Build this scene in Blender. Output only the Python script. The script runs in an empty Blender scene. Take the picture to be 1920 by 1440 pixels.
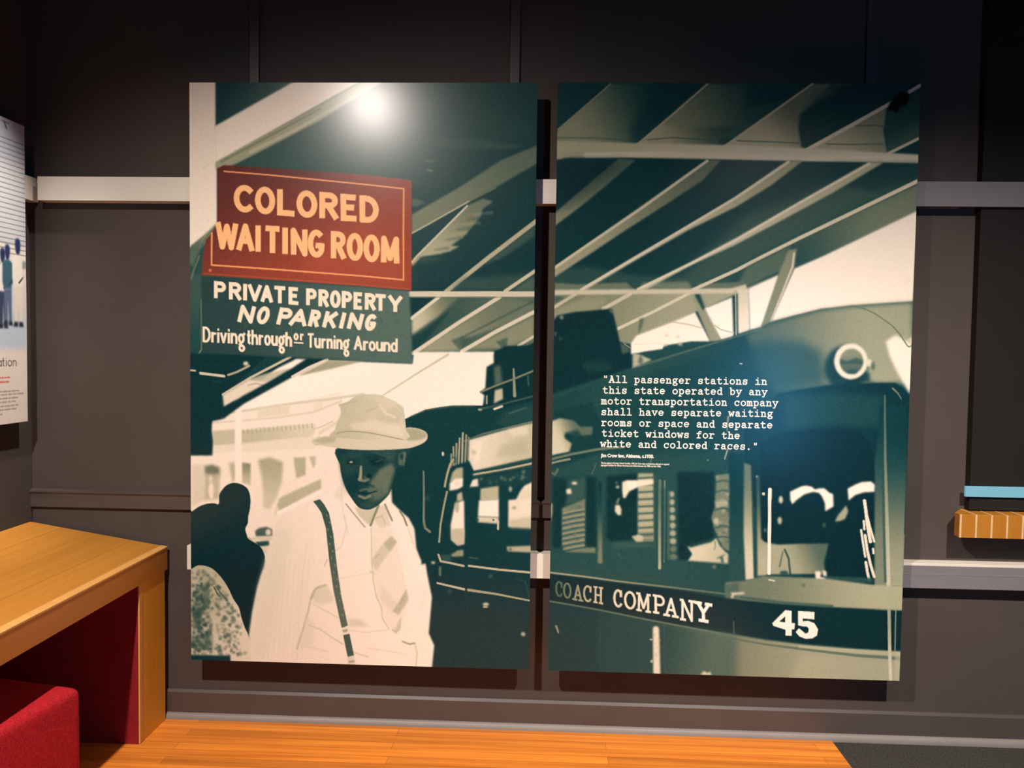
import bpy, bmesh, math, random
import numpy as np
from mathutils import Vector, Matrix

SC = bpy.context.scene
COL = SC.collection

# ------------------------------------------------------------------ camera
cam_data = bpy.data.cameras.new('camera')
cam = bpy.data.objects.new('camera', cam_data)
COL.objects.link(cam)
cam_data.sensor_fit = 'HORIZONTAL'
cam_data.sensor_width = 36.0
cam_data.lens = 36.0 * 1450.0 / 1920.0
cam_data.clip_start = 0.02
cam.matrix_world = Matrix([[0.999132, -0.015832, 0.038527, 1.253761], [0.039156, 0.041607, -0.998366, -2.811583], [0.014203, 0.999009, 0.042191, 1.394775], [0.0, 0.0, 0.0, 1.0]])
SC.camera = cam

# ------------------------------------------------------------------ exposure
SC.view_settings.view_transform = 'Standard'
SC.view_settings.look = 'None'
SC.view_settings.gamma = 1.0
SC.view_settings.use_curve_mapping = False
SC.view_settings.exposure = 0.0
try:
    SC.cycles.use_denoising = True
    SC.cycles.max_bounces = 6
    SC.cycles.diffuse_bounces = 3
except Exception:
    pass

# ------------------------------------------------------------------ ambient light and lamps
wd = bpy.data.worlds.new('world')
SC.world = wd
wd.use_nodes = True
wd.node_tree.nodes['Background'].inputs['Color'].default_value = (1.0, 0.86, 0.78, 1)
wd.node_tree.nodes['Background'].inputs['Strength'].default_value = 0.022


def spot(name, loc, target, energy, color, angle, blend, radius):
    d = bpy.data.lights.new(name, 'SPOT')
    d.energy = energy
    d.color = color
    d.spot_size = math.radians(angle)
    d.spot_blend = blend
    d.shadow_soft_size = radius
    o = bpy.data.objects.new(name, d)
    o.location = loc
    o.rotation_euler = (Vector(target) - Vector(loc)).to_track_quat('-Z', 'Y').to_euler()
    COL.objects.link(o)
    return o


# two track lamps under the ceiling, in front of the panels
spot('spot_lamp', (0.11, -2.43, 3.02), (0.85, -0.72, 0.0), 590, (1.0, 0.89, 0.81), 102, 1.0, 0.035)
spot('spot_lamp', (2.45, -2.41, 3.06), (2.66, -0.65, 0.0), 610, (1.0, 0.89, 0.81), 84, 1.0, 0.035)
spot('spot_lamp', (0.35, -0.55, 3.04), (-0.62, -0.40, 1.60), 215, (1.0, 0.93, 0.88), 36, 0.8, 0.03)  # added lamp, brightens the text panel on the left wall
# a video wall across the room throws a soft bluish light
vd = bpy.data.lights.new('video_wall_light', 'AREA')
vd.shape = 'RECTANGLE'
vd.size = 0.35
vd.size_y = 1.0
vd.energy = 24.0
vd.color = (0.12, 0.50, 1.0)
vo = bpy.data.objects.new('video_wall_light', vd)
vo.location = (3.33, -4.5, 1.0)
vo.rotation_euler = (math.radians(90), 0, math.radians(17))
COL.objects.link(vo)


# ------------------------------------------------------------------ helpers
def lin(c):
    """display colour 0-255 -> linear"""
    c = np.asarray(c, float) / 255.0
    return np.where(c <= 0.04045, c / 12.92, ((c + 0.055) / 1.055) ** 2.4)


def nt(name):
    m = bpy.data.materials.new(name)
    m.use_nodes = True
    t = m.node_tree
    b = t.nodes['Principled BSDF']
    return m, t, b


def paint(name, color, rough=0.6, var=0.12, scale=9.0, bump=0.0, bscale=120.0, spec=0.4):
    m, t, b = nt(name)
    N, K = t.nodes, t.links
    tc = N.new('ShaderNodeTexCoord')
    n = N.new('ShaderNodeTexNoise')
    n.inputs['Scale'].default_value = scale
    n.inputs['Detail'].default_value = 6
    K.new(tc.outputs['Object'], n.inputs['Vector'])
    r = N.new('ShaderNodeValToRGB')
    c = np.array(color)
    r.color_ramp.elements[0].position = 0.3
    r.color_ramp.elements[1].position = 0.7
    r.color_ramp.elements[0].color = (*(c * (1 - var)), 1)
    r.color_ramp.elements[1].color = (*(c * (1 + var)), 1)
    K.new(n.outputs['Fac'], r.inputs['Fac'])
    K.new(r.outputs['Color'], b.inputs['Base Color'])
    b.inputs['Roughness'].default_value = rough
    b.inputs['Specular IOR Level'].default_value = spec
    if bump:
        n2 = N.new('ShaderNodeTexNoise')
        n2.inputs['Scale'].default_value = bscale
        n2.inputs['Detail'].default_value = 3
        K.new(tc.outputs['Object'], n2.inputs['Vector'])
        bp = N.new('ShaderNodeBump')
        bp.inputs['Strength'].default_value = bump
        bp.inputs['Distance'].default_value = 0.002
        K.new(n2.outputs['Fac'], bp.inputs['Height'])
        K.new(bp.outputs['Normal'], b.inputs['Normal'])
    return m


def wood(name, c0, c1, axis='X', board=0.055, length=0.9, rough=0.38, seam=True, streak=1.0, bandvar=0.25):
    """boards running along one axis with fine grain streaks"""
    m, t, b = nt(name)
    N, K = t.nodes, t.links
    tc = N.new('ShaderNodeTexCoord')
    sp = N.new('ShaderNodeSeparateXYZ')
    K.new(tc.outputs['Object'], sp.inputs[0])
    cb = N.new('ShaderNodeCombineXYZ')      # x along the grain, y across
    a, c = ('X', 'Y') if axis == 'X' else ('Y', 'X') if axis == 'Y' else ('Z', 'Y')
    K.new(sp.outputs[a], cb.inputs['X'])
    K.new(sp.outputs[c], cb.inputs['Y'])
    K.new(sp.outputs['Z' if axis != 'Z' else 'X'], cb.inputs['Z'])
    mp = N.new('ShaderNodeMapping')
    mp.inputs['Scale'].default_value = (1.6, 46.0, 46.0)
    K.new(cb.outputs[0], mp.inputs['Vector'])
    n = N.new('ShaderNodeTexNoise')
    n.inputs['Scale'].default_value = 1.0
    n.inputs['Detail'].default_value = 5
    n.inputs['Roughness'].default_value = 0.6
    K.new(mp.outputs[0], n.inputs['Vector'])
    r = N.new('ShaderNodeValToRGB')
    r.color_ramp.elements[0].position = 0.5 - 0.22 / streak
    r.color_ramp.elements[1].position = 0.5 + 0.22 / streak
    r.color_ramp.elements[0].color = (*c0, 1)
    r.color_ramp.elements[1].color = (*c1, 1)
    K.new(n.outputs['Fac'], r.inputs['Fac'])
    out = r.outputs['Color']
    if seam:
        br = N.new('ShaderNodeTexBrick')
        br.inputs['Color1'].default_value = (1 - bandvar, 1 - bandvar, 1 - bandvar, 1)
        br.inputs['Color2'].default_value = (1 + bandvar * .6, 1 + bandvar * .55, 1 + bandvar * .5, 1)
        br.inputs['Mortar'].default_value = (0.42, 0.36, 0.3, 1)
        br.inputs['Scale'].default_value = 1.0
        br.inputs['Mortar Size'].default_value = 0.0009
        br.inputs['Mortar Smooth'].default_value = 0.4
        br.inputs['Bias'].default_value = 0.0
        br.inputs['Brick Width'].default_value = length
        br.inputs['Row Height'].default_value = board
        K.new(cb.outputs[0], br.inputs['Vector'])
        mx = N.new('ShaderNodeMix')
        mx.data_type = 'RGBA'
        mx.blend_type = 'MULTIPLY'
        mx.inputs['Factor'].default_value = 1.0
        K.new(out, mx.inputs[6])
        K.new(br.outputs['Color'], mx.inputs[7])
        out = mx.outputs[2]
    K.new(out, b.inputs['Base Color'])
    b.inputs['Roughness'].default_value = rough
    b.inputs['Specular IOR Level'].default_value = 0.35
    return m


def link(o, parent=None):
    COL.objects.link(o)
    if parent:
        o.parent = parent
        o.matrix_parent_inverse = Matrix()
        if parent.type == 'EMPTY' and parent.location.length > 0:
            o.location = o.location - parent.location
    return o


def mesh_obj(name, bm, mat, parent=None, bevel=0.0, segs=2, smooth=False):
    if bevel:
        bmesh.ops.bevel(bm, geom=list(bm.edges), offset=bevel, segments=segs, profile=0.6, affect='EDGES')
    bmesh.ops.recalc_face_normals(bm, faces=bm.faces)
    me = bpy.data.meshes.new(name)
    bm.to_mesh(me)
    bm.free()
    for mm in (mat if isinstance(mat, (list, tuple)) else [mat]):
        me.materials.append(mm)
    if smooth:
        for p in me.polygons:
            p.use_smooth = True
    return link(bpy.data.objects.new(name, me), parent)


def box(bm, x0, x1, y0, y1, z0, z1):
    v = [bm.verts.new(p) for p in ((x0, y0, z0), (x1, y0, z0), (x1, y1, z0), (x0, y1, z0), (x0, y0, z1), (x1, y0, z1), (x1, y1, z1), (x0, y1, z1))]
    fs = []
    for f in ((0, 3, 2, 1), (4, 5, 6, 7), (0, 1, 5, 4), (1, 2, 6, 5), (2, 3, 7, 6), (3, 0, 4, 7)):
        fs.append(bm.faces.new([v[i] for i in f]))
    return fs


def hexa(bm, bottom, top):
    v = [bm.verts.new(p) for p in list(bottom) + list(top)]
    n = len(bottom)
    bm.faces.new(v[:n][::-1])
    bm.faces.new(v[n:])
    for i in range(n):
        bm.faces.new((v[i], v[(i + 1) % n], v[n + (i + 1) % n], v[n + i]))


def prism_x(bm, prof, x0, x1):
    """profile (y,z) extruded along x"""
    hexa(bm, [(x0, y, z) for y, z in prof], [(x1, y, z) for y, z in prof])


def thing(name, label, cat, loc, group=None):
    o = bpy.data.objects.new(name, None)
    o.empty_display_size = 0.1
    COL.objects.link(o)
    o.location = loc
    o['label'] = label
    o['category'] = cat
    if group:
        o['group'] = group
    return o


def tag(o, label, cat, group=None):
    o['label'] = label
    o['category'] = cat
    if group:
        o['group'] = group
    return o


def struct(o):
    o['kind'] = 'structure'
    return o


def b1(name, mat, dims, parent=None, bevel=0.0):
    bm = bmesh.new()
    box(bm, *dims)
    return mesh_obj(name, bm, mat, parent, bevel)


# ------------------------------------------------------------------ materials
M_WALL = paint('dark brown wall paint', (0.062, 0.047, 0.040), 0.75, 0.06, 5.0, 0.15, 220.0, 0.25)
M_TRIM = paint('dark brown satin trim paint', (0.068, 0.053, 0.046), 0.4, 0.05, 7.0, spec=0.45)
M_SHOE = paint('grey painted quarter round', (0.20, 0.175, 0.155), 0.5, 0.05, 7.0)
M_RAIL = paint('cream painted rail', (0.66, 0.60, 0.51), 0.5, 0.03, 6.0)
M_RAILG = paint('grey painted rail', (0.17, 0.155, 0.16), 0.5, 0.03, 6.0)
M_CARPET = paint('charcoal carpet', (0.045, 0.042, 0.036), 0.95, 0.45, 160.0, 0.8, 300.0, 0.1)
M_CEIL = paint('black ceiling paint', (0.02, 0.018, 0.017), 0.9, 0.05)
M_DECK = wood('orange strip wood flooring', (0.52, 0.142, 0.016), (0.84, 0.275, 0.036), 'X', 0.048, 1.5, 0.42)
M_DESK = wood('honey wood veneer of the desk top', (0.46, 0.182, 0.022), (0.58, 0.245, 0.038), 'Y', 0.262, 1.7, 0.45, True, 0.7, 0.05)
M_DESKV = wood('honey wood veneer of the desk end', (0.72, 0.34, 0.026), (0.84, 0.42, 0.040), 'Z', 0.1, 2.0, 0.5, False, 0.7)
M_BLOCK = wood('amber wood block', (0.33, 0.125, 0.010), (0.42, 0.165, 0.016), 'Z', 0.1, 2.0, 0.45, False, 0.8)
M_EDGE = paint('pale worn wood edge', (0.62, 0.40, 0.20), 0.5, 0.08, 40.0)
M_EDGE_HI = paint('pale orange edge highlight', (0.70, 0.36, 0.10), 0.5, 0.06, 40.0)  # highlight on the desk edges, put into a paler colour
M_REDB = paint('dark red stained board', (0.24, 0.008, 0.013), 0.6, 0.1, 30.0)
M_RED = paint('red upholstery cloth', (0.42, 0.012, 0.02), 0.85, 0.35, 180.0, 0.6, 420.0, 0.2)
M_BOARD = paint('black foam board edge', (0.028, 0.026, 0.025), 0.55, 0.05)
M_DARK = paint('dark display panel', (0.011, 0.009, 0.008), 0.75, 0.1, 4.0, spec=0.2)
M_METAL = paint('grey steel spacer', (0.25, 0.25, 0.25), 0.35, 0.05)
M_FOOT = paint('black plastic foot', (0.02, 0.02, 0.02), 0.5, 0.05)


def print_material():
    m, t, b = nt('matte laminated photo print')
    a = t.nodes.new('ShaderNodeAttribute')
    a.attribute_name = 'ink'
    t.links.new(a.outputs['Color'], b.inputs['Base Color'])
    b.inputs['Roughness'].default_value = 0.24
    b.inputs['Specular IOR Level'].default_value = 0.31
    return m


M_PRINT = print_material()


def ink(name, rgb):
    m, t, b = nt(name)
    n = t.nodes.new('ShaderNodeTexNoise')
    n.inputs['Scale'].default_value = 300
    mx = t.nodes.new('ShaderNodeMix')
    mx.data_type = 'RGBA'
    mx.inputs[6].default_value = (*rgb, 1)
    mx.inputs[7].default_value = (*[c * .9 for c in rgb], 1)
    t.links.new(n.outputs['Fac'], mx.inputs[0])
    t.links.new(mx.outputs[2], b.inputs['Base Color'])
    b.inputs['Roughness'].default_value = 0.4
    return m


M_WHITE_INK = ink('white lettering ink', (0.86, 0.78, 0.68))
M_DARK_INK = ink('dark grey lettering ink', (0.10, 0.095, 0.09))
M_RED_INK = ink('red lettering ink', (0.62, 0.16, 0.13))
m_, t_, b_ = nt('bezel strip glowing as if lit blue')
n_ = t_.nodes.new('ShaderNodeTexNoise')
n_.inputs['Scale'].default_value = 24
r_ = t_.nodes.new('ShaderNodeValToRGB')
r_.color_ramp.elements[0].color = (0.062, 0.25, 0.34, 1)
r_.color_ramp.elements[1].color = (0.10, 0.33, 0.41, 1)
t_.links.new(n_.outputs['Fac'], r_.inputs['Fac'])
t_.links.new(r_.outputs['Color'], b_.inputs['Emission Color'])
b_.inputs['Emission Strength'].default_value = 1.0  # emission stands in for blue light falling on the bezel
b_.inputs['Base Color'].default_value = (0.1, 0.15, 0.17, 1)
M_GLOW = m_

# ------------------------------------------------------------------ the setting
bm = bmesh.new()
box(bm, -0.75, 4.4, 0.0, 0.12, -0.1, 3.5)
struct(mesh_obj('wall_back', bm, M_WALL))
bm = bmesh.new()
box(bm, -0.77, -0.65, -4.8, 0.0, -0.1, 3.5)
struct(mesh_obj('wall_left', bm, M_WALL))
bm = bmesh.new()
box(bm, -0.65, 4.4, -4.8, 0.0, -0.12, 0.0)
struct(mesh_obj('floor', bm, M_CARPET))
bm = bmesh.new()
box(bm, -0.65, 4.4, -4.8, 0.0, 3.5, 3.6)
struct(mesh_obj('ceiling', bm, M_CEIL))
# wooden strip flooring let into the carpet along the wall
struct(b1('floor_wood', M_DECK, (-0.65, 2.322, -1.75, -0.018, 0.0, 0.004)))
bm = bmesh.new()
prism_x(bm, [(0.0, 0.0), (-0.012, 0.0), (-0.012, 0.1), (-0.006, 0.11), (0.0, 0.11)], -0.65, 4.4)
struct(mesh_obj('baseboard_back', bm, M_TRIM))
bm = bmesh.new()
qr = [(-0.012, 0.0)] + [(-0.012 - 0.017 * math.cos(a), 0.024 * math.sin(a)) for a in [i * math.pi / 12 for i in range(7)]]
prism_x(bm, qr, -0.65, 4.4)
struct(mesh_obj('trim_1', bm, M_SHOE))
bm = bmesh.new()
prism_x(bm, [(0.0, 0.79), (-0.014, 0.79), (-0.014, 0.838), (-0.02, 0.846), (-0.02, 0.851), (0.0, 0.856)], -0.65, 1.9)
struct(mesh_obj('trim_2', bm, M_TRIM))
for i, (x0, x1) in enumerate(((0.18, 0.214), (1.124, 1.157), (2.372, 2.41))):
    struct(b1('trim_%d' % (3 + i), M_TRIM, (x0, x1, -0.012, 0.0, 0.86, 3.5), bevel=0.0015))

# ------------------------------------------------------------------ print painter
# every picture is painted, in millimetres of its own panel, into the ink colours of a fine mesh
STOPS = [(0, (2, 18, 22)), (20, (5, 34, 39)), (40, (13, 54, 58)), (60, (32, 71, 69)), (80, (62, 89, 80)), (120, (120, 128, 104)), (160, (168, 167, 137)),
         (200, (209, 202, 176)), (235, (240, 226, 207)), (255, (255, 242, 226))]
SX = np.array([s[0] for s in STOPS], float)
SY = np.array([s[1] for s in STOPS], float)


def duo(t):
    return np.stack([np.interp(t, SX, SY[:, k]) for k in range(3)], -1)


def blur(m, r):
    """three box blurs, r in cells"""
    n = int(round(r))
    if n < 1:
        return m
    for ax in (0, 1):
        for _ in range(2):
            p = [(0, 0), (0, 0)]
            p[ax] = (n + 1, n)
            c = np.cumsum(np.pad(m, p, mode='edge'), axis=ax)
            if ax == 0:
                m = (c[2 * n + 1:] - c[:-2 * n - 1]) / (2 * n + 1)
            else:
                m = (c[:, 2 * n + 1:] - c[:, :-2 * n - 1]) / (2 * n + 1)
    return m


def spline(pts, closed, k=5):
    n = len(pts)
    P = np.array(pts, float)
    out = []
    for i in range(n if closed else n - 1):
        g = (lambda j: P[j % n]) if closed else (lambda j: P[min(max(j, 0), n - 1)])
        a, b, c, d = g(i - 1), g(i), g(i + 1), g(i + 2)
        for q in range(k):
            t = q / k
            out.append(0.5 * (2 * b + (c - a) * t + (2 * a - 5 * b + 4 * c - d) * t * t + (3 * b - a - 3 * c + d) * t ** 3))
    if not closed:
        out.append(P[-1])
    return np.array(out)


class Canvas:
    def __init__(self, w, h, cell):
        self.nx, self.ny = int(round(w / cell)) + 1, int(round(h / cell)) + 1
        self.cx, self.cy = w / (self.nx - 1), h / (self.ny - 1)
        self.a = np.zeros((self.ny, self.nx, 3))
        self.rng = np.random.RandomState(4)

    def bbox(self, P, pad):
        x0 = int(max(0, math.floor(P[:, 0].min() - pad)))
        x1 = int(min(self.nx - 1, math.ceil(P[:, 0].max() + pad)))
        y0 = int(max(0, math.floor(P[:, 1].min() - pad)))
        y1 = int(min(self.ny - 1, math.ceil(P[:, 1].max() + pad)))
        return x0, x1, y0, y1

    def put(self, m, bb, tone, alpha):
        x0, x1, y0, y1 = bb
        if isinstance(tone, tuple) and tone[0] == 'g':
            _, t0, p0, t1, p1 = tone
            gx, gy = np.meshgrid(np.arange(x0, x1 + 1) * self.cx, np.arange(y0, y1 + 1) * self.cy)
            dx, dy = p1[0] - p0[0], p1[1] - p0[1]
            f = np.clip(((gx - p0[0]) * dx + (gy - p0[1]) * dy) / (dx * dx + dy * dy), 0, 1)
            f = f * f * (3 - 2 * f)
            if isinstance(t0, tuple):
                c = np.array(t0, float) * (1 - f[..., None]) + np.array(t1, float) * f[..., None]
            else:
                c = duo(t0 + (t1 - t0) * f)
        elif isinstance(tone, tuple):
            c = np.array(tone, float)
        else:
            c = duo(float(tone))
        m = (m * alpha)[..., None]
        s = self.a[y0:y1 + 1, x0:x1 + 1]
        s[...] = s * (1 - m) + c * m

    def poly(self, tone, soft, alpha, smooth, pts):
        P = spline(pts, True) if smooth else np.array(pts, float)
        P = P / [self.cx, self.cy]
        r = max(0.0, soft / self.cx * 0.5)
        pad = int(3 * r) + 2
        x0, x1 = int(math.floor(P[:, 0].min())) - pad, int(math.ceil(P[:, 0].max())) + pad
        y0, y1 = int(math.floor(P[:, 1].min())) - pad, int(math.ceil(P[:, 1].max())) + pad
        x0, y0, x1, y1 = max(x0, -pad), max(y0, -pad), min(x1, self.nx + pad), min(y1, self.ny + pad)
        if x1 <= x0 or y1 <= y0:
            return
        W, H, SUB = x1 - x0 + 1, y1 - y0 + 1, 3
        m = np.zeros((H, W + 2))
        Q = np.roll(P, -1, 0)
        for j in range(H):
            for s in range(SUB):
                y = y0 + j + (s + .5) / SUB - .5
                k = (P[:, 1] <= y) != (Q[:, 1] <= y)
                if not k.any():
                    continue
                xs = np.sort(P[k, 0] + (y - P[k, 1]) * (Q[k, 0] - P[k, 0]) / (Q[k, 1] - P[k, 1]))
                for a, b in zip(xs[0::2], xs[1::2]):
                    a, b = min(max(a - x0 + .5, 0), W), min(max(b - x0 + .5, 0), W)
                    if b <= a:
                        continue
                    ia, ib = int(a), int(b)
                    if ia == ib:
                        m[j, ia] += b - a
                    else:
                        m[j, ia] += ia + 1 - a
                        m[j, ia + 1:ib] += 1
                        m[j, ib] += b - ib
        m = m[:, :W] / SUB
        m = blur(m, r)
        ax0, ay0, ax1, ay1 = max(x0, 0), max(y0, 0), min(x1, self.nx - 1), min(y1, self.ny - 1)
        if ax1 < ax0 or ay1 < ay0:
            return
        self.put(m[ay0 - y0:ay1 - y0 + 1, ax0 - x0:ax1 - x0 + 1], (ax0, ax1, ay0, ay1), tone, alpha)

    def sdf(self, lines, widths, soft, bb, square=False):
        x0, x1, y0, y1 = bb
        gx, gy = np.meshgrid(np.arange(x0, x1 + 1), np.arange(y0, y1 + 1))
        gx, gy = gx * self.cx, gy * self.cy
        best = np.full(gx.shape, 1e9)
        for P, (wa, wb) in zip(lines, widths):
            n = len(P)
            if n == 1:
                P = [P[0], (P[0][0] + .4, P[0][1])]
                n = 2
            for i in range(n - 1):
                (ax, ay), (bx, by) = P[i], P[i + 1]
                dx, dy = bx - ax, by - ay
                l2 = dx * dx + dy * dy + 1e-9
                if square and l2 < .01:
                    continue
                f = np.clip(((gx - ax) * dx + (gy - ay) * dy) / l2, 0, 1)
                d = np.hypot(gx - ax - f * dx, gy - ay - f * dy)
                if square:
                    # flat brush ends: square off the free ends and the sharp corners
                    ln = math.sqrt(l2)
                    ux, uy = dx / ln, dy / ln

                    def ext(j):
                        if j == 0 or j == n - 1:
                            return .34 * wa
                        vx, vy = P[j][0] - P[j - 1][0], P[j][1] - P[j - 1][1]
                        qx, qy = P[j + 1][0] - P[j][0], P[j + 1][1] - P[j][1]
                        k = (vx * qx + vy * qy) / (math.hypot(vx, vy) * math.hypot(qx, qy) + 1e-9)
                        return .48 * wa if -.35 < k < .45 else 0
                    al = (gx - ax) * ux + (gy - ay) * uy
                    ac = np.abs((gx - ax) * uy - (gy - ay) * ux)
                    e0, e1 = ext(i), ext(i + 1)
                    over = np.maximum(-e0 - al, al - ln - e1)
                    bx_ = np.maximum(ac - wa / 2, over)
                    d = np.minimum(d, bx_ + wa / 2) if not (e0 or e1) else bx_ + wa / 2
                    best = np.minimum(best, d - wa / 2)
                    if not e0 or not e1:
                        dd = np.hypot(gx - (ax if not e0 else bx), gy - (ay if not e0 else by))
                        best = np.minimum(best, dd - wa / 2)
                    continue
                w = wa + (wb - wa) * (i + f) / max(1, n - 1)
                best = np.minimum(best, d - w / 2)
        aa = max(self.cx, soft)
        t = np.clip(.5 - best / aa, 0, 1)
        return t * t * (3 - 2 * t)

    def line(self, tone, w, soft, alpha, smooth, pts):
        P = spline(pts, False) if smooth else np.array(pts, float)
        w = w if isinstance(w, tuple) else (w, w)
        bb = self.bbox(P / [self.cx, self.cy], (max(w) + soft) / self.cx + 2)
        if bb[1] < bb[0] or bb[3] < bb[2]:
            return
        self.put(self.sdf([[tuple(p) for p in P]], [w], soft, bb), bb, tone, alpha)

    def text(self, w, soft, alpha, letters):
        for ch, q, tone in letters:
            tl, tr, br, bl = [np.array(q[i:i + 2], float) for i in (0, 2, 4, 6)]
            ls = []
            for st in GLYPH[ch]:
                ls.append([tuple((bl * (1 - x) + br * x) * (1 - y) + (tl * (1 - x) + tr * x) * y) for x, y in st])
            allp = np.array([p for s in ls for p in s])
            bb = self.bbox(allp / [self.cx, self.cy], (w + soft) / self.cx + 2)
            self.put(self.sdf(ls, [(w, w)] * len(ls), soft, bb, True), bb, tone, alpha)

    def blots(self, region, n, tones, size, seed, alpha):
        rng = random.Random(seed)
        R = np.array(region, float)
        lo, hi = R.min(0), R.max(0)
        k = 0
        while k < n:
            x, y = rng.uniform(lo[0], hi[0]), rng.uniform(lo[1], hi[1])
            ins = False
            for i in range(len(R)):
                (ax, ay), (bx, by) = R[i], R[i - 1]
                if (ay > y) != (by > y) and x < (bx - ax) * (y - ay) / (by - ay) + ax:
                    ins = not ins
            k += 1
            if not ins:
                continue
            r = rng.uniform(*size)
            pts = [(x + r * rng.uniform(.6, 1.3) * math.cos(a), y + r * rng.uniform(.6, 1.3) * math.sin(a)) for a in [i * math.pi / 4 for i in range(8)]]
            self.poly(rng.uniform(*tones), 3.0, alpha, 0, pts)

    def run(self, ops):
        for o in ops:
            k = o[0]
            if k == 'p':
                self.poly(*o[1:])
            elif k == 'l':
                self.line(*o[1:])
            elif k == 't':
                self.text(*o[1:])
            elif k == 'b':
                self.blots(*o[1:])

    def mesh(self, name, place, gain, grain=2.3):
        ny, nx = self.ny, self.nx
        g = self.rng.normal(0, 1, (ny, nx, 1))
        g = (g + np.roll(g, 1, 0) + np.roll(g, 1, 1)) / 1.7
        c = lin(np.clip(self.a + g * grain, 2, 255)) * gain
        c[..., 0] = np.clip(c[..., 0], 0.002, 0.92)
        c[..., 1] = np.clip(c[..., 1], 0.002, 0.92)
        c[..., 2] = np.clip(c[..., 2], 0.002, 0.92)
        xs, ys = np.meshgrid(np.arange(nx) * self.cx / 1000, np.arange(ny) * self.cy / 1000)
        co = place(xs, ys).astype(np.float32)
        me = bpy.data.meshes.new(name)
        me.vertices.add(nx * ny)
        me.vertices.foreach_set('co', co.ravel())
        i = np.arange(nx * ny).reshape(ny, nx)
        f = np.stack([i[:-1, :-1], i[1:, :-1], i[1:, 1:], i[:-1, 1:]], -1).reshape(-1, 4)
        me.loops.add(f.size)
        me.loops.foreach_set('vertex_index', f.ravel().astype(np.int32))
        me.polygons.add(len(f))
        me.polygons.foreach_set('loop_start', (np.arange(len(f)) * 4).astype(np.int32))
        me.update(calc_edges=True)
        at = me.color_attributes.new('ink', 'FLOAT_COLOR', 'POINT')
        rgba = np.concatenate([c, np.ones((ny, nx, 1))], -1).astype(np.float32)
        at.data.foreach_set('color', rgba.ravel())
        me.materials.append(M_PRINT)
        return me


def arc(cx, cy, rx, ry, a0, a1, n=14):
    return [(cx + rx * math.cos(math.radians(a0 + (a1 - a0) * i / n)), cy + ry * math.sin(math.radians(a0 + (a1 - a0) * i / n))) for i in range(n + 1)]


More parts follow.
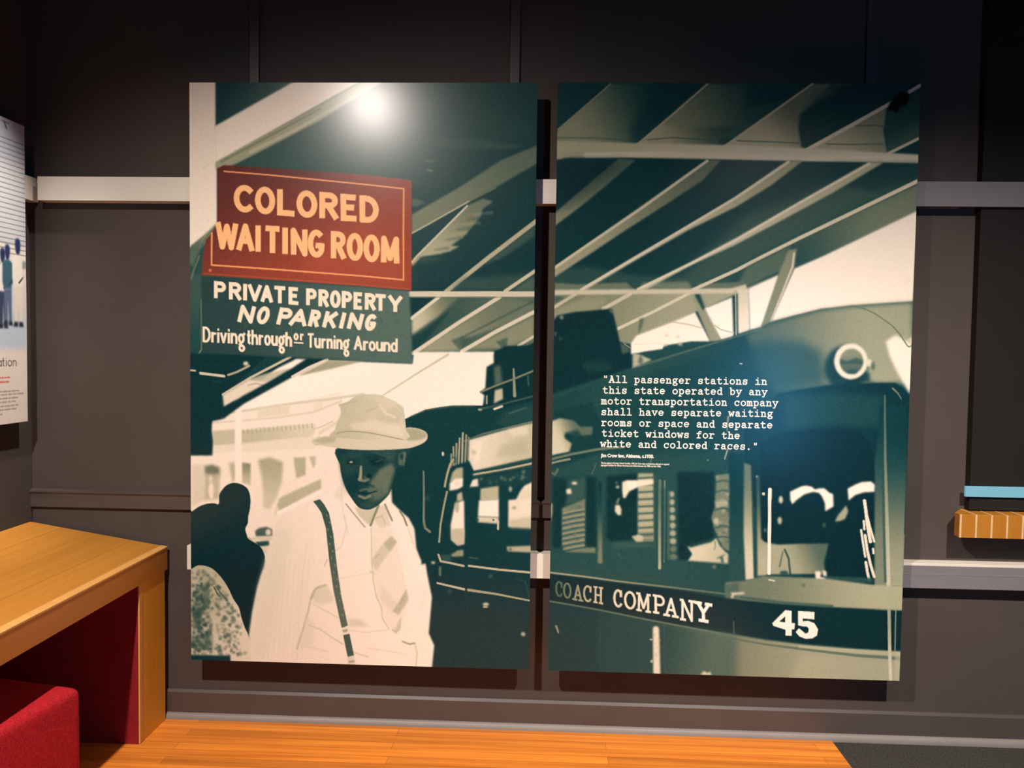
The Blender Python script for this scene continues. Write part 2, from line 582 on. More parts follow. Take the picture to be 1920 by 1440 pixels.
GLYPH = {
    'A': [[(0, 0), (.5, 1), (1, 0)], [(.2, .34), (.8, .34)]],
    'C': [arc(.55, .5, .55, .5, 48, 312, 18)],
    'D': [[(0, 0), (0, 1), (.35, 1)] + arc(.35, .5, .65, .5, 90, -90, 12) + [(0, 0)]],
    'E': [[(.95, 1), (0, 1), (0, 0), (1, 0)], [(0, .52), (.8, .52)]],
    'G': [arc(.52, .5, .52, .5, 55, 325, 18) + [(.98, .42)], [(.6, .42), (1.02, .42)]],
    'I': [[(.5, 0), (.5, 1)]],
    'K': [[(0, 0), (0, 1)], [(.92, 1), (.06, .42)], [(.34, .6), (1, 0)]],
    'L': [[(0, 1), (0, 0), (1, 0)]],
    'M': [[(0, 0), (.03, 1), (.5, .12), (.97, 1), (1, 0)]],
    'N': [[(0, 0), (0, 1), (1, 0), (1, 1)]],
    'O': [arc(.5, .5, .5, .5, 0, 360, 24)],
    'P': [[(0, 0), (0, 1), (.5, 1)] + arc(.55, .75, .45, .25, 90, -90, 9) + [(0, .5)]],
    'R': [[(0, 0), (0, 1), (.5, 1)] + arc(.53, .76, .42, .24, 90, -90, 9) + [(0, .52)], [(.45, .52), (1, 0)]],
    'T': [[(0, 1), (1, 1)], [(.5, 1), (.5, 0)]],
    'V': [[(0, 1), (.5, 0), (1, 1)]],
    'W': [[(0, 1), (.24, 0), (.5, .92), (.76, 0), (1, 1)]],
    'Y': [[(0, 1), (.5, .45), (1, 1)], [(.5, .45), (.5, 0)]],
    'a': [[(1, .66), (1, 0)], arc(.5, .33, .5, .33, 0, 360, 16)],
    'd': [[(1, 1), (1, 0)], arc(.5, .33, .5, .33, 0, 360, 16)],
    'g': [arc(.45, .36, .42, .3, 0, 360, 16), [(.8, .6), (1.05, .74)], [(.5, .06), (.2, -.08), (.55, -.16)] + arc(.55, -.36, .42, .2, 90, -270, 14)],
    'h': [[(0, 1), (0, 0)], [(0, .45), (.3, .64), (.75, .64), (1, .45), (1, 0)]],
    'i': [[(.5, .66), (.5, 0)], [(.5, .92)]],
    'n': [[(0, .66), (0, 0)], [(0, .45), (.3, .64), (.75, .64), (1, .45), (1, 0)]],
    'o': [arc(.5, .33, .5, .33, 0, 360, 18)],
    'r': [[(.1, .66), (.1, 0)], [(.1, .42), (.4, .62), (1, .62)]],
    't': [[(.45, .95), (.45, .1), (.9, .02)], [(0, .64), (1, .64)]],
    'u': [[(0, .66), (0, .2), (.25, .02), (.7, .02), (1, .2)], [(1, .66), (1, 0)]],
    'v': [[(0, .66), (.5, 0), (1, .66)]],
    'Cs': [arc(.55, .5, .55, .5, 40, 318, 18), [(.95, .98), (.95, .66)]],
    'Os': [arc(.5, .5, .5, .5, 0, 360, 24)],
    'As': [[(.14, 0), (.5, 1), (.86, 0)], [(.28, .34), (.74, .34)], [(-.04, 0), (.36, 0)], [(.62, 0), (1.04, 0)]],
    'Hs': [[(.18, 0), (.18, 1)], [(.82, 0), (.82, 1)], [(.18, .5), (.82, .5)], [(0, 0), (.36, 0)], [(0, 1), (.36, 1)], [(.64, 0), (1, 0)], [(.64, 1), (1, 1)]],
    'Ms': [[(.14, 0), (.16, 1), (.5, .18), (.84, 1), (.86, 0)], [(0, 0), (.3, 0)], [(.0, 1), (.2, 1)], [(.7, 0), (1, 0)], [(.8, 1), (1, 1)]],
    'Ps': [[(.2, 0), (.2, 1), (.6, 1)] + arc(.6, .74, .38, .26, 90, -90, 10) + [(.2, .48)], [(0, 0), (.46, 0)], [(0, 1), (.2, 1)]],
    'Ns': [[(.14, 0), (.14, 1), (.84, 0), (.84, 1)], [(0, 0), (.34, 0)], [(0, 1), (.14, 1)], [(.66, 1), (1, 1)]],
    'Ys': [[(.16, 1), (.5, .48), (.84, 1)], [(.5, .48), (.5, 0)], [(0, 1), (.34, 1)], [(.66, 1), (1, 1)], [(.26, 0), (.76, 0)]],
}

OPS={'L':[
('p',('g',66,(652,46),44,(1125,632)),2.8,1,0,[(-29,-27),(1244,-28),(1259,2086),(-37,2127)]),
('p',('g',40,(124,10),58,(218,111)),2.8,1,0,[(86,-27),(407,-27),(85,157)]),
('p',74,11.2,0.8,0,[(877,206),(899,188),(1035,195),(1184,213),(1138,227),(989,228),(874,221)]),
('p',62,18.7,0.6,0,[(932,109),(1024,73),(1210,136),(1211,194),(896,188)]),
('l',100,7.5,5.6,1,0,[(845,300),(859,302)]),
('l',84,7.5,5.6,1,0,[(840,269),(863,269)]),
('p',95,5.6,0.8,0,[(789,398),(814,402),(838,413),(805,428),(789,424)]),
('p',('g',100,(1212,236),118,(824,487)),4.7,1,0,[(1228,212),(1101,264),(953,360),(790,454),(790,520),(991,408),(1102,347),(1229,273)]),
('l',165,5.6,2.2,1,0,[(792,518),(843,490),(991,406)]),
('l',120,5.6,3.7,0.6,0,[(991,406),(1084,360)]),
('p',('g',158,(843,570),110,(1038,421)),4.7,1,0,[(984,421),(1038,397),(1075,407),(1038,433),(1033,457),(992,508),(967,536),(928,560),(959,563),(924,582),(825,602),(791,636),(791,617)]),
('l',165,(5.6,11.2),11.2,0.3,0,[(855,594),(892,588)]),
('l',60,(5.6,11.2),11.2,0.3,0,[(873,576),(915,570)]),
('l',165,(5.6,11.2),11.2,0.3,0,[(892,558),(937,552)]),
('l',60,(5.6,11.2),11.2,0.3,0,[(911,541),(959,535)]),
('l',165,(5.6,11.2),11.2,0.3,0,[(929,523),(981,517)]),
('l',60,(5.6,11.2),11.2,0.3,0,[(948,505),(1004,499)]),
('l',165,(5.6,11.2),11.2,0.3,0,[(966,487),(1026,481)]),
('l',60,(5.6,11.2),11.2,0.3,0,[(985,470),(1048,464)]),
('l',165,(5.6,11.2),11.2,0.3,0,[(1003,452),(1070,446)]),
('l',190,6.5,2.2,1,0,[(791,621),(808,600),(984,423)]),
('p',80,7.5,0.6,0,[(814,602),(881,601),(911,608),(825,624)]),
('p',85,9.4,0.8,0,[(1221,484),(1222,524),(1115,599),(1031,633),(939,720),(916,720),(1065,599)]),
('l',170,15.0,3.4,1,0,[(1225,474),(1065,598),(912,722)]),
('p',75,16.8,0.8,0,[(976,675),(1224,653),(1225,716),(929,720)]),
('l',190,12.2,2.8,1,0,[(1224,646),(1120,718)]),
('p',92,9.4,0.8,0,[(1200,678),(1224,665),(1225,716),(1145,717)]),
('p',('g',70,(827,822),98,(1183,817)),3.7,1,0,[(788,740),(1225,735),(1228,919),(960,932),(790,938)]),
('p',40,5.6,1,0,[(788,740),(894,739),(793,818)]),
('p',('g',185,(808,831),110,(939,774)),7.5,1,0,[(890,739),(958,742),(887,808),(793,875),(793,815)]),
('l',210,11.2,2.8,1,0,[(890,739),(793,816)]),
('p',48,11.2,0.9,0,[(793,882),(846,855),(902,806),(930,783),(865,868),(818,925),(794,935)]),
('p',('g',150,(847,924),110,(1145,753)),7.5,0.95,0,[(1102,744),(1154,743),(1225,765),(1226,798),(997,879),(963,882),(967,928),(805,934)]),
('l',75,7.5,7.5,0.6,0,[(974,880),(1127,799),(1220,752)]),
('p',130,7.5,1,0,[(1222,802),(1223,876),(1129,915),(979,926)]),
('p',85,5.6,0.8,0,[(933,891),(974,876),(967,923),(960,923)]),
('p',80,5.6,0.8,0,[(1091,893),(1132,879),(1129,915),(1110,915)]),
('l',205,13.1,2.6,1,0,[(1102,738),(959,829),(798,940)]),
('l',205,13.1,2.6,1,0,[(1222,789),(1090,859),(971,930)]),
('l',190,9.4,2.6,1,0,[(1223,874),(1170,907)]),
('l',198,18.7,2.4,1,0,[(785,731),(1225,726)]),
('l',140,3.7,2.2,0.7,0,[(785,742),(1225,737)]),
('p',249,2.4,1,0,[(353,964),(796,976),(802,934),(1084,929),(1111,1005),(1047,1122),(906,1149),(783,1199),(546,1336),(469,1510),(0,1598),(1,1309),(79,1192)]),
('p',236,2.2,1,0,[(1,1309),(79,1307),(79,1183),(544,1080),(584,1393),(470,1568),(315,1668),(238,1709),(0,1598)]),
('l',192,(4.7,8.4),3.0,1,0,[(693,1089),(829,1000),(922,942)]),
('l',196,9.4,3.7,0.8,0,[(131,1163),(245,1144),(359,1125),(512,1105),(624,1086)]),
('p',212,4.7,0.8,0,[(245,1140),(359,1125),(359,1161),(245,1178)]),
('p',218,4.7,0.7,0,[(445,1114),(478,1109),(478,1143),(445,1148)]),
('l',205,7.5,4.7,0.8,0,[(83,1198),(315,1175),(449,1152),(544,1112)]),
('p',180,5.6,0.9,0,[(81,1227),(162,1219),(162,1275),(85,1280)]),
('p',('g',178,(199,1238),205,(449,1224)),5.6,0.9,0,[(184,1223),(315,1207),(449,1193),(449,1228),(430,1243),(184,1275)]),
('l',150,4.1,3.4,0.55,0,[(191,1221),(193,1234)]),
('l',150,4.1,3.4,0.55,0,[(207,1219),(209,1233)]),
('l',150,4.1,3.4,0.55,0,[(222,1218),(224,1231)]),
('l',150,4.1,3.4,0.55,0,[(238,1216),(240,1229)]),
('l',150,4.1,3.4,0.55,0,[(253,1214),(255,1228)]),
('l',150,4.1,3.4,0.55,0,[(268,1213),(270,1226)]),
('l',150,4.1,3.4,0.55,0,[(284,1211),(286,1225)]),
('l',150,4.1,3.4,0.55,0,[(299,1210),(301,1223)]),
('l',150,4.1,3.4,0.55,0,[(315,1208),(317,1221)]),
('l',150,4.1,3.4,0.55,0,[(330,1206),(332,1220)]),
('l',150,4.1,3.4,0.55,0,[(345,1205),(347,1218)]),
('l',150,4.1,3.4,0.55,0,[(361,1203),(363,1216)]),
('l',150,4.1,3.4,0.55,0,[(376,1202),(378,1215)]),
('l',150,4.1,3.4,0.55,0,[(392,1200),(394,1213)]),
('l',150,4.1,3.4,0.55,0,[(407,1198),(409,1212)]),
('l',150,4.1,3.4,0.55,0,[(422,1197),(424,1210)]),
('l',150,4.1,3.4,0.55,0,[(438,1195),(440,1208)]),
('l',190,4.7,2.8,0.8,0,[(445,1214),(476,1204),(514,1185)]),
('l',205,11.2,5.6,0.7,0,[(468,1227),(529,1188)]),
('p',188,3.7,1,0,[(438,1251),(468,1239),(478,1265),(449,1273)]),
('p',222,5.6,0.8,0,[(81,1280),(449,1239),(449,1285),(81,1307)]),
('p',200,7.5,0.7,0,[(5,1351),(44,1346),(51,1477),(5,1501)]),
('p',112,7.5,1,0,[(50,1354),(77,1348),(106,1357),(106,1384),(87,1397),(52,1385)]),
('p',176,7.5,0.9,0,[(50,1381),(108,1380),(102,1472),(49,1477)]),
('p',234,5.6,1,1,[(84,1442),(84,1450),(83,1457),(82,1464),(80,1468),(77,1472),(75,1473),(72,1472),(70,1469),(68,1464),(66,1457),(65,1450),(65,1442),(65,1434),(66,1427),(68,1420),(70,1415),(72,1412),(75,1411),(77,1412),(80,1415),(82,1420),(83,1426),(84,1434)]),
('p',222,3.7,1,1,[(79,1399),(79,1402),(78,1405),(77,1408),(76,1410),(74,1411),(73,1411),(71,1411),(70,1410),(69,1408),(68,1405),(67,1403),(67,1400),(67,1397),(68,1394),(69,1391),(70,1390),(71,1388),(73,1388),(74,1388),(76,1390),(77,1391),(78,1394),(79,1396)]),
('p',168,7.5,0.9,0,[(139,1341),(164,1336),(164,1405),(152,1409)]),
('p',('g',130,(199,1343),182,(199,1410)),5.6,0.95,0,[(187,1338),(218,1341),(218,1420),(187,1411)]),
('p',('g',160,(286,1326),196,(286,1495)),7.5,0.95,0,[(245,1327),(286,1317),(336,1333),(330,1408),(311,1466),(286,1505),(265,1499),(261,1400)]),
('p',165,5.6,0.9,0,[(373,1317),(417,1314),(417,1377),(384,1391)]),
('p',178,3.7,0.9,0,[(430,1312),(453,1311),(452,1342),(444,1354)]),
('p',246,2.8,1,0,[(163,1086),(184,1082),(185,1420),(162,1417)]),
('p',170,5.6,0.9,0,[(313,1491),(323,1463),(392,1429),(473,1391),(473,1426),(412,1458),(323,1510)]),
('p',205,5.6,0.7,0,[(313,1491),(323,1506),(315,1523),(300,1524)]),
('l',248,13.1,3.7,1,0,[(319,1517),(392,1481),(473,1437)]),
('l',95,7.5,3.7,1,0,[(340,1544),(342,1555)]),
('p',88,3.7,1,0,[(234,1585),(249,1573),(276,1568),(296,1576),(298,1601),(238,1604)]),
('p',216,3.7,1,1,[(292,1587),(292,1590),(291,1593),(289,1596),(287,1598),(285,1599),(282,1599),(280,1599),(277,1598),(275,1596),(274,1594),(273,1591),(273,1588),(273,1585),(274,1582),(275,1580),(277,1578),(280,1577),(282,1576),(285,1576),(287,1577),(289,1579),(291,1582),(292,1584)]),
('p',200,2.8,1,0,[(218,1608),(300,1603),(300,1616),(222,1616)]),
('p',60,2.8,1,0,[(234,1624),(284,1618),(290,1636),(246,1641)]),
('p',205,3.7,1,0,[(249,1642),(300,1637),(277,1673),(269,1669)]),
('l',180,7.5,3.7,1,0,[(211,1609),(234,1631)]),
('p',('g',76,(17,719),58,(16,946)),3.7,1,0,[(-4,666),(44,673),(45,949),(-5,950)]),
('l',128,4.1,2.8,1,0,[(40,760),(41,850),(41,936),(30,953)]),
('l',105,5.6,3.7,1,0,[(34,605),(13,658),(5,685)]),
('p',34,2.4,1,0,[(-5,950),(122,952),(391,955),(372,971),(116,1094),(116,1184),(79,1192),(77,1223),(82,1265),(79,1315),(-7,1317)]),
('p',52,5.6,0.8,0,[(276,957),(368,958),(218,1041),(161,1061)]),
('p',216,3.0,1,0,[(117,1098),(213,1040),(286,1042),(195,1097),(122,1140)]),
('p',178,3.7,0.9,0,[(203,1042),(276,1018),(362,997),(362,1011),(276,1048)]),
('l',150,5.6,3.7,0.6,0,[(209,1061),(238,1054),(261,1060)]),
('p',34,2.4,1,0,[(122,1140),(195,1097),(282,1048),(362,1001),(422,961),(486,962),(471,973),(362,1033),(195,1127),(118,1184),(102,1165)]),
('l',188,8.4,2.6,1,0,[(118,1096),(218,1034),(362,958)]),
('p',152,3.7,1,0,[(385,1027),(494,969),(624,969),(506,999)]),
('l',216,7.5,2.8,1,0,[(368,1028),(429,993),(494,965)]),
('l',195,9.4,3.4,1,0,[(37,1021),(83,1026),(122,1030)]),
('l',160,7.5,3.7,1,0,[(137,1026),(170,1014),(213,992)]),
('p',205,3.4,1,1,[(211,985),(210,987),(209,988),(208,990),(206,991),(204,992),(201,992),(199,992),(196,991),(194,990),(193,989),(192,987),(191,985),(192,983),(193,981),(194,979),(196,978),(199,977),(201,977),(204,977),(206,978),(208,979),(209,981),(210,983)]),
('l',190,5.6,2.8,1,0,[(0,1011),(18,1012)]),
('l',60,5.6,5.6,0.6,0,[(83,1049),(112,1051)]),
('p',236,2.6,1,0,[(-17,-27),(93,-27),(93,150),(98,269),(98,492),(56,530),(-12,587)]),
('p',('g',150,(85,511),95,(17,587)),4.7,1,0,[(98,489),(56,528),(2,572),(-8,625),(11,643),(34,587),(84,530)]),
('l',86,5.6,4.7,0.7,0,[(98,496),(65,530),(38,577)]),
('p',238,2.6,1,0,[(89,152),(381,-9),(621,-13),(93,280)]),
('p',150,3.4,1,0,[(93,276),(275,177),(633,-13),(696,-13),(464,131),(275,227),(173,278),(138,295),(93,302)]),
('l',120,8.4,4.7,0.8,0,[(114,274),(218,220),(464,90)]),
('l',178,11.2,4.7,0.8,0,[(218,240),(389,157),(674,-2)]),
('l',210,7.5,5.6,0.4,0,[(85,274),(72,280),(47,302)]),
('p',('g',(98,48,42),(161,324),(148,66,47),(390,696)),2.2,1,0,[(98,298),(123,287),(275,296),(616,316),(788,335),(791,719),(618,706),(276,686),(42,673),(46,605),(58,549),(98,496)]),
('p',(88,40,34),7.5,0.5,0,[(98,310),(119,287),(275,294),(465,308),(465,322),(275,316),(123,309)]),
('p',(182,88,66),48.6,0.35,0,[(485,527),(636,488),(783,580),(784,710),(466,691),(390,639)]),
('l',(186,92,62),4.7,3.7,0.5,0,[(50,667),(276,680),(618,701),(786,714)]),
('l',(240,160,104),(4.7,5.6),2.1,1,0,[(123,308),(275,319),(616,350),(761,365),(761,524),(763,682),(618,670),(276,648),(78,637),(79,524)]),
('p',(205,110,80),2.2,1,1,[(78,656),(78,657),(78,659),(77,660),(76,661),(74,661),(73,661),(71,661),(70,661),(69,660),(68,659),(67,657),(67,656),(67,654),(68,653),(69,652),(70,651),(71,650),(73,650),(74,650),(76,651),(77,652),(78,653),(78,654)]),
('t',20.6,1.9,1,[('C',(168,363,221,367,221,443,168,439),(250,190,132)),('O',(244,369,295,373,296,449,244,445),(250,190,132)),('L',(323,376,368,379,368,454,323,451),(250,190,132)),('O',(392,381,445,385,446,460,392,456),(250,190,132)),('R',(473,388,521,391,521,466,473,462),(250,190,132)),('E',(548,394,587,397,588,470,549,468),(250,190,132)),('D',(615,399,663,403,664,476,616,473),(250,190,132))]),
('t',19.8,1.9,1,[('W',(102,492,164,497,164,576,102,571),(250,190,132)),('A',(177,498,222,501,222,580,177,577),(250,190,132)),('I',(244,503,246,503,246,582,244,582),(250,190,132)),('T',(278,506,315,508,315,587,278,584),(250,190,132)),('I',(341,510,342,510,342,589,341,589),(250,190,132)),('N',(371,513,412,516,412,594,372,591),(250,190,132)),('G',(432,517,473,521,473,599,432,596),(250,190,132)),('R',(514,524,549,526,549,604,514,602),(250,190,132)),('O',(570,528,609,531,609,609,571,606),(250,190,132)),('O',(630,533,668,536,668,613,630,610),(250,190,132)),('M',(691,538,737,541,738,618,692,615),(250,190,132))]),
('p',('g',(38,66,66),(45,832),(84,108,98),(771,860)),2.4,1,0,[(40,677),(276,689),(618,708),(783,721),(789,822),(797,974),(620,969),(467,962),(276,957),(43,947)]),
('b',[(46,690),(770,729),(787,963),(55,936)],60,(52,110),(3.74,11.22),3,0.22),
('t',13.5,1.9,1,[('P',(93,700,123,702,123,751,93,749),(246,226,200)),('R',(147,703,179,705,179,755,147,753),(246,226,200)),('I',(198,707,199,707,199,756,197,756),(246,226,200)),('V',(215,708,252,710,252,759,215,757),(246,226,200)),('A',(261,711,292,713,292,762,261,760),(246,226,200)),('T',(308,714,338,716,338,765,308,763),(246,226,200)),('E',(361,718,384,719,385,768,361,766),(246,226,200)),('P',(424,722,448,723,448,772,424,770),(246,226,200)),('R',(468,725,492,726,492,775,468,773),(246,226,200)),('O',(509,727,534,729,534,777,509,776),(246,226,200)),('P',(551,730,574,732,574,780,551,778),(246,226,200)),('E',(593,733,612,734,612,782,593,781),(246,226,200)),('R',(633,736,659,738,659,785,633,783),(246,226,200)),('T',(668,738,696,740,696,787,668,786),(246,226,200)),('Y',(715,741,753,744,754,791,715,789),(246,226,200))]),
('t',14.6,1.9,1,[('N',(190,783,230,786,218,835,178,832),(246,226,200)),('O',(255,787,285,789,272,838,243,835),(246,226,200)),('P',(330,791,364,794,352,841,318,839),(246,226,200)),('A',(374,793,423,797,411,844,362,841),(246,226,200)),('R',(442,797,467,800,455,846,431,844),(246,226,200)),('K',(494,800,528,803,516,849,482,847),(246,226,200)),('I',(554,804,553,804,541,850,543,850),(246,226,200)),('N',(581,805,617,808,606,853,570,851),(246,226,200)),('G',(641,809,666,811,655,856,630,854),(246,226,200))]),
('t',8.2,1.9,1,[('D',(49,859,70,860,70,908,49,907),(246,226,200)),('r',(79,860,91,861,91,909,79,908),(246,226,200)),('i',(100,861,103,861,103,909,100,909),(246,226,200)),('v',(112,862,129,862,129,910,112,909),(246,226,200)),('i',(138,863,141,863,141,911,138,910),(246,226,200)),('n',(150,863,167,864,167,912,150,911),(246,226,200)),('g',(176,865,195,866,195,913,176,912),(246,226,200))]),
('t',8.2,1.9,1,[('t',(208,866,216,867,216,913,208,913),(246,226,200)),('h',(225,867,241,868,241,914,225,914),(246,226,200)),('r',(250,868,261,869,261,915,250,915),(246,226,200)),('o',(271,869,287,870,287,916,271,915),(246,226,200)),('u',(296,870,312,871,312,917,296,916),(246,226,200)),('g',(321,872,338,872,338,918,321,917),(246,226,200)),('h',(347,873,363,874,363,919,347,918),(246,226,200))]),
('t',8.2,1.9,1,[('T',(426,877,442,877,442,922,426,921),(246,226,200)),('u',(451,878,466,878,466,923,451,922),(246,226,200)),('r',(475,879,485,879,485,923,475,923),(246,226,200)),('n',(494,880,509,880,509,924,495,924),(246,226,200)),('i',(518,881,520,881,520,925,519,925),(246,226,200)),('n',(529,881,544,882,544,926,529,925),(246,226,200)),('g',(553,883,569,883,569,927,553,926),(246,226,200))]),
('t',8.2,1.9,1,[('A',(592,884,615,885,615,928,592,927),(246,226,200)),('r',(624,886,636,886,636,929,624,929),(246,226,200)),('o',(645,887,662,888,662,930,645,929),(246,226,200)),('u',(671,888,688,889,688,931,671,930),(246,226,200)),('n',(697,889,714,890,714,932,697,931),(246,226,200)),('d',(723,891,740,891,740,933,723,932),(246,226,200))]),
('t',6.7,1.9,1,[('o',(376,867,387,867,387,896,376,896),(246,226,200)),('r',(398,868,406,868,406,897,398,897),(246,226,200))]),
('l',(246,226,200),4.9,1.9,1,0,[(376,907),(406,909)]),
('p',('g',34,(121,1518),27,(160,1886)),2.2,1,1,[(-11,1525),(3,1519),(29,1501),(57,1490),(84,1487),(102,1489),(104,1457),(114,1439),(131,1421),(155,1412),(183,1416),(205,1430),(214,1448),(218,1472),(216,1503),(210,1531),(208,1556),(199,1577),(205,1601),(211,1614),(240,1631),(257,1645),(267,1665),(271,1681),(267,1714),(253,1745),(244,1788),(236,1831),(226,1872),(214,1964),(199,1974),(-17,1988)]),
('p',('g',178,(13,1890),216,(179,1983)),2.2,1,1,[(-12,1734),(2,1728),(28,1714),(66,1719),(92,1736),(117,1764),(137,1795),(155,1833),(175,1864),(185,1902),(197,1937),(211,1972),(224,2064),(-17,2071)]),
('b',[(4,1730),(53,1725),(90,1747),(129,1801),(168,1870),(191,1943),(203,2037),(3,2043)],420,(60,140),(2.805,7.854000000000001),5,0.7),
('b',[(4,1730),(53,1725),(90,1747),(129,1801),(168,1870),(191,1943),(203,2037),(3,2043)],60,(200,225),(2.805,5.61),6,0.6),
('b',[(4,1783),(66,1775),(73,2025),(3,2037)],130,(50,105),(3.74,10.285),7,0.75),
('p',96,5.6,0.7,0,[(43,1787),(66,1781),(70,1859),(50,1869)]),
('p',80,7.5,0.6,0,[(7,1851),(35,1850),(34,1948),(11,1944)]),
('p',85,7.5,0.5,0,[(15,1978),(78,1962),(81,2025),(26,2017)]),
('l',80,4.7,2.2,1,0,[(84,1792),(97,1817)]),
('l',95,4.7,2.2,1,0,[(97,1798),(133,1840)]),
('p',42,2.4,1,0,[(-13,2043),(144,2041),(144,2072),(-13,2077)]),
('p',('g',44,(944,1196),36,(1049,2035)),2.2,1,0,[(778,1284),(775,1199),(771,1172),(802,1157),(845,1137),(896,1127),(943,1121),(1047,1119),(1240,1078),(1240,2072),(875,2083),(884,1982),(864,1938),(874,1808),(854,1716),(850,1686),(835,1686),(817,1635),(809,1562),(788,1524),(757,1498),(728,1470),(725,1422),(744,1346),(765,1343)]),
('p',('g',228,(277,1785),243,(663,1679)),2.4,1,0,[(222,2079),(211,1972),(224,1876),(242,1788),(255,1745),(267,1712),(273,1677),(282,1644),(302,1599),(313,1548),(323,1531),(377,1503),(439,1474),(469,1462),(517,1423),(546,1399),(575,1422),(617,1495),(673,1485),(725,1422),(728,1470),(757,1498),(788,1524),(809,1562),(817,1635),(835,1678),(835,1692),(850,1686),(856,1722),(874,1808),(869,1874),(864,1938),(884,1982),(875,2083),(472,2095)]),
('p',218,22.4,0.7,0,[(296,1610),(315,1562),(364,1590),(335,1784),(277,2039),(230,2050),(218,1972),(249,1786)]),
('l',210,3.7,5.6,0.4,0,[(292,1707),(265,2049)]),
('l',210,3.7,5.6,0.4,0,[(310,1703),(283,2048)]),
('l',210,3.7,5.6,0.4,0,[(327,1699),(300,2048)]),
('l',210,3.7,5.6,0.4,0,[(344,1694),(318,2047)]),
('l',210,3.7,5.6,0.4,0,[(362,1690),(335,2047)]),
('l',210,3.7,5.6,0.4,0,[(379,1686),(353,2046)]),
('l',210,3.7,5.6,0.4,0,[(397,1681),(370,2045)]),
('l',210,3.7,5.6,0.4,0,[(414,1677),(388,2045)]),
('l',210,3.7,5.6,0.4,0,[(431,1673),(405,2044)]),
('l',205,5.6,11.2,0.3,0,[(422,1627),(393,1860),(384,2045)]),
('l',175,(4.7,7.5),6.5,0.8,1,[(467,1778),(447,1800),(436,1831),(426,1878),(409,1937),(388,2008)]),
('p',208,7.5,0.85,0,[(440,1800),(494,1772),(525,1827),(471,1848),(442,1827)]),
('l',165,7.5,7.5,0.7,0,[(438,1824),(455,1788),(490,1774)]),
('p',212,11.2,0.7,0,[(422,1888),(452,1916),(442,1995),(394,2016)]),
('l',198,6.5,4.7,0.8,0,[(432,1921),(471,1935),(520,1967),(555,1987)]),
('l',200,4.7,5.6,0.7,0,[(436,1839),(490,1867),(537,1891)]),
('l',206,5.6,5.6,0.7,0,[(423,1999),(500,2016)]),
('p',205,9.4,0.9,0,[(571,1894),(610,1893),(653,1919),(579,1924)]),
('l',215,5.6,5.6,0.8,0,[(577,1936),(645,1942),(722,1928)]),
('l',218,5.6,7.5,0.8,0,[(645,1998),(780,2016)]),
('l',200,5.6,3.7,0.8,0,[(588,2014),(646,2031)]),
('l',150,(5.6,7.5),4.7,0.9,0,[(770,1971),(795,1980),(813,1976)]),
('l',198,5.6,4.7,0.8,0,[(815,1980),(823,2013),(819,2057)]),
('l',214,4.7,3.7,0.8,0,[(556,1518),(566,1556),(547,1633),(524,1651)]),
('l',175,3.7,2.8,0.8,0,[(497,1679),(486,1706)]),
('l',222,4.7,5.6,0.8,0,[(657,1725),(548,1747)]),
('l',205,7.5,5.6,1,0,[(653,1721),(667,1727)]),
('l',205,4.7,4.7,0.8,0,[(786,1560),(806,1618)]),
('l',225,15.0,11.2,0.4,0,[(855,1770),(836,1848)]),
('p',('g',78,(469,1481),98,(548,1875)),2.2,1,0,[(444,1472),(469,1464),(485,1483),(502,1513),(518,1590),(532,1709),(548,1813),(572,1919),(550,1929),(541,1891),(519,1790),(504,1690),(491,1569),(475,1514),(460,1491)]),
('l',150,3.4,1.9,0.7,0,[(493,1519),(495,1525)]),
('l',150,3.4,1.9,0.7,0,[(503,1545),(505,1550)]),
('l',150,3.4,1.9,0.7,0,[(498,1570),(499,1576)]),
('l',150,3.4,1.9,0.7,0,[(508,1596),(510,1602)]),
('l',150,3.4,1.9,0.7,0,[(504,1622),(506,1627)]),
('l',150,3.4,1.9,0.7,0,[(515,1647),(517,1653)]),
('l',150,3.4,1.9,0.7,0,[(511,1673),(513,1679)]),
('l',150,3.4,1.9,0.7,0,[(523,1698),(525,1704)]),
('l',150,3.4,1.9,0.7,0,[(520,1724),(522,1730)]),
('l',150,3.4,1.9,0.7,0,[(532,1749),(534,1755)]),
('l',150,3.4,1.9,0.7,0,[(530,1775),(532,1781)]),
('l',150,3.4,1.9,0.7,0,[(543,1801),(545,1807)]),
('l',150,3.4,1.9,0.7,0,[(541,1827),(543,1832)]),
('l',150,3.4,1.9,0.7,0,[(555,1852),(557,1858)]),
('l',150,3.4,1.9,0.7,0,[(553,1878),(555,1884)]),
('l',150,3.4,1.9,0.7,0,[(568,1903),(570,1909)]),
('p',226,2.2,1,0,[(545,1929),(574,1921),(579,1946),(550,1954)]),
('p',130,2.2,0.7,0,[(552,1935),(570,1931),(572,1940),(556,1945)]),
('p',80,2.2,1,0,[(555,1954),(578,1948),(595,2027),(572,2034)]),
('p',205,2.8,1,0,[(570,2034),(595,2029),(599,2060),(572,2061)]),
('l',110,5.6,3.7,0.6,0,[(578,2051),(595,2048)]),
('p',224,3.7,0.6,0,[(656,1525),(684,1482),(703,1486),(725,1552),(742,1604),(786,1791),(790,1830),(757,1939),(732,1928),(699,1890),(687,1852),(669,1804),(657,1717),(654,1583)]),
('p',178,2.8,1,0,[(725,1591),(748,1611),(720,1650),(697,1620)]),
('p',198,2.8,0.9,0,[(697,1620),(720,1650),(672,1717),(655,1683),(670,1655)]),
('l',165,3.7,2.8,0.7,0,[(668,1671),(685,1657)]),
('p',205,7.5,0.6,0,[(694,1774),(750,1831),(731,1862),(687,1817)]),
('p',182,2.8,1,0,[(782,1778),(790,1818),(756,1875),(731,1863),(754,1829)]),
('l',160,5.6,3.7,0.5,0,[(760,1834),(775,1807)]),
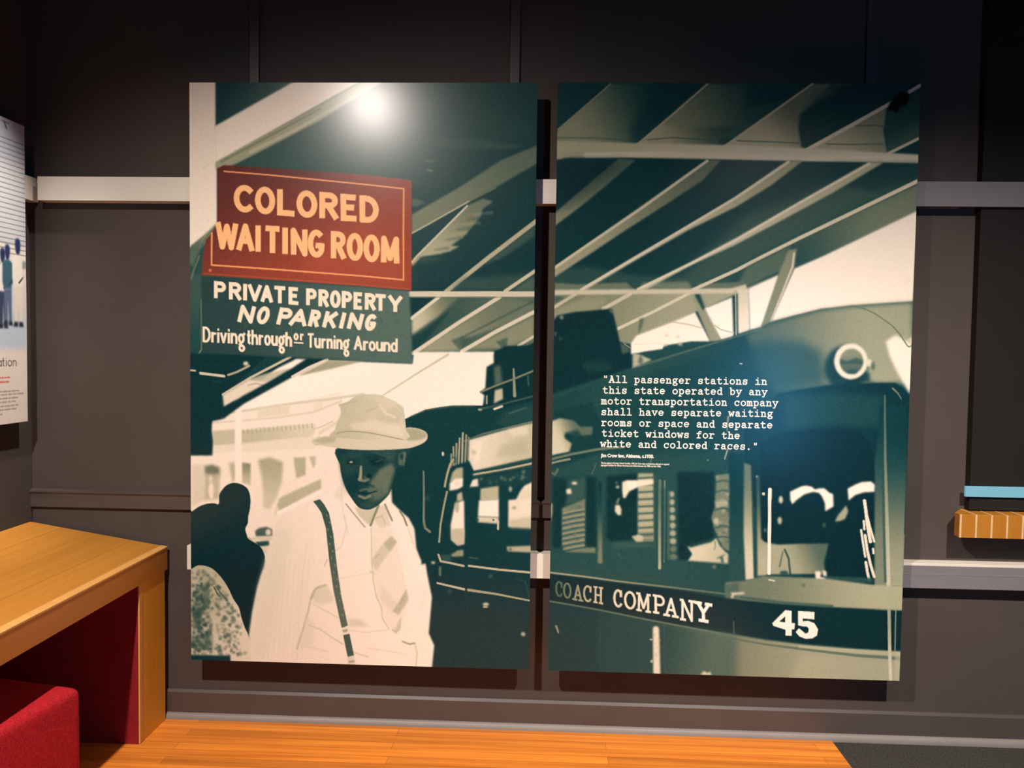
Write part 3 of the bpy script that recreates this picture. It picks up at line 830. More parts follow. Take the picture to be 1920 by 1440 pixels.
('l',195,4.1,2.8,0.9,0,[(654,1564),(657,1683),(663,1756),(675,1813),(693,1848),(697,1890),(722,1928)]),
('l',190,5.6,3.7,0.9,0,[(732,1928),(745,1939),(759,1927),(762,1888)]),
('p',188,4.7,0.8,0,[(737,1935),(751,1908),(760,1888),(760,1923),(749,1945)]),
('p',195,4.7,1,0,[(594,1488),(646,1500),(684,1486),(673,1515),(646,1554),(608,1519)]),
('l',150,5.2,3.4,0.9,0,[(563,1479),(589,1511),(631,1560)]),
('l',120,8.4,3.7,0.9,0,[(680,1483),(663,1525),(652,1554)]),
('p',212,3.7,1,0,[(684,1486),(703,1478),(723,1552),(685,1563),(665,1535)]),
('l',165,4.7,3.7,0.6,0,[(669,1529),(690,1521)]),
('l',175,4.7,3.7,0.6,0,[(692,1517),(704,1547)]),
('l',135,7.5,3.7,0.9,0,[(703,1478),(715,1505),(729,1535)]),
('l',115,6.5,3.4,0.9,0,[(757,1502),(770,1521),(782,1551)]),
('p',210,9.4,0.6,0,[(540,1403),(565,1441),(546,1470),(517,1452)]),
('l',205,5.6,7.5,0.5,0,[(546,1422),(552,1508),(570,1585)]),
('p',54,2.2,1,1,[(539,1275),(541,1342),(548,1384),(563,1426),(581,1456),(601,1483),(618,1495),(646,1498),(673,1485),(697,1464),(718,1440),(726,1411),(735,1376),(744,1346),(765,1343),(775,1315),(778,1271)]),
('p',40,13.1,0.8,0,[(539,1279),(606,1282),(607,1421),(584,1450),(555,1409),(542,1336)]),
('p',114,11.2,0.85,0,[(683,1353),(727,1329),(737,1352),(724,1399),(714,1438),(676,1463),(642,1439),(649,1401)]),
('p',74,13.1,0.5,0,[(545,1298),(599,1307),(607,1364),(565,1384),(548,1355)]),
('p',84,9.4,0.5,0,[(641,1287),(740,1285),(733,1321),(691,1318)]),
('p',78,9.4,0.4,0,[(564,1290),(626,1289),(614,1312),(574,1313)]),
('p',92,11.2,0.6,0,[(649,1420),(691,1413),(703,1451),(669,1475),(642,1464)]),
('p',28,9.4,0.8,1,[(698,1326),(697,1330),(695,1333),(691,1337),(685,1339),(679,1341),(672,1341),(665,1341),(658,1340),(653,1337),(649,1334),(646,1331),(645,1327),(646,1323),(648,1319),(653,1316),(658,1313),(665,1312),(672,1311),(678,1311),(685,1313),(690,1315),(695,1318),(697,1322)]),
('l',36,7.5,5.6,0.7,0,[(641,1312),(666,1302),(702,1314)]),
('p',30,7.5,0.7,1,[(599,1328),(598,1331),(597,1333),(594,1336),(590,1338),(585,1339),(580,1339),(575,1339),(570,1338),(566,1336),(563,1334),(561,1331),(561,1328),(561,1325),(563,1323),(566,1320),(570,1318),(575,1317),(580,1317),(585,1317),(589,1318),(593,1320),(596,1322),(598,1325)]),
('p',168,1.9,1,1,[(587,1329),(586,1330),(586,1330),(585,1331),(584,1332),(582,1332),(581,1332),(579,1332),(578,1332),(577,1331),(576,1331),(575,1330),(575,1329),(575,1328),(576,1328),(577,1327),(578,1326),(579,1326),(581,1326),(582,1326),(584,1326),(585,1327),(586,1327),(586,1328)]),
('l',95,3.7,3.7,0.6,0,[(668,1326),(691,1318)]),
('l',150,(7.5,13.1),4.1,0.95,1,[(616,1344),(615,1373),(613,1390)]),
('l',130,9.4,3.7,0.85,0,[(609,1390),(626,1396),(642,1390)]),
('p',96,5.6,0.6,1,[(647,1384),(647,1386),(646,1389),(644,1391),(642,1392),(639,1393),(636,1394),(633,1393),(630,1392),(628,1391),(626,1389),(625,1387),(624,1384),(625,1382),(626,1380),(628,1378),(630,1376),(633,1375),(636,1375),(639,1375),(641,1376),(644,1377),(646,1379),(647,1381)]),
('p',26,4.7,0.9,1,[(653,1376),(653,1378),(652,1380),(650,1382),(648,1383),(646,1384),(643,1384),(641,1384),(639,1383),(637,1382),(635,1380),(634,1378),(634,1377),(634,1375),(635,1373),(637,1371),(639,1370),(641,1369),(643,1369),(646,1369),(648,1370),(650,1371),(652,1372),(653,1374)]),
('p',66,5.6,0.6,0,[(607,1354),(618,1335),(626,1316),(614,1312)]),
('l',40,9.4,7.5,0.6,0,[(600,1408),(626,1403),(661,1414)]),
('l',98,7.5,4.7,0.8,0,[(615,1430),(634,1424),(653,1431)]),
('l',28,4.7,3.4,0.9,0,[(607,1438),(638,1441),(672,1431)]),
('l',128,9.4,4.1,0.85,0,[(611,1450),(630,1457),(650,1449)]),
('p',76,7.5,0.6,1,[(669,1481),(668,1484),(665,1487),(661,1489),(656,1491),(649,1492),(642,1493),(635,1493),(629,1492),(623,1490),(619,1488),(616,1485),(615,1482),(616,1479),(619,1476),(623,1474),(629,1472),(635,1471),(642,1470),(649,1470),(655,1471),(661,1473),(665,1475),(668,1478)]),
('p',104,4.7,0.8,0,[(751,1298),(767,1286),(776,1290),(773,1324),(759,1340),(750,1332)]),
('p',40,3.7,0.9,1,[(767,1305),(767,1308),(766,1311),(765,1313),(764,1315),(763,1316),(761,1317),(760,1316),(758,1315),(757,1314),(756,1311),(756,1308),(755,1306),(756,1303),(756,1300),(757,1297),(758,1296),(760,1294),(761,1294),(762,1294),(764,1295),(765,1297),(766,1300),(767,1302)]),
('l',118,4.7,2.8,0.6,0,[(774,1290),(769,1336)]),
('l',100,4.7,5.6,0.5,0,[(718,1361),(699,1381)]),
('p',('g',205,(641,1268),198,(488,1265)),2.2,1,1,[(439,1258),(451,1249),(478,1240),(522,1236),(640,1224),(770,1237),(774,1205),(809,1203),(843,1214),(853,1232),(844,1251),(816,1266),(775,1277),(671,1284),(568,1283),(482,1273),(447,1268)]),
('p',166,5.6,0.8,0,[(444,1256),(478,1242),(526,1238),(522,1257),(478,1265)]),
('p',162,2.8,1,1,[(772,1208),(808,1206),(842,1217),(850,1232),(831,1243),(797,1248),(772,1241)]),
('p',('g',184,(545,1184),206,(735,1181)),2.2,1,1,[(520,1242),(523,1213),(533,1182),(542,1158),(541,1137),(536,1125),(567,1113),(595,1094),(636,1086),(678,1087),(705,1096),(740,1112),(765,1129),(769,1146),(771,1160),(775,1208),(770,1244)]),
('p',188,9.4,0.8,0,[(526,1203),(545,1156),(573,1184),(564,1218),(530,1226)]),
('p',190,11.2,0.7,0,[(592,1126),(659,1110),(697,1125),(640,1156),(598,1168)]),
('p',186,11.2,0.6,0,[(659,1154),(735,1128),(766,1152),(754,1190),(688,1191)]),
('l',172,5.6,4.7,0.7,0,[(537,1127),(564,1121),(598,1111)]),
('l',180,5.6,4.7,0.6,0,[(636,1148),(670,1133)]),
('l',226,9.4,5.6,0.6,0,[(682,1125),(705,1153),(735,1166)]),
('p',224,9.4,0.6,0,[(573,1193),(659,1178),(758,1199),(764,1233),(659,1216),(583,1214)]),
('l',145,4.1,2.2,0.85,1,[(528,1228),(545,1222),(583,1219),(644,1223),(706,1234),(764,1245)]),
('l',175,3.7,3.7,0.6,0,[(744,1124),(765,1142),(768,1190)]),
('l',198,3.7,2.8,0.5,0,[(457,1267),(564,1281),(671,1282),(793,1271)]),
('l',95,5.6,4.7,0.6,0,[(792,1163),(845,1139),(934,1124),(1019,1121)]),
('p',34,2.4,1,0,[(1237,891),(1198,906),(1123,909),(1091,927),(1083,938),(1084,969),(1059,983),(1055,1058),(1037,1072),(1052,1083),(1048,1122),(1113,1127),(1240,1093)]),
('p',112,7.5,0.7,0,[(1085,983),(1107,975),(1115,1042),(1089,1050)]),
('p',178,3.7,1,0,[(1089,1065),(1116,1057),(1118,1095),(1086,1112)]),
('p',150,2.2,1,0,[(1058,1085),(1063,1081),(1064,1113),(1058,1115)]),
('l',150,(5.6,11.2),3.7,0.9,0,[(1154,989),(1159,1083)]),
('l',100,5.6,3.7,0.6,0,[(1205,1013),(1207,1045)]),
('l',118,6.5,2.8,1,0,[(1039,1072),(1093,1048),(1158,1023),(1229,992)]),
('l',90,6.5,3.7,0.7,0,[(1038,1132),(1113,1114),(1230,1082)]),
('l',205,7.5,2.6,1,0,[(1088,1131),(1115,1121)]),
('p',150,2.2,1,1,[(1045,1134),(1045,1135),(1044,1136),(1043,1136),(1041,1137),(1040,1137),(1038,1138),(1036,1138),(1034,1137),(1032,1137),(1031,1136),(1030,1135),(1030,1134),(1030,1133),(1031,1132),(1032,1131),(1034,1131),(1036,1130),(1038,1130),(1040,1130),(1041,1131),(1043,1131),(1044,1132),(1045,1133)]),
('p',62,11.2,0.7,0,[(1113,1146),(1231,1106),(1226,1172),(1132,1192),(1095,1184)]),
('l',96,4.7,5.6,0.7,0,[(1141,1145),(1197,1125)]),
('p',('g',210,(1039,1270),178,(1200,1286)),3.0,1,0,[(999,1242),(1119,1206),(1228,1176),(1230,1300),(1018,1352),(998,1320)]),
('p',232,9.4,0.7,0,[(1011,1251),(1048,1247),(1040,1308),(1021,1331)]),
('p',160,15.0,0.5,0,[(1115,1259),(1208,1238),(1209,1285),(1096,1303)]),
('p',222,9.4,0.6,0,[(1133,1202),(1207,1185),(1208,1219),(1152,1226)]),
('p',150,5.6,0.5,1,[(1026,1285),(1026,1287),(1025,1289),(1024,1290),(1023,1292),(1021,1293),(1019,1293),(1017,1293),(1015,1292),(1013,1291),(1012,1289),(1011,1287),(1011,1285),(1011,1283),(1012,1282),(1013,1280),(1015,1279),(1017,1278),(1019,1278),(1021,1278),(1022,1279),(1024,1280),(1025,1281),(1026,1283)]),
('l',110,5.6,3.0,1,0,[(986,1246),(1048,1220),(1151,1192),(1228,1172)]),
('l',80,5.6,2.8,0.5,0,[(999,1238),(1114,1204)]),
('l',60,5.6,2.8,1,0,[(1014,1355),(1116,1336),(1230,1308)]),
('l',160,7.5,2.8,1,0,[(1014,1365),(1116,1346),(1230,1319)]),
('l',70,5.6,2.8,0.8,0,[(1018,1371),(1230,1328)]),
('p',50,3.7,1,0,[(1014,1378),(1230,1336),(1231,1387),(1201,1389),(1154,1400),(1022,1408)]),
('b',[(1041,1378),(1210,1346),(1210,1376),(1050,1398)],26,(80,150),(2.805,6.545),11,0.6),
('p',220,3.7,1,0,[(1003,1409),(1014,1384),(1033,1378),(1035,1406)]),
('l',178,6.4,2.6,0.9,0,[(978,1218),(976,1324)]),
('l',150,6.4,2.6,0.9,0,[(990,1225),(987,1324)]),
('l',165,6.4,2.6,0.9,0,[(967,1237),(964,1328)]),
('l',150,6.4,2.6,0.9,0,[(956,1256),(955,1332)]),
('l',160,6.4,2.6,0.9,0,[(945,1268),(947,1334)]),
('l',140,6.4,2.6,0.9,0,[(938,1294),(938,1340)]),
('l',120,6.4,2.6,0.9,0,[(999,1233),(996,1308)]),
('p',70,3.7,0.8,1,[(957,1313),(956,1316),(956,1320),(955,1322),(953,1325),(951,1326),(949,1326),(947,1326),(945,1325),(944,1323),(943,1320),(942,1317),(942,1313),(942,1310),(942,1307),(944,1304),(945,1302),(947,1300),(949,1300),(951,1300),(953,1302),(954,1304),(956,1306),(956,1310)]),
('l',158,7.5,2.8,1,1,[(916,1409),(923,1371),(934,1332),(945,1313)]),
('p',40,2.8,1,0,[(938,1338),(979,1324),(1002,1316),(1018,1355),(1014,1376),(1003,1407),(981,1432),(939,1414)]),
('p',158,2.6,1,0,[(933,1395),(942,1359),(957,1343),(980,1339),(980,1385),(956,1385)]),
('p',238,2.6,1,0,[(933,1397),(952,1381),(980,1379),(980,1407),(965,1417),(933,1424)]),
('p',205,3.7,0.6,1,[(969,1398),(969,1400),(968,1402),(966,1404),(964,1405),(962,1406),(960,1406),(957,1406),(955,1405),(953,1404),(951,1402),(950,1400),(950,1399),(950,1397),(951,1395),(953,1393),(955,1392),(957,1391),(959,1391),(962,1391),(964,1392),(966,1393),(968,1394),(969,1396)]),
('l',150,6.5,2.6,1,0,[(924,1428),(913,1481),(902,1548),(898,1608)]),
('p',170,2.8,1,0,[(960,1436),(977,1426),(981,1457),(960,1461)]),
('p',232,2.8,1,0,[(953,1467),(985,1457),(988,1575),(987,1613),(964,1619),(941,1599),(938,1547)]),
('p',130,4.7,0.6,1,[(968,1480),(968,1486),(967,1491),(966,1496),(964,1500),(963,1502),(961,1503),(959,1502),(957,1500),(955,1496),(954,1492),(953,1486),(953,1480),(953,1474),(954,1469),(955,1464),(956,1460),(958,1458),(960,1457),(962,1458),(964,1460),(966,1464),(967,1469),(968,1474)]),
('p',168,5.6,0.8,0,[(940,1561),(986,1556),(987,1613),(964,1619),(941,1599)]),
('p',168,2.8,1,0,[(1043,1414),(1107,1403),(1108,1454),(1042,1456)]),
('p',238,2.8,1,0,[(1038,1456),(1108,1452),(1109,1515),(1035,1513)]),
('p',196,2.8,1,0,[(1035,1513),(1109,1515),(1109,1538),(1035,1534)]),
('p',80,1.9,1,1,[(1039,1526),(1039,1527),(1038,1528),(1038,1529),(1037,1529),(1036,1530),(1035,1530),(1034,1530),(1033,1529),(1032,1529),(1032,1528),(1031,1527),(1031,1526),(1031,1525),(1032,1524),(1032,1523),(1033,1523),(1034,1522),(1035,1522),(1036,1522),(1037,1523),(1038,1523),(1038,1524),(1039,1525)]),
('p',80,1.9,1,1,[(1094,1525),(1093,1526),(1093,1527),(1093,1527),(1092,1528),(1091,1529),(1090,1529),(1089,1529),(1088,1528),(1087,1528),(1087,1527),(1086,1526),(1086,1525),(1086,1524),(1087,1523),(1087,1522),(1088,1522),(1089,1521),(1090,1521),(1091,1521),(1092,1522),(1092,1522),(1093,1523),(1093,1524)]),
('l',180,6.5,2.4,1,0,[(1107,1530),(1107,1557)]),
('p',214,3.4,1,0,[(1142,1453),(1170,1449),(1185,1418),(1199,1399),(1231,1385),(1234,1550),(1143,1548)]),
('p',168,7.5,0.7,0,[(1147,1524),(1233,1508),(1234,1554),(1147,1552)]),
('p',190,2.8,0.8,1,[(1154,1413),(1154,1416),(1154,1418),(1153,1420),(1152,1421),(1150,1422),(1149,1423),(1147,1423),(1146,1422),(1145,1420),(1144,1418),(1143,1416),(1143,1413),(1143,1411),(1144,1409),(1145,1407),(1146,1405),(1147,1404),(1149,1404),(1150,1404),(1151,1405),(1153,1407),(1154,1408),(1154,1411)]),
('p',90,3.7,0.5,1,[(1170,1479),(1170,1481),(1169,1482),(1168,1483),(1167,1484),(1165,1485),(1163,1485),(1161,1485),(1159,1484),(1158,1484),(1156,1482),(1156,1481),(1155,1480),(1156,1478),(1156,1477),(1157,1476),(1159,1475),(1161,1474),(1163,1474),(1165,1474),(1167,1474),(1168,1475),(1169,1476),(1170,1478)]),
('p',195,7.5,0.6,0,[(1183,1428),(1231,1402),(1232,1446),(1183,1452)]),
('l',132,(5.6,9.4),3.7,0.85,0,[(840,1357),(842,1445),(842,1531),(847,1559),(864,1572)]),
('p',200,2.2,1,1,[(912,1293),(912,1295),(912,1297),(911,1298),(910,1300),(909,1300),(908,1301),(907,1300),(906,1300),(905,1298),(905,1297),(904,1295),(904,1293),(904,1291),(904,1289),(905,1288),(906,1287),(907,1286),(908,1285),(909,1286),(910,1286),(911,1288),(912,1289),(912,1291)]),
('p',70,4.7,0.6,1,[(863,1452),(863,1455),(862,1458),(861,1460),(860,1462),(858,1463),(856,1463),(854,1463),(852,1462),(850,1460),(849,1458),(848,1455),(848,1452),(848,1449),(849,1446),(850,1444),(852,1442),(854,1441),(856,1441),(857,1441),(859,1442),(861,1444),(862,1446),(863,1449)]),
('p',138,2.8,1,0,[(940,1653),(964,1637),(985,1634),(985,1657),(945,1660)]),
('p',80,3.7,0.7,0,[(903,1653),(938,1653),(942,1676),(911,1676)]),
('l',170,7.5,2.6,1,0,[(896,1654),(904,1677),(940,1683),(986,1692)]),
('l',172,7.5,2.4,1,0,[(1005,1691),(1111,1702),(1231,1710)]),
('l',90,4.7,3.7,0.7,0,[(1006,1661),(1035,1664)]),
('p',160,2.8,1,0,[(1138,1619),(1229,1613),(1229,1638),(1142,1636)]),
('p',80,2.8,0.8,1,[(1157,1628),(1157,1630),(1157,1631),(1156,1632),(1155,1633),(1153,1634),(1152,1634),(1150,1634),(1149,1633),(1148,1632),(1147,1631),(1146,1630),(1146,1628),(1146,1627),(1147,1626),(1148,1624),(1149,1623),(1150,1623),(1152,1623),(1153,1623),(1155,1623),(1156,1624),(1157,1625),(1157,1627)]),
('l',176,(6.5,8.4),2.4,1,0,[(893,1756),(941,1766),(989,1776)]),
('l',150,(9.4,5.6),2.4,1,0,[(1004,1778),(1103,1790),(1232,1812)]),
('p',190,2.4,1,1,[(1079,1828),(1078,1829),(1077,1830),(1075,1832),(1073,1833),(1070,1833),(1067,1834),(1064,1833),(1062,1833),(1059,1832),(1057,1831),(1056,1830),(1056,1828),(1056,1827),(1057,1825),(1059,1824),(1061,1823),(1064,1822),(1067,1822),(1070,1822),(1073,1823),(1075,1824),(1077,1825),(1078,1826)]),
('p',150,2.2,1,1,[(1075,1837),(1075,1838),(1074,1839),(1072,1840),(1070,1841),(1068,1841),(1065,1841),(1063,1841),(1061,1841),(1059,1840),(1057,1840),(1056,1839),(1056,1838),(1056,1837),(1057,1836),(1059,1835),(1061,1834),(1063,1834),(1065,1834),(1068,1834),(1070,1834),(1072,1835),(1074,1835),(1075,1836)]),
('p',165,3.7,1,1,[(1209,1932),(1209,1934),(1208,1936),(1207,1937),(1206,1938),(1204,1939),(1202,1940),(1200,1939),(1198,1939),(1196,1937),(1195,1936),(1194,1934),(1194,1932),(1194,1930),(1195,1928),(1196,1927),(1198,1925),(1200,1924),(1202,1924),(1204,1924),(1205,1925),(1207,1926),(1208,1928),(1209,1930)]),
('p',180,2.8,1,1,[(885,1683),(884,1684),(884,1685),(882,1686),(881,1687),(879,1688),(877,1688),(875,1688),(873,1687),(872,1686),(870,1685),(870,1684),(869,1683),(870,1682),(870,1681),(872,1680),(873,1679),(875,1678),(877,1678),(879,1678),(881,1679),(882,1679),(884,1680),(884,1682)]),
('l',120,9.4,5.6,0.7,0,[(902,1700),(902,1726)]),
('p',90,5.6,0.6,1,[(1091,1725),(1090,1727),(1090,1729),(1088,1731),(1087,1732),(1085,1733),(1083,1733),(1081,1733),(1079,1732),(1078,1731),(1076,1730),(1076,1728),(1075,1726),(1076,1724),(1076,1722),(1078,1720),(1079,1719),(1081,1718),(1083,1718),(1085,1718),(1087,1719),(1088,1720),(1090,1722),(1090,1723)]),
('p',90,5.6,0.5,1,[(945,1785),(945,1787),(944,1789),(943,1790),(941,1792),(939,1793),(937,1793),(935,1793),(933,1792),(932,1791),(931,1789),(930,1787),(930,1785),(930,1783),(931,1781),(932,1780),(933,1779),(935,1778),(937,1777),(939,1778),(941,1778),(942,1780),(944,1781),(944,1783)]),
('l',75,3.7,5.6,0.5,0,[(1174,1733),(1206,1742)]),
('l',70,4.7,5.6,0.6,0,[(1206,1742),(1220,1795)])],
'R':[
('p',44,2.8,1,0,[(-49,-28),(1250,-28),(1308,2102),(-14,2144)]),
('p',('g',128,(65,181),52,(355,62)),5.6,1,0,[(-9,194),(2,159),(181,3),(510,3),(267,216)]),
('p',40,26.2,0.7,0,[(258,215),(253,153),(335,-10),(510,3),(271,215)]),
('p',('g',150,(340,193),70,(537,62)),5.6,1,0,[(267,216),(510,3),(866,2),(568,219)]),
('p',('g',118,(465,107),60,(680,26)),9.4,0.7,0,[(357,138),(510,3),(866,2),(683,143),(430,152)]),
('p',44,7.5,0.6,0,[(549,217),(558,192),(621,179),(568,219)]),
('p',46,18.7,0.7,0,[(643,3),(866,2),(771,62),(645,80)]),
('p',('g',165,(702,179),110,(807,79)),5.6,1,0,[(568,219),(866,2),(1002,2),(827,133),(824,151),(839,225)]),
('p',48,9.4,1,0,[(824,148),(826,106),(931,2),(1229,2),(1117,77),(855,229),(837,220)]),
('p',90,15.0,0.6,0,[(877,17),(966,2),(932,43),(826,97)]),
('p',('g',165,(937,205),130,(1095,133)),4.7,1,0,[(851,227),(1117,74),(1117,150),(1107,150),(1124,236)]),
('p',('g',60,(1167,132),78,(1204,186)),5.6,1,0,[(1108,150),(1117,79),(1230,9),(1229,189),(1131,240),(1120,222)]),
('l',85,4.7,3.7,0.7,0,[(2,187),(138,188),(234,193)]),
('l',85,4.7,3.7,0.7,0,[(312,193),(394,185),(549,194)]),
('l',85,4.7,3.7,0.7,0,[(616,195),(721,198),(825,202)]),
('l',85,4.7,3.7,0.7,0,[(919,205),(1009,206),(1107,204)]),
('l',85,4.7,3.7,0.7,0,[(1015,144),(1078,142),(1114,145)]),
('l',150,4.7,2.8,0.7,0,[(2,159),(100,74),(181,3)]),
('l',165,5.6,2.8,0.9,0,[(267,216),(392,109),(510,4)]),
('l',178,(9.4,6.5),3.4,0.9,0,[(568,219),(718,110),(866,2)]),
('l',205,(13.1,11.2),3.4,1,0,[(851,226),(1006,138),(1117,74),(1226,7)]),
('l',190,9.4,3.0,1,0,[(1127,236),(1225,186)]),
('p',('g',150,(29,227),192,(649,233)),4.7,1,0,[(-16,194),(249,204),(613,210),(829,218),(1117,233),(1242,240),(1243,270),(1082,267),(831,265),(614,260),(259,255),(29,256),(-15,271)]),
('l',202,18.7,7.5,0.6,0,[(103,246),(377,241),(650,248),(1010,253),(1233,257)]),
('p',42,9.4,0.5,0,[(29,258),(268,256),(213,262),(67,281)]),
('p',('g',40,(196,335),50,(837,477)),2.8,1,0,[(-15,263),(259,257),(614,262),(1082,269),(1234,272),(1227,437),(626,707),(-7,714)]),
('p',('g',58,(732,587),112,(1124,438)),5.6,1,0,[(1231,338),(1227,434),(823,628),(662,706),(516,701),(717,589)]),
('p',90,41.1,0.6,0,[(655,442),(1012,313),(1234,290),(1227,329),(732,583),(498,708),(388,709)]),
('p',44,18.7,0.7,0,[(939,270),(1234,268),(1230,320),(1085,366),(941,340)]),
('p',70,13.1,0.8,0,[(-3,640),(110,629),(276,655),(478,666),(606,661),(611,700),(-2,714)]),
('p',130,5.6,0.7,0,[(-2,686),(74,691),(249,683),(277,707),(-2,710)]),
('p',135,7.5,0.7,0,[(304,683),(460,677),(479,705),(296,707)]),
('p',120,5.6,0.7,0,[(497,684),(616,679),(658,675),(616,703),(494,705)]),
('p',('g',130,(33,455),92,(241,280)),6.5,1,0,[(213,257),(272,262),(178,344),(89,419),(-6,492),(-6,446)]),
('p',('g',150,(72,611),105,(524,297)),6.5,1,0,[(513,261),(563,261),(503,330),(345,435),(238,505),(115,589),(-3,668),(-9,636),(54,593)]),
('l',190,9.4,3.0,1,0,[(516,264),(290,430),(54,595),(-9,640)]),
('p',('g',185,(294,600),150,(795,278)),4.7,1,0,[(789,261),(840,263),(734,347),(618,420),(456,501),(284,602),(102,713),(83,713),(284,587),(474,476),(617,385)]),
('l',200,9.4,2.8,1,0,[(791,267),(617,389),(284,593),(93,709)]),
('p',('g',185,(477,607),165,(1047,280)),4.7,1,0,[(1061,265),(1111,267),(942,371),(765,470),(622,548),(477,617),(314,707),(281,707),(459,615),(621,526),(870,378)]),
('l',205,8.4,2.8,1,0,[(1064,271),(835,404),(621,533),(477,611),(290,705)]),
('l',196,(13.1,11.2),3.2,1,0,[(1227,329),(1016,435),(838,524),(717,587),(624,637),(479,705)]),
('p',('g',118,(19,760),152,(517,754)),3.7,1,0,[(-7,729),(662,697),(823,628),(770,654),(669,699),(521,769),(487,782),(268,896),(207,887),(-5,834)]),
('p',150,9.4,0.6,0,[(0,816),(-1,779),(112,733),(186,739),(150,781)]),
('p',62,7.5,0.7,0,[(-2,734),(37,734),(-1,760)]),
('p',100,9.4,0.8,0,[(660,624),(803,553),(823,622),(734,656),(669,693),(618,707)]),
('l',182,11.2,3.4,1,0,[(71,726),(-6,775)]),
('l',188,13.1,3.4,1,0,[(263,722),(170,775)]),
('l',198,10.3,3.0,1,0,[(476,712),(353,778),(219,845)]),
('p',140,3.7,1,0,[(473,729),(509,721),(581,882),(542,883)]),
('p',58,3.4,1,0,[(483,721),(502,719),(521,769),(514,776)]),
('p',88,4.7,0.8,0,[(296,808),(313,804),(306,834),(292,864)]),
('p',192,3.4,1,0,[(-2,710),(296,705),(607,700),(658,684),(664,701),(611,716),(296,722),(-2,730)]),
('p',246,2.6,1,0,[(409,818),(487,782),(541,883),(479,885),(383,902),(379,913),(269,931),(268,894),(288,866)]),
('l',190,5.6,3.4,0.9,0,[(412,818),(464,825),(512,837)]),
('l',212,3.7,3.4,0.6,0,[(281,896),(373,892)]),
('p',190,2.8,0.7,1,[(399,864),(398,866),(398,867),(397,868),(395,868),(393,869),(391,869),(389,869),(388,869),(386,868),(385,867),(384,866),(384,865),(384,863),(385,862),(386,861),(388,861),(389,860),(391,860),(393,860),(395,860),(396,861),(398,862),(398,863)]),
('p',190,2.8,0.7,1,[(437,868),(437,869),(436,870),(435,871),(434,872),(432,872),(430,872),(428,872),(426,872),(425,871),(424,870),(423,869),(423,868),(423,867),(424,865),(425,864),(426,864),(428,863),(430,863),(432,863),(434,864),(435,864),(436,865),(437,866)]),
('p',251,2.6,1,0,[(521,769),(613,729),(621,860),(579,877)]),
('l',175,4.7,3.4,0.9,0,[(556,827),(578,842),(620,852)]),
('p',236,2.8,0.8,0,[(578,860),(619,854),(619,867),(581,877)]),
('p',('g',205,(634,734),228,(668,807)),2.6,1,0,[(631,703),(669,699),(677,842),(637,856)]),
('l',160,4.7,3.0,1,0,[(624,707),(630,859)]),
('p',252,2.6,1,0,[(668,699),(768,652),(772,659),(717,832),(677,842)]),
('p',('g',248,(772,733),236,(1215,492)),2.6,1,0,[(1234,427),(918,585),(820,630),(745,816),(833,791),(916,768),(1017,755),(1136,745),(1227,738)]),
('p',128,3.4,1,0,[(768,652),(800,568),(829,560),(822,630),(744,821),(713,836)]),
('l',196,7.5,3.7,0.9,0,[(820,577),(816,622),(747,814)]),
('p',('g',62,(303,1035),50,(815,971)),2.6,1,0,[(-13,1081),(80,1049),(270,979),(356,945),(484,904),(630,863),(715,834),(745,814),(833,789),(916,768),(1018,754),(1136,745),(1241,736),(1240,1093),(1235,2085),(-15,2125)]),
('p',('g',92,(667,881),152,(1100,802)),16.8,0.95,0,[(666,859),(745,816),(833,791),(916,769),(1018,755),(1227,738),(1237,1020),(1107,1018),(957,1028),(852,1045),(745,1056),(706,973)]),
('p',('g',62,(815,971),48,(671,1029)),37.4,0.8,0,[(576,919),(722,880),(849,879),(923,914),(944,1025),(781,1057),(580,1049)]),
('p',48,29.9,0.8,0,[(375,978),(558,934),(668,927),(706,991),(781,1060),(787,1268),(159,1281),(156,1112)]),
('l',112,7.5,5.6,0.5,0,[(276,979),(484,911),(715,838)]),
('p',238,9.4,1,0,[(1140,875),(1155,926),(1187,988),(1228,1057),(1239,983),(1231,855),(1210,874),(1174,852)]),
('p',150,11.2,0.6,0,[(1097,985),(1145,966),(1186,1006),(1107,1018)]),
('l',104,4.5,2.2,0.9,1,[(1018,755),(1063,764),(1097,779),(1130,800),(1159,821),(1188,852),(1215,890),(1227,888)]),
('p',175,2.8,0.7,0,[(1210,874),(1228,859),(1227,888)]),
('p',34,5.6,1,0,[(781,1060),(852,1046),(957,1028),(1098,1018),(1179,1017),(1203,1034),(1232,1064),(1237,1223),(1223,1764),(682,1779),(666,1178),(746,1102)]),
('p',60,22.4,0.7,0,[(800,1068),(963,1052),(1136,1062),(1139,1169),(1058,1171),(998,1166),(803,1186)]),
('l',160,(5.6,2.8),3.7,0.7,0,[(1169,1036),(1188,1054),(1199,1072)]),
('p',38,15.0,0.9,1,[(1080,967),(1078,987),(1072,1006),(1061,1022),(1046,1035),(1029,1043),(1010,1046),(991,1043),(974,1036),(958,1024),(946,1008),(938,989),(935,969),(937,949),(944,931),(955,914),(969,902),(987,894),(1005,891),(1024,893),(1042,901),(1057,913),(1069,929),(1077,947)]),
('p',38,11.2,0.8,0,[(961,987),(1017,1020),(1093,1015),(1088,985),(1033,968)]),
('p',226,2.6,1,1,[(1081,944),(1080,960),(1075,975),(1066,988),(1054,998),(1041,1004),(1026,1007),(1011,1005),(997,999),(985,989),(976,977),(970,962),(967,946),(969,930),(974,915),(983,902),(994,892),(1008,886),(1022,884),(1037,885),(1051,891),(1063,901),(1073,914),(1079,928)]),
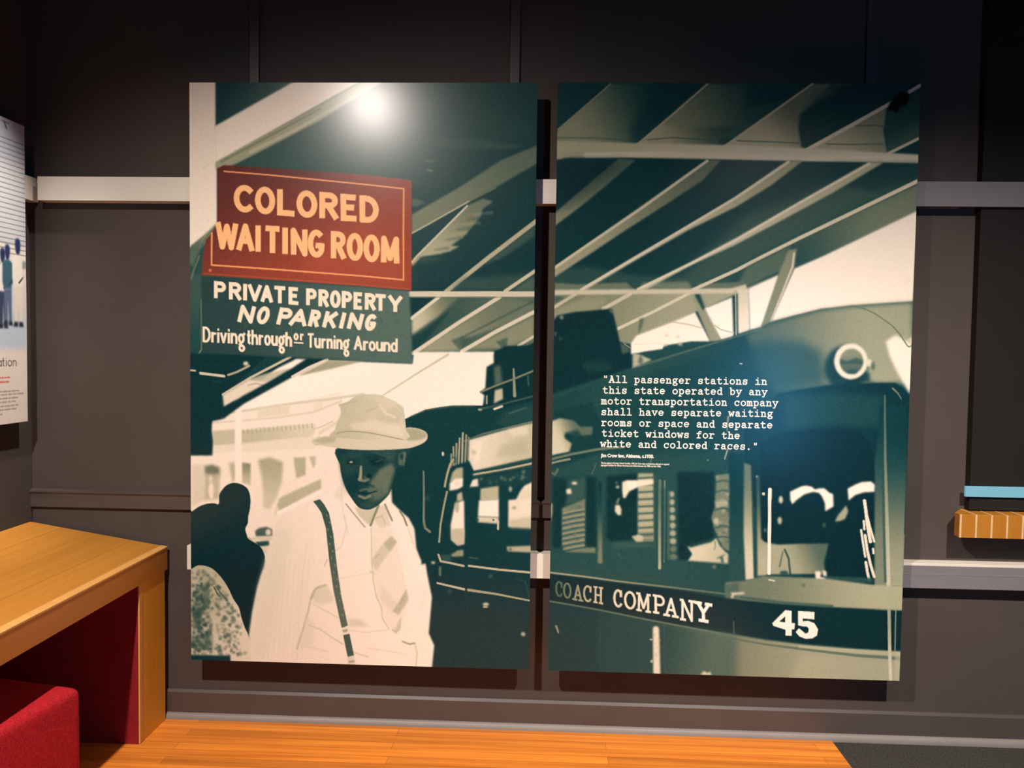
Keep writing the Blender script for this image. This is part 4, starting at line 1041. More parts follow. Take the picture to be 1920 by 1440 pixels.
('p',('g',128,(1024,913),84,(1026,986)),2.8,1,1,[(1066,944),(1065,956),(1061,967),(1055,976),(1047,983),(1038,988),(1027,989),(1017,988),(1007,984),(999,977),(992,968),(988,957),(986,946),(987,934),(991,923),(997,914),(1005,907),(1014,903),(1025,901),(1035,902),(1045,907),(1053,913),(1060,922),(1064,933)]),
('p',70,3.7,0.8,0,[(987,939),(1014,944),(1041,933),(1065,940),(1064,956),(1033,953),(989,958)]),
('p',62,4.7,0.7,1,[(1048,981),(1047,982),(1046,984),(1043,986),(1039,987),(1035,988),(1030,988),(1025,988),(1021,987),(1017,986),(1014,985),(1012,983),(1012,981),(1012,979),(1014,977),(1017,976),(1021,975),(1025,974),(1030,973),(1034,974),(1039,974),(1043,975),(1045,977),(1047,979)]),
('l',140,3.7,3.7,0.5,0,[(992,932),(1013,913)]),
('p',205,2.8,1,1,[(1096,949),(1096,952),(1095,955),(1093,958),(1091,960),(1088,961),(1085,962),(1083,961),(1080,960),(1078,958),(1076,955),(1075,952),(1074,949),(1074,946),(1075,942),(1077,940),(1079,938),(1082,936),(1085,936),(1087,936),(1090,938),(1092,940),(1094,942),(1095,945)]),
('p',80,4.7,0.7,1,[(1107,959),(1107,963),(1106,967),(1105,970),(1104,972),(1102,974),(1100,974),(1098,974),(1097,972),(1095,970),(1094,967),(1093,963),(1093,960),(1093,956),(1093,952),(1094,949),(1096,947),(1097,945),(1099,945),(1101,945),(1103,947),(1105,949),(1106,952),(1107,956)]),
('p',26,3.7,1,0,[(722,1232),(785,1198),(913,1181),(998,1177),(1040,1186),(1062,1194),(1086,1214),(1098,1233),(1110,1262),(1115,1297),(1120,1392),(1129,1721),(965,1707),(744,1701)]),
('p',('g',40,(1157,1169),150,(1177,1728)),5.6,1,0,[(1118,1281),(1128,1095),(1218,1094),(1228,1278),(1229,1726),(1229,1811),(1134,1814)]),
('p',('g',44,(1128,1095),108,(1146,1634)),3.7,0.6,0,[(1117,1299),(1143,1077),(1173,1728),(1131,1729)]),
('l',('g',92,(1146,1095),190,(1180,1784)),(5.6,15.0),3.0,1,0,[(1143,1062),(1152,1280),(1168,1540),(1183,1812)]),
('l',60,(5.6,9.4),4.7,0.6,0,[(1143,1280),(1154,1503),(1167,1709)]),
('l',30,(5.6,7.5),4.7,0.8,0,[(1229,1094),(1229,1353),(1228,1539)]),
('l',105,3.7,2.4,0.8,0,[(1189,1724),(1229,1726)]),
('p',238,2.4,1,0,[(830,1402),(851,1391),(869,1382),(885,1379),(905,1383),(915,1392),(930,1388),(947,1387),(966,1403),(978,1407),(981,1450),(953,1468),(951,1440),(941,1418),(930,1404),(909,1401),(880,1410),(853,1431),(839,1446),(832,1431)]),
('p',238,2.4,1,0,[(1027,1387),(1053,1372),(1074,1363),(1106,1360),(1119,1371),(1119,1396),(1082,1399),(1054,1409),(1041,1420),(1032,1429)]),
('p',150,4.7,1,0,[(1024,1445),(1032,1467),(1022,1493),(1008,1500),(987,1504),(996,1482),(1010,1464)]),
('l',222,11.2,2.2,1,0,[(1086,1428),(1092,1462),(1098,1506),(1111,1571)]),
('l',222,7.5,2.2,1,0,[(1098,1484),(1108,1520),(1124,1570)]),
('l',222,7.5,2.2,1,0,[(1078,1531),(1085,1571),(1095,1624)]),
('l',222,9.4,2.2,1,0,[(1092,1549),(1101,1600),(1114,1651),(1128,1694)]),
('l',222,9.4,2.2,1,0,[(1098,1644),(1104,1677),(1111,1704)]),
('l',222,7.5,2.2,1,0,[(1086,1499),(1089,1528)]),
('l',222,7.5,2.2,1,0,[(1121,1596),(1123,1611)]),
('p',('g',150,(835,1661),90,(953,1602)),4.7,1,0,[(728,1580),(796,1589),(868,1584),(968,1581),(955,1648),(960,1688),(738,1697)]),
('l',60,7.5,3.7,0.8,0,[(818,1607),(832,1636),(839,1691)]),
('l',80,5.6,4.7,0.7,0,[(811,1615),(802,1666)]),
('p',40,4.7,0.8,1,[(832,1688),(832,1690),(830,1691),(828,1693),(825,1694),(822,1695),(818,1695),(814,1695),(810,1695),(807,1694),(805,1692),(803,1690),(803,1688),(803,1686),(805,1684),(807,1683),(810,1682),(814,1681),(817,1680),(821,1681),(825,1681),(828,1682),(830,1684),(832,1686)]),
('p',50,2.8,1,0,[(742,1697),(928,1696),(921,1707),(742,1708)]),
('p',66,3.7,0.9,0,[(960,1695),(1124,1698),(1125,1716),(961,1713)]),
('p',228,2.6,1,0,[(925,1681),(942,1679),(946,1688),(943,1699),(961,1702),(958,1719),(920,1718),(920,1711),(927,1709)]),
('p',205,2.8,1,0,[(949,1675),(963,1678),(966,1695),(953,1697)]),
('p',190,2.8,1,1,[(807,1431),(806,1434),(806,1437),(805,1440),(803,1442),(801,1443),(800,1444),(798,1443),(796,1442),(794,1440),(793,1437),(792,1434),(792,1431),(792,1428),(793,1424),(794,1422),(795,1419),(797,1418),(799,1418),(801,1418),(803,1419),(804,1421),(805,1424),(806,1427)]),
('p',170,2.8,1,1,[(805,1504),(805,1507),(804,1510),(803,1513),(802,1515),(800,1517),(798,1517),(796,1517),(794,1515),(793,1513),(791,1511),(791,1507),(790,1504),(790,1501),(791,1497),(792,1495),(794,1493),(795,1491),(797,1491),(799,1491),(801,1492),(803,1495),(804,1497),(805,1500)]),
('p',190,2.2,1,1,[(744,1411),(744,1413),(744,1414),(743,1415),(742,1416),(741,1417),(739,1417),(738,1417),(736,1416),(735,1415),(734,1414),(734,1413),(733,1412),(734,1410),(734,1409),(735,1408),(736,1407),(737,1406),(739,1406),(740,1406),(742,1407),(743,1407),(744,1409),(744,1410)]),
('p',150,2.2,1,1,[(720,1352),(720,1353),(719,1354),(719,1355),(718,1356),(717,1357),(715,1357),(714,1357),(713,1356),(712,1355),(711,1354),(711,1353),(711,1352),(711,1351),(711,1350),(712,1349),(713,1348),(714,1348),(715,1347),(716,1347),(717,1348),(718,1349),(719,1350),(720,1351)]),
('p',120,3.7,0.6,1,[(754,1539),(754,1541),(754,1543),(753,1544),(752,1545),(751,1546),(749,1546),(748,1546),(746,1545),(745,1544),(744,1543),(744,1541),(743,1539),(744,1537),(744,1535),(745,1534),(746,1532),(747,1532),(749,1531),(750,1532),(752,1532),(753,1533),(754,1535),(754,1537)]),
('p',110,5.6,0.5,1,[(956,1517),(956,1520),(955,1522),(954,1524),(953,1525),(952,1526),(951,1527),(949,1526),(948,1525),(947,1524),(946,1522),(945,1520),(945,1517),(945,1515),(945,1513),(946,1511),(947,1509),(949,1508),(950,1508),(951,1508),(953,1509),(954,1511),(955,1513),(956,1515)]),
('p',('g',40,(638,1327),62,(647,1666)),5.6,1,0,[(615,1272),(670,1271),(682,1725),(626,1727)]),
('p',('g',104,(686,1326),192,(696,1683)),3.4,1,0,[(669,1304),(693,1311),(703,1476),(715,1713),(685,1718),(674,1552)]),
('p',60,3.0,0.9,0,[(702,1457),(712,1457),(726,1702),(715,1709)]),
('p',('g',70,(718,1363),160,(743,1663)),4.1,1,0,[(713,1354),(723,1344),(735,1569),(756,1588),(759,1697),(726,1702)]),
('l',238,13.1,2.2,1,0,[(761,1396),(761,1428)]),
('l',236,11.2,2.2,1,0,[(761,1433),(766,1691)]),
('p',('g',108,(690,1750),160,(1169,1775)),3.7,1,0,[(615,1727),(682,1720),(744,1701),(965,1705),(1131,1723),(1229,1724),(1229,1813),(963,1807),(825,1801),(617,1790)]),
('p',82,11.2,0.8,0,[(615,1735),(662,1726),(663,1783),(617,1780)]),
('l',70,9.4,7.5,0.7,0,[(672,1779),(824,1794),(987,1801)]),
('p',198,3.0,0.9,0,[(635,1763),(683,1760),(683,1767),(646,1772),(643,1787),(637,1784)]),
('l',210,5.6,2.8,0.8,0,[(767,1714),(785,1717)]),
('p',70,3.4,0.6,1,[(891,1729),(891,1731),(890,1732),(889,1734),(888,1734),(887,1735),(885,1735),(884,1735),(883,1735),(881,1734),(880,1733),(880,1731),(880,1730),(880,1728),(880,1727),(881,1726),(882,1725),(884,1724),(885,1724),(886,1724),(888,1725),(889,1725),(890,1727),(890,1728)]),
('p',29,3.0,1,0,[(9,1712),(243,1739),(452,1758),(617,1782),(686,1790),(825,1800),(964,1805),(1178,1810),(1234,1811),(1237,1954),(1182,1952),(1072,1949),(899,1939),(760,1926),(661,1912),(489,1890),(350,1868),(169,1834),(-8,1810),(-10,1709)]),
('p',('g',40,(58,1949),146,(993,1998)),3.0,1,0,[(-8,1812),(169,1836),(350,1869),(489,1892),(661,1914),(760,1928),(899,1941),(1072,1951),(1237,1956),(1235,2085),(-15,2125)]),
('p',('g',52,(379,1978),84,(585,2010)),26.2,0.8,0,[(188,1849),(350,1869),(508,1897),(661,1916),(662,2103),(194,2118)]),
('p',166,26.2,0.5,0,[(881,1967),(1227,1983),(1231,2076),(847,2074)]),
('l',168,13.1,3.7,0.8,0,[(881,1950),(1072,1959),(1234,1964)]),
('l',92,(5.6,11.2),4.7,0.8,0,[(632,1924),(760,1944),(899,1958),(1073,1974),(1231,1981)]),
('l',('g',92,(18,1810),100,(620,1913)),6.0,3.4,1,0,[(-8,1809),(169,1836),(350,1868),(508,1894),(639,1915)]),
('l',('g',140,(16,1708),95,(616,1765)),6.4,3.0,1,0,[(-10,1707),(120,1719),(243,1733),(452,1752),(635,1770)]),
('l',100,3.7,2.8,0.7,0,[(647,1865),(650,1909)]),
('l',('g',150,(1183,1822),200,(1193,2048)),11.2,2.8,1,0,[(1183,1812),(1190,1954),(1198,2077)]),
('l',150,3.0,1.9,1,0,[(1206,1780),(1207,1878),(1208,1953)]),
('p',178,3.7,0.6,0,[(1208,1957),(1234,1958),(1234,2070),(1208,2067)]),
('p',206,2.6,1,0,[(366,1898),(371,1890),(384,1890),(388,1901),(396,2064),(371,2062)]),
('b',[(370,1911),(387,1910),(392,2050),(375,2051)],9,(150,190),(2.805,5.61),21,0.6),
('p',190,1.9,0.8,1,[(367,1938),(367,1939),(366,1939),(365,1940),(364,1940),(363,1941),(361,1941),(360,1941),(358,1941),(357,1940),(356,1940),(356,1939),(355,1938),(356,1937),(356,1937),(357,1936),(358,1936),(360,1935),(361,1935),(363,1935),(364,1935),(365,1936),(366,1936),(367,1937)]),
('p',170,2.2,0.8,1,[(370,2016),(370,2018),(370,2019),(369,2020),(368,2021),(366,2022),(365,2022),(363,2022),(362,2022),(361,2021),(360,2019),(359,2018),(359,2017),(359,2015),(360,2014),(361,2013),(362,2012),(363,2011),(365,2011),(366,2011),(367,2011),(369,2012),(369,2013),(370,2015)]),
('l',140,(7.5,5.6),3.7,0.9,0,[(25,1900),(33,1922)]),
('p',196,2.4,1,0,[(536,2059),(549,2045),(560,2053),(571,2047),(575,2060)]),
('l',72,5.6,5.6,0.5,0,[(405,1885),(414,2053)]),
('l',66,3.0,3.0,0.6,0,[(178,1869),(183,2057)]),
('t',6.4,1.9,1,[('Cs',(22,1739,42,1742,43,1793,23,1790),92)]),
('t',6.4,1.9,1,[('Os',(50,1744,73,1747,74,1798,51,1795),110)]),
('t',6.4,1.9,1,[('As',(83,1750,115,1754,116,1806,84,1801),138)]),
('t',6.4,1.9,1,[('Cs',(121,1751,145,1755,146,1809,122,1805),165)]),
('t',6.4,1.9,1,[('Hs',(156,1755,186,1759,187,1814,157,1809),178)]),
('t',8.2,1.9,1,[('Cs',(228,1764,252,1767,254,1824,229,1821),200)]),
('t',8.2,1.9,1,[('Os',(266,1769,300,1773,301,1831,267,1826),212)]),
('t',8.2,1.9,1,[('Ms',(308,1774,353,1780,355,1840,309,1833),218)]),
('t',8.2,1.9,1,[('Ps',(366,1780,402,1785,404,1845,368,1840),226)]),
('t',8.2,1.9,1,[('As',(405,1788,450,1794,452,1855,406,1848),232)]),
('t',8.2,1.9,1,[('Ns',(461,1793,507,1799,509,1868,463,1862),238)]),
('t',11.2,1.9,1,[('Ys',(513,1801,568,1809,570,1870,515,1862),246)]),
('p',247,1.9,1,0,[(826,1820),(848,1822),(849,1865),(861,1866),(859,1887),(850,1888),(851,1910),(829,1910),(829,1890),(786,1877),(782,1868)]),
('p',29,1.9,1,0,[(826,1842),(827,1864),(806,1861)]),
('p',247,1.9,1,0,[(870,1822),(927,1824),(927,1850),(887,1848),(887,1858),(907,1856),(928,1864),(941,1885),(938,1907),(922,1918),(898,1920),(877,1912),(864,1897),(875,1883),(889,1894),(898,1902),(908,1897),(909,1884),(902,1876),(888,1876),(872,1873)]),
('p',52,7.5,0.6,0,[(1,1365),(123,1357),(160,1362),(166,1633),(6,1637)]),
('p',30,7.5,0.8,0,[(3,1369),(52,1374),(53,1453),(38,1478),(40,1618),(7,1618)]),
('p',30,7.5,0.8,0,[(120,1363),(157,1365),(162,1615),(124,1609)]),
('p',80,7.5,0.6,0,[(64,1377),(120,1366),(120,1442),(53,1465)]),
('p',112,5.6,1,0,[(39,1478),(120,1442),(120,1616),(159,1615),(159,1634),(53,1633),(41,1611)]),
('l',66,7.5,4.7,0.7,0,[(40,1504),(79,1494),(119,1486)]),
('l',150,5.6,5.6,0.5,0,[(43,1495),(78,1487),(117,1480)]),
('l',66,7.5,4.7,0.7,0,[(40,1522),(79,1512),(119,1504)]),
('l',150,5.6,5.6,0.5,0,[(43,1514),(79,1505),(118,1498)]),
('l',66,7.5,4.7,0.7,0,[(40,1540),(79,1530),(120,1523)]),
('l',150,5.6,5.6,0.5,0,[(43,1532),(79,1523),(118,1516)]),
('l',66,7.5,4.7,0.7,0,[(41,1559),(80,1549),(120,1541)]),
('l',150,5.6,5.6,0.5,0,[(44,1550),(79,1542),(118,1535)]),
('l',66,7.5,4.7,0.7,0,[(41,1577),(80,1567),(120,1559)]),
('l',150,5.6,5.6,0.5,0,[(44,1569),(80,1560),(119,1553)]),
('l',66,7.5,4.7,0.7,0,[(41,1595),(80,1585),(121,1578)]),
('l',150,5.6,5.6,0.5,0,[(44,1587),(80,1579),(119,1571)]),
('l',66,7.5,4.7,0.7,0,[(42,1614),(81,1604),(121,1596)]),
('l',150,5.6,5.6,0.5,0,[(45,1605),(80,1597),(119,1590)]),
('l',66,7.5,4.7,0.7,0,[(42,1632),(81,1622),(121,1614)]),
('l',150,5.6,5.6,0.5,0,[(45,1624),(81,1615),(120,1608)]),
('b',[(42,1481),(117,1451),(117,1609),(45,1605)],40,(70,160),(2.805,5.61),33,0.4),
('p',196,2.4,1,1,[(90,1388),(90,1389),(89,1390),(87,1392),(85,1393),(83,1393),(81,1393),(78,1393),(76,1393),(74,1392),(72,1391),(71,1389),(71,1388),(71,1386),(72,1385),(74,1384),(76,1383),(78,1382),(80,1382),(83,1382),(85,1383),(87,1384),(89,1385),(90,1386)]),
('p',208,2.6,1,0,[(52,1410),(68,1407),(72,1425),(54,1427)]),
('p',('g',40,(170,1393),116,(175,1659)),4.7,1,0,[(163,1378),(176,1378),(184,1671),(168,1671)]),
('p',26,9.4,0.8,0,[(192,1362),(300,1347),(305,1580),(215,1594),(196,1582)]),
('p',150,3.7,1,0,[(302,1348),(356,1347),(363,1588),(308,1589)]),
('p',80,9.4,0.5,0,[(307,1557),(362,1553),(363,1589),(308,1590)]),
('l',84,7.5,4.1,0.8,0,[(302,1366),(358,1361)]),
('l',178,5.6,7.5,0.45,0,[(304,1377),(355,1374)]),
('l',84,7.5,4.1,0.8,0,[(302,1391),(358,1386)]),
('l',178,5.6,7.5,0.45,0,[(305,1402),(355,1399)]),
('l',84,7.5,4.1,0.8,0,[(303,1416),(359,1411)]),
('l',178,5.6,7.5,0.45,0,[(305,1427),(356,1424)]),
('l',84,7.5,4.1,0.8,0,[(303,1441),(359,1437)]),
('l',178,5.6,7.5,0.45,0,[(306,1452),(356,1449)]),
('l',84,7.5,4.1,0.8,0,[(304,1466),(360,1462)]),
('l',178,5.6,7.5,0.45,0,[(306,1478),(357,1474)]),
('l',84,7.5,4.1,0.8,0,[(305,1491),(360,1487)]),
('l',178,5.6,7.5,0.45,0,[(307,1503),(357,1499)]),
('l',84,7.5,4.1,0.8,0,[(305,1516),(361,1512)]),
('l',178,5.6,7.5,0.45,0,[(307,1528),(358,1524)]),
('l',84,7.5,4.1,0.8,0,[(306,1542),(361,1537)]),
('l',178,5.6,7.5,0.45,0,[(308,1553),(359,1550)]),
('l',84,7.5,4.1,0.8,0,[(306,1567),(362,1562)]),
('l',178,5.6,7.5,0.45,0,[(309,1578),(359,1575)]),
('p',26,3.7,0.6,0,[(298,1391),(304,1400),(273,1416),(265,1439),(302,1444),(301,1400)]),
('p',216,3.0,1,0,[(248,1380),(263,1374),(297,1373),(358,1369),(358,1385),(301,1398),(273,1413),(260,1436),(252,1436),(248,1408)]),
('p',236,5.6,0.8,0,[(263,1377),(297,1377),(298,1394),(270,1407)]),
('p',200,3.4,1,0,[(225,1462),(240,1461),(247,1477),(246,1497),(235,1498),(224,1484)]),
('p',150,3.4,1,0,[(234,1439),(240,1436),(234,1458),(228,1458)]),
('p',170,2.8,1,1,[(238,1398),(238,1399),(237,1401),(236,1402),(235,1403),(234,1403),(232,1403),(231,1403),(229,1403),(228,1402),(227,1401),(227,1399),(226,1398),(227,1396),(227,1395),(228,1394),(229,1393),(231,1392),(232,1392),(233,1392),(235,1393),(236,1394),(237,1395),(237,1396)]),
('p',130,3.7,0.6,1,[(232,1383),(232,1384),(231,1386),(231,1387),(230,1388),(229,1388),(228,1388),(227,1388),(226,1388),(226,1387),(225,1386),(224,1384),(224,1383),(224,1381),(225,1380),(225,1379),(226,1378),(227,1377),(228,1377),(229,1377),(230,1378),(231,1379),(231,1380),(232,1381)]),
('p',172,4.7,1,0,[(284,1572),(308,1565),(326,1570),(324,1589),(302,1592)]),
('p',74,7.5,0.8,0,[(218,1594),(308,1594),(367,1594),(368,1610),(218,1616)]),
('l',90,3.7,5.6,0.5,0,[(239,1632),(250,1654)]),
('l',('g',100,(379,1389),160,(385,1672)),10.3,3.7,1,0,[(379,1373),(381,1515),(385,1682)]),
('l',126,4.5,3.0,1,0,[(396,1373),(399,1514),(400,1659)]),
('p',64,5.6,0.6,0,[(356,1349),(373,1348),(380,1673),(366,1657)]),
('p',60,7.5,0.6,0,[(385,1398),(409,1398),(415,1656),(390,1656)]),
('p',168,3.7,0.85,1,[(430,1419),(430,1422),(429,1425),(428,1427),(426,1429),(424,1430),(422,1430),(420,1430),(418,1429),(416,1427),(414,1425),(414,1423),(413,1420),(413,1417),(414,1414),(416,1412),(417,1410),(419,1409),(421,1409),(424,1409),(426,1410),(428,1412),(429,1414),(430,1417)]),
('p',168,3.7,0.85,1,[(432,1447),(432,1450),(431,1452),(430,1455),(428,1456),(426,1458),(423,1458),(421,1458),(419,1457),(417,1455),(415,1453),(414,1450),(414,1447),(414,1444),(415,1442),(416,1440),(418,1438),(420,1437),(423,1436),(425,1436),(427,1438),(429,1439),(431,1441),(432,1444)]),
('p',168,3.7,0.85,1,[(434,1474),(434,1477),(433,1480),(431,1482),(429,1484),(427,1485),(425,1486),(422,1485),(420,1484),(418,1483),(416,1480),(415,1478),(415,1475),(415,1472),(416,1469),(417,1467),(419,1465),(422,1464),(424,1464),(427,1464),(429,1465),(431,1467),(433,1469),(434,1472)]),
('p',168,3.7,0.85,1,[(436,1502),(436,1505),(435,1508),(433,1510),(431,1512),(429,1513),(426,1513),(423,1513),(421,1512),(419,1510),(417,1508),(416,1505),(415,1503),(416,1500),(417,1497),(418,1495),(420,1493),(423,1492),(425,1491),(428,1492),(431,1493),(433,1494),(434,1497),(435,1499)]),
('p',168,3.7,0.85,1,[(438,1530),(437,1533),(436,1535),(435,1538),(433,1539),(430,1541),(427,1541),(424,1541),(422,1540),(420,1538),(418,1536),(417,1533),(416,1530),(416,1527),(417,1525),(419,1522),(421,1521),(424,1519),(427,1519),(430,1519),(432,1520),(434,1522),(436,1524),(437,1527)]),
('p',168,3.7,0.85,1,[(440,1557),(439,1560),(438,1563),(436,1565),(434,1567),(431,1568),(429,1569),(426,1568),(423,1567),(420,1566),(419,1563),(417,1561),(417,1558),(417,1555),(418,1552),(420,1550),(422,1548),(425,1547),(428,1547),(431,1547),(434,1548),(436,1550),(438,1552),(439,1555)]),
('p',168,3.7,0.85,1,[(441,1585),(441,1588),(440,1591),(438,1593),(436,1595),(433,1596),(430,1596),(427,1596),(424,1595),(421,1593),(419,1591),(418,1588),(418,1586),(418,1583),(419,1580),(421,1578),(423,1576),(426,1575),(429,1574),(432,1575),(435,1576),(438,1577),(440,1580),(441,1582)]),
('p',110,3.7,0.85,1,[(443,1613),(443,1616),(442,1618),(440,1621),(437,1622),(434,1624),(431,1624),(428,1624),(425,1623),(422,1621),(420,1619),(419,1616),(418,1613),(419,1611),(420,1608),(422,1606),(424,1604),(427,1603),(431,1602),(434,1602),(437,1603),(440,1605),(442,1607),(443,1610)]),
('p',110,3.7,0.85,1,[(445,1641),(445,1643),(444,1646),(442,1648),(439,1650),(436,1651),(432,1652),(429,1652),(426,1651),(423,1649),(421,1647),(420,1644),(419,1641),(420,1638),(421,1636),(423,1633),(425,1632),(429,1630),(432,1630),(435,1630),(439,1631),(441,1633),(443,1635),(445,1638)]),
('l',96,9.4,3.7,0.5,0,[(412,1413),(415,1649)]),
('p',24,9.4,0.8,0,[(439,1341),(568,1338),(571,1573),(482,1601),(449,1639)]),
('p',112,5.6,1,0,[(575,1349),(618,1343),(625,1616),(603,1604),(574,1542),(560,1498),(572,1466)]),
('b',[(573,1351),(616,1347),(623,1603),(587,1573),(573,1510),(575,1466)],55,(60,175),(3.74,8.415000000000001),41,0.55),
('l',58,7.5,4.7,0.5,0,[(571,1375),(597,1367),(618,1371)]),
('l',58,7.5,4.7,0.5,0,[(572,1409),(598,1402),(619,1405)]),
('l',58,7.5,4.7,0.5,0,[(573,1444),(599,1436),(620,1440)]),
('l',58,7.5,4.7,0.5,0,[(573,1472),(599,1464),(621,1468)]),
('l',58,7.5,4.7,0.5,0,[(575,1535),(601,1527),(623,1531)]),
('l',58,7.5,4.7,0.5,0,[(576,1572),(602,1565),(624,1568)]),
('p',176,4.7,0.8,1,[(588,1511),(587,1514),(586,1516),(585,1519),(583,1520),(581,1522),(579,1522),(576,1522),(574,1521),(572,1519),(570,1517),(569,1514),(569,1511),(569,1508),(570,1505),(572,1503),(573,1501),(576,1500),(578,1500),(580,1500),(583,1501),(585,1503),(586,1505),(587,1508)]),
('p',176,5.6,0.6,0,[(571,1441),(598,1431),(617,1437),(615,1456),(578,1463)]),
('p',('g',192,(501,1622),176,(594,1629)),2.8,1,0,[(478,1602),(492,1607),(538,1593),(562,1586),(580,1571),(593,1598),(613,1619),(623,1626),(623,1660),(483,1653),(497,1630)]),
('l',120,5.6,3.7,0.6,0,[(575,1584),(578,1600),(574,1611)]),
('p',60,3.7,0.8,0,[(579,1645),(607,1629),(617,1627),(604,1635),(609,1660),(601,1661),(596,1642)]),
('p',26,5.6,0.8,0,[(478,1602),(495,1630),(483,1651),(452,1652),(451,1608)]),
('l',120,3.7,3.7,0.5,0,[(484,1654),(546,1657),(620,1662)]),
('p',120,4.7,0.6,1,[(582,1673),(582,1675),(582,1677),(580,1679),(579,1680),(577,1681),(575,1681),(573,1681),(571,1680),(570,1679),(569,1677),(568,1675),(568,1673),(568,1672),(568,1670),(570,1668),(571,1667),(573,1666),(575,1666),(577,1666),(579,1667),(580,1668),(581,1669),(582,1671)]),
('p',('g',50,(44,1114),60,(229,1055)),11.2,0.8,0,[(-5,1092),(117,1045),(283,979),(284,1026),(137,1112),(0,1152)]),
('p',38,11.2,0.7,0,[(0,1143),(137,1103),(176,1186),(168,1280),(1,1340)]),
('p',('g',192,(8,1227),96,(92,1188)),6.5,1,0,[(-4,1171),(26,1159),(73,1166),(98,1188),(142,1187),(139,1215),(83,1222),(49,1211),(42,1226),(69,1248),(60,1277),(-2,1291)]),
('p',44,7.5,0.85,0,[(42,1211),(87,1199),(106,1221),(80,1237),(50,1234)]),
('l',122,8.4,3.7,0.8,0,[(-5,1305),(66,1286),(162,1266),(252,1256)]),
('l',64,5.6,3.7,0.8,0,[(-5,1295),(75,1277)]),
('l',150,7.5,3.7,0.8,0,[(-7,1320),(29,1310),(62,1303)]),
('p',60,9.4,0.6,0,[(-5,1331),(163,1299),(164,1352),(-4,1363)]),
('l',110,7.5,4.7,0.7,0,[(-3,1350),(11,1359),(22,1340)]),
('l',110,3.0,2.4,0.7,0,[(156,1315),(142,1353)]),
('l',130,3.0,2.2,0.7,0,[(349,1292),(342,1320)]),
('p',180,4.7,0.8,0,[(-7,1458),(5,1463),(4,1501),(-5,1539)]),
('l',150,(7.5,2.8),3.7,0.8,0,[(610,1145),(607,1194)]),
('l',170,4.7,2.4,0.8,0,[(611,1259),(602,1291)]),
('p',120,1.9,0.8,1,[(547,1297),(547,1298),(547,1299),(546,1300),(545,1301),(544,1301),(544,1301),(543,1301),(542,1301),(541,1300),(540,1299),(540,1299),(540,1298),(540,1297),(540,1296),(541,1295),(542,1294),(542,1294),(543,1294),(544,1294),(545,1294),(546,1295),(547,1296),(547,1296)]),
('p',56,2.8,1,0,[(278,938),(313,923),(379,913),(387,900),(478,885),(535,887),(484,906),(356,947),(276,979)]),
('p',176,3.7,0.9,0,[(275,927),(297,931),(342,950),(312,964),(276,979)]),
('p',70,3.7,0.7,0,[(301,931),(312,953),(307,968),(294,960)]),
('p',188,2.8,0.8,1,[(396,898),(395,899),(395,900),(394,901),(392,902),(390,902),(388,902),(387,902),(385,902),(383,901),(382,900),(381,899),(381,898),(381,897),(382,896),(383,895),(385,894),(386,893),(388,893),(390,893),(392,894),(393,894),(395,895),(395,897)]),
('p',180,2.8,0.8,1,[(447,893),(447,895),(446,896),(445,897),(443,898),(440,899),(438,899),(436,899),(433,898),(432,897),(430,896),(429,895),(429,894),(429,892),(430,891),(431,890),(433,889),(435,888),(438,888),(440,888),(442,889),(444,889),(446,891),(447,892)]),
('p',31,2.6,1,0,[(-6,820),(13,799),(72,787),(200,774),(219,843),(230,891),(261,903),(270,978),(117,1028),(-13,1073)]),
('p',110,2.6,0.8,0,[(190,776),(203,776),(205,791),(194,787)]),
('p',140,2.8,0.8,1,[(33,806),(33,808),(32,810),(31,811),(30,813),(28,813),(26,814),(24,813),(22,813),(21,811),(19,810),(19,808),(18,806),(18,804),(19,803),(20,801),(22,800),(24,799),(26,799),(28,799),(29,800),(31,801),(32,802),(33,804)]),
('p',120,2.8,0.7,1,[(8,864),(8,866),(8,868),(7,869),(6,870),(5,871),(4,872),(4,871),(3,871),(2,869),(1,868),(1,866),(1,864),(1,862),(1,860),(2,859),(2,858),(3,857),(4,857),(5,857),(6,858),(7,859),(8,860),(8,862)]),
('p',80,4.7,0.5,1,[(31,880),(30,882),(30,884),(29,886),(27,887),(25,888),(23,888),(21,888),(20,887),(18,886),(17,884),(16,883),(16,881),(16,879),(17,877),(18,875),(19,874),(21,873),(23,873),(25,873),(27,874),(28,875),(30,877),(30,879)]),
('p',98,3.7,0.7,0,[(231,894),(259,901),(263,924),(238,932)]),
('l',150,3.7,2.4,0.8,0,[(244,894),(265,909)]),
('p',54,15.0,0.6,0,[(97,963),(190,955),(209,988),(116,1000)]),
('p',(6,14,8),2.8,1,0,[(1119,90),(1125,66),(1144,45),(1159,29),(1186,29),(1192,57),(1181,73),(1161,81),(1151,98),(1133,91)]),
('p',66,7.5,0.6,0,[(1192,52),(1224,43),(1222,79),(1166,106)]),
('p',215,1.7,0.8,1,[(655,959),(655,959),(654,960),(654,960),(652,961),(651,961),(650,961),(648,961),(647,961),(646,961),(645,960),(644,960),(644,959),(644,958),(645,958),(646,957),(647,957),(648,957),(650,957),(651,957),(652,957),(654,957),(654,958),(655,958)]),
('p',22,37.4,0.4,0,[(29,263),(250,262),(87,409),(-1,443),(-3,285)])],
}
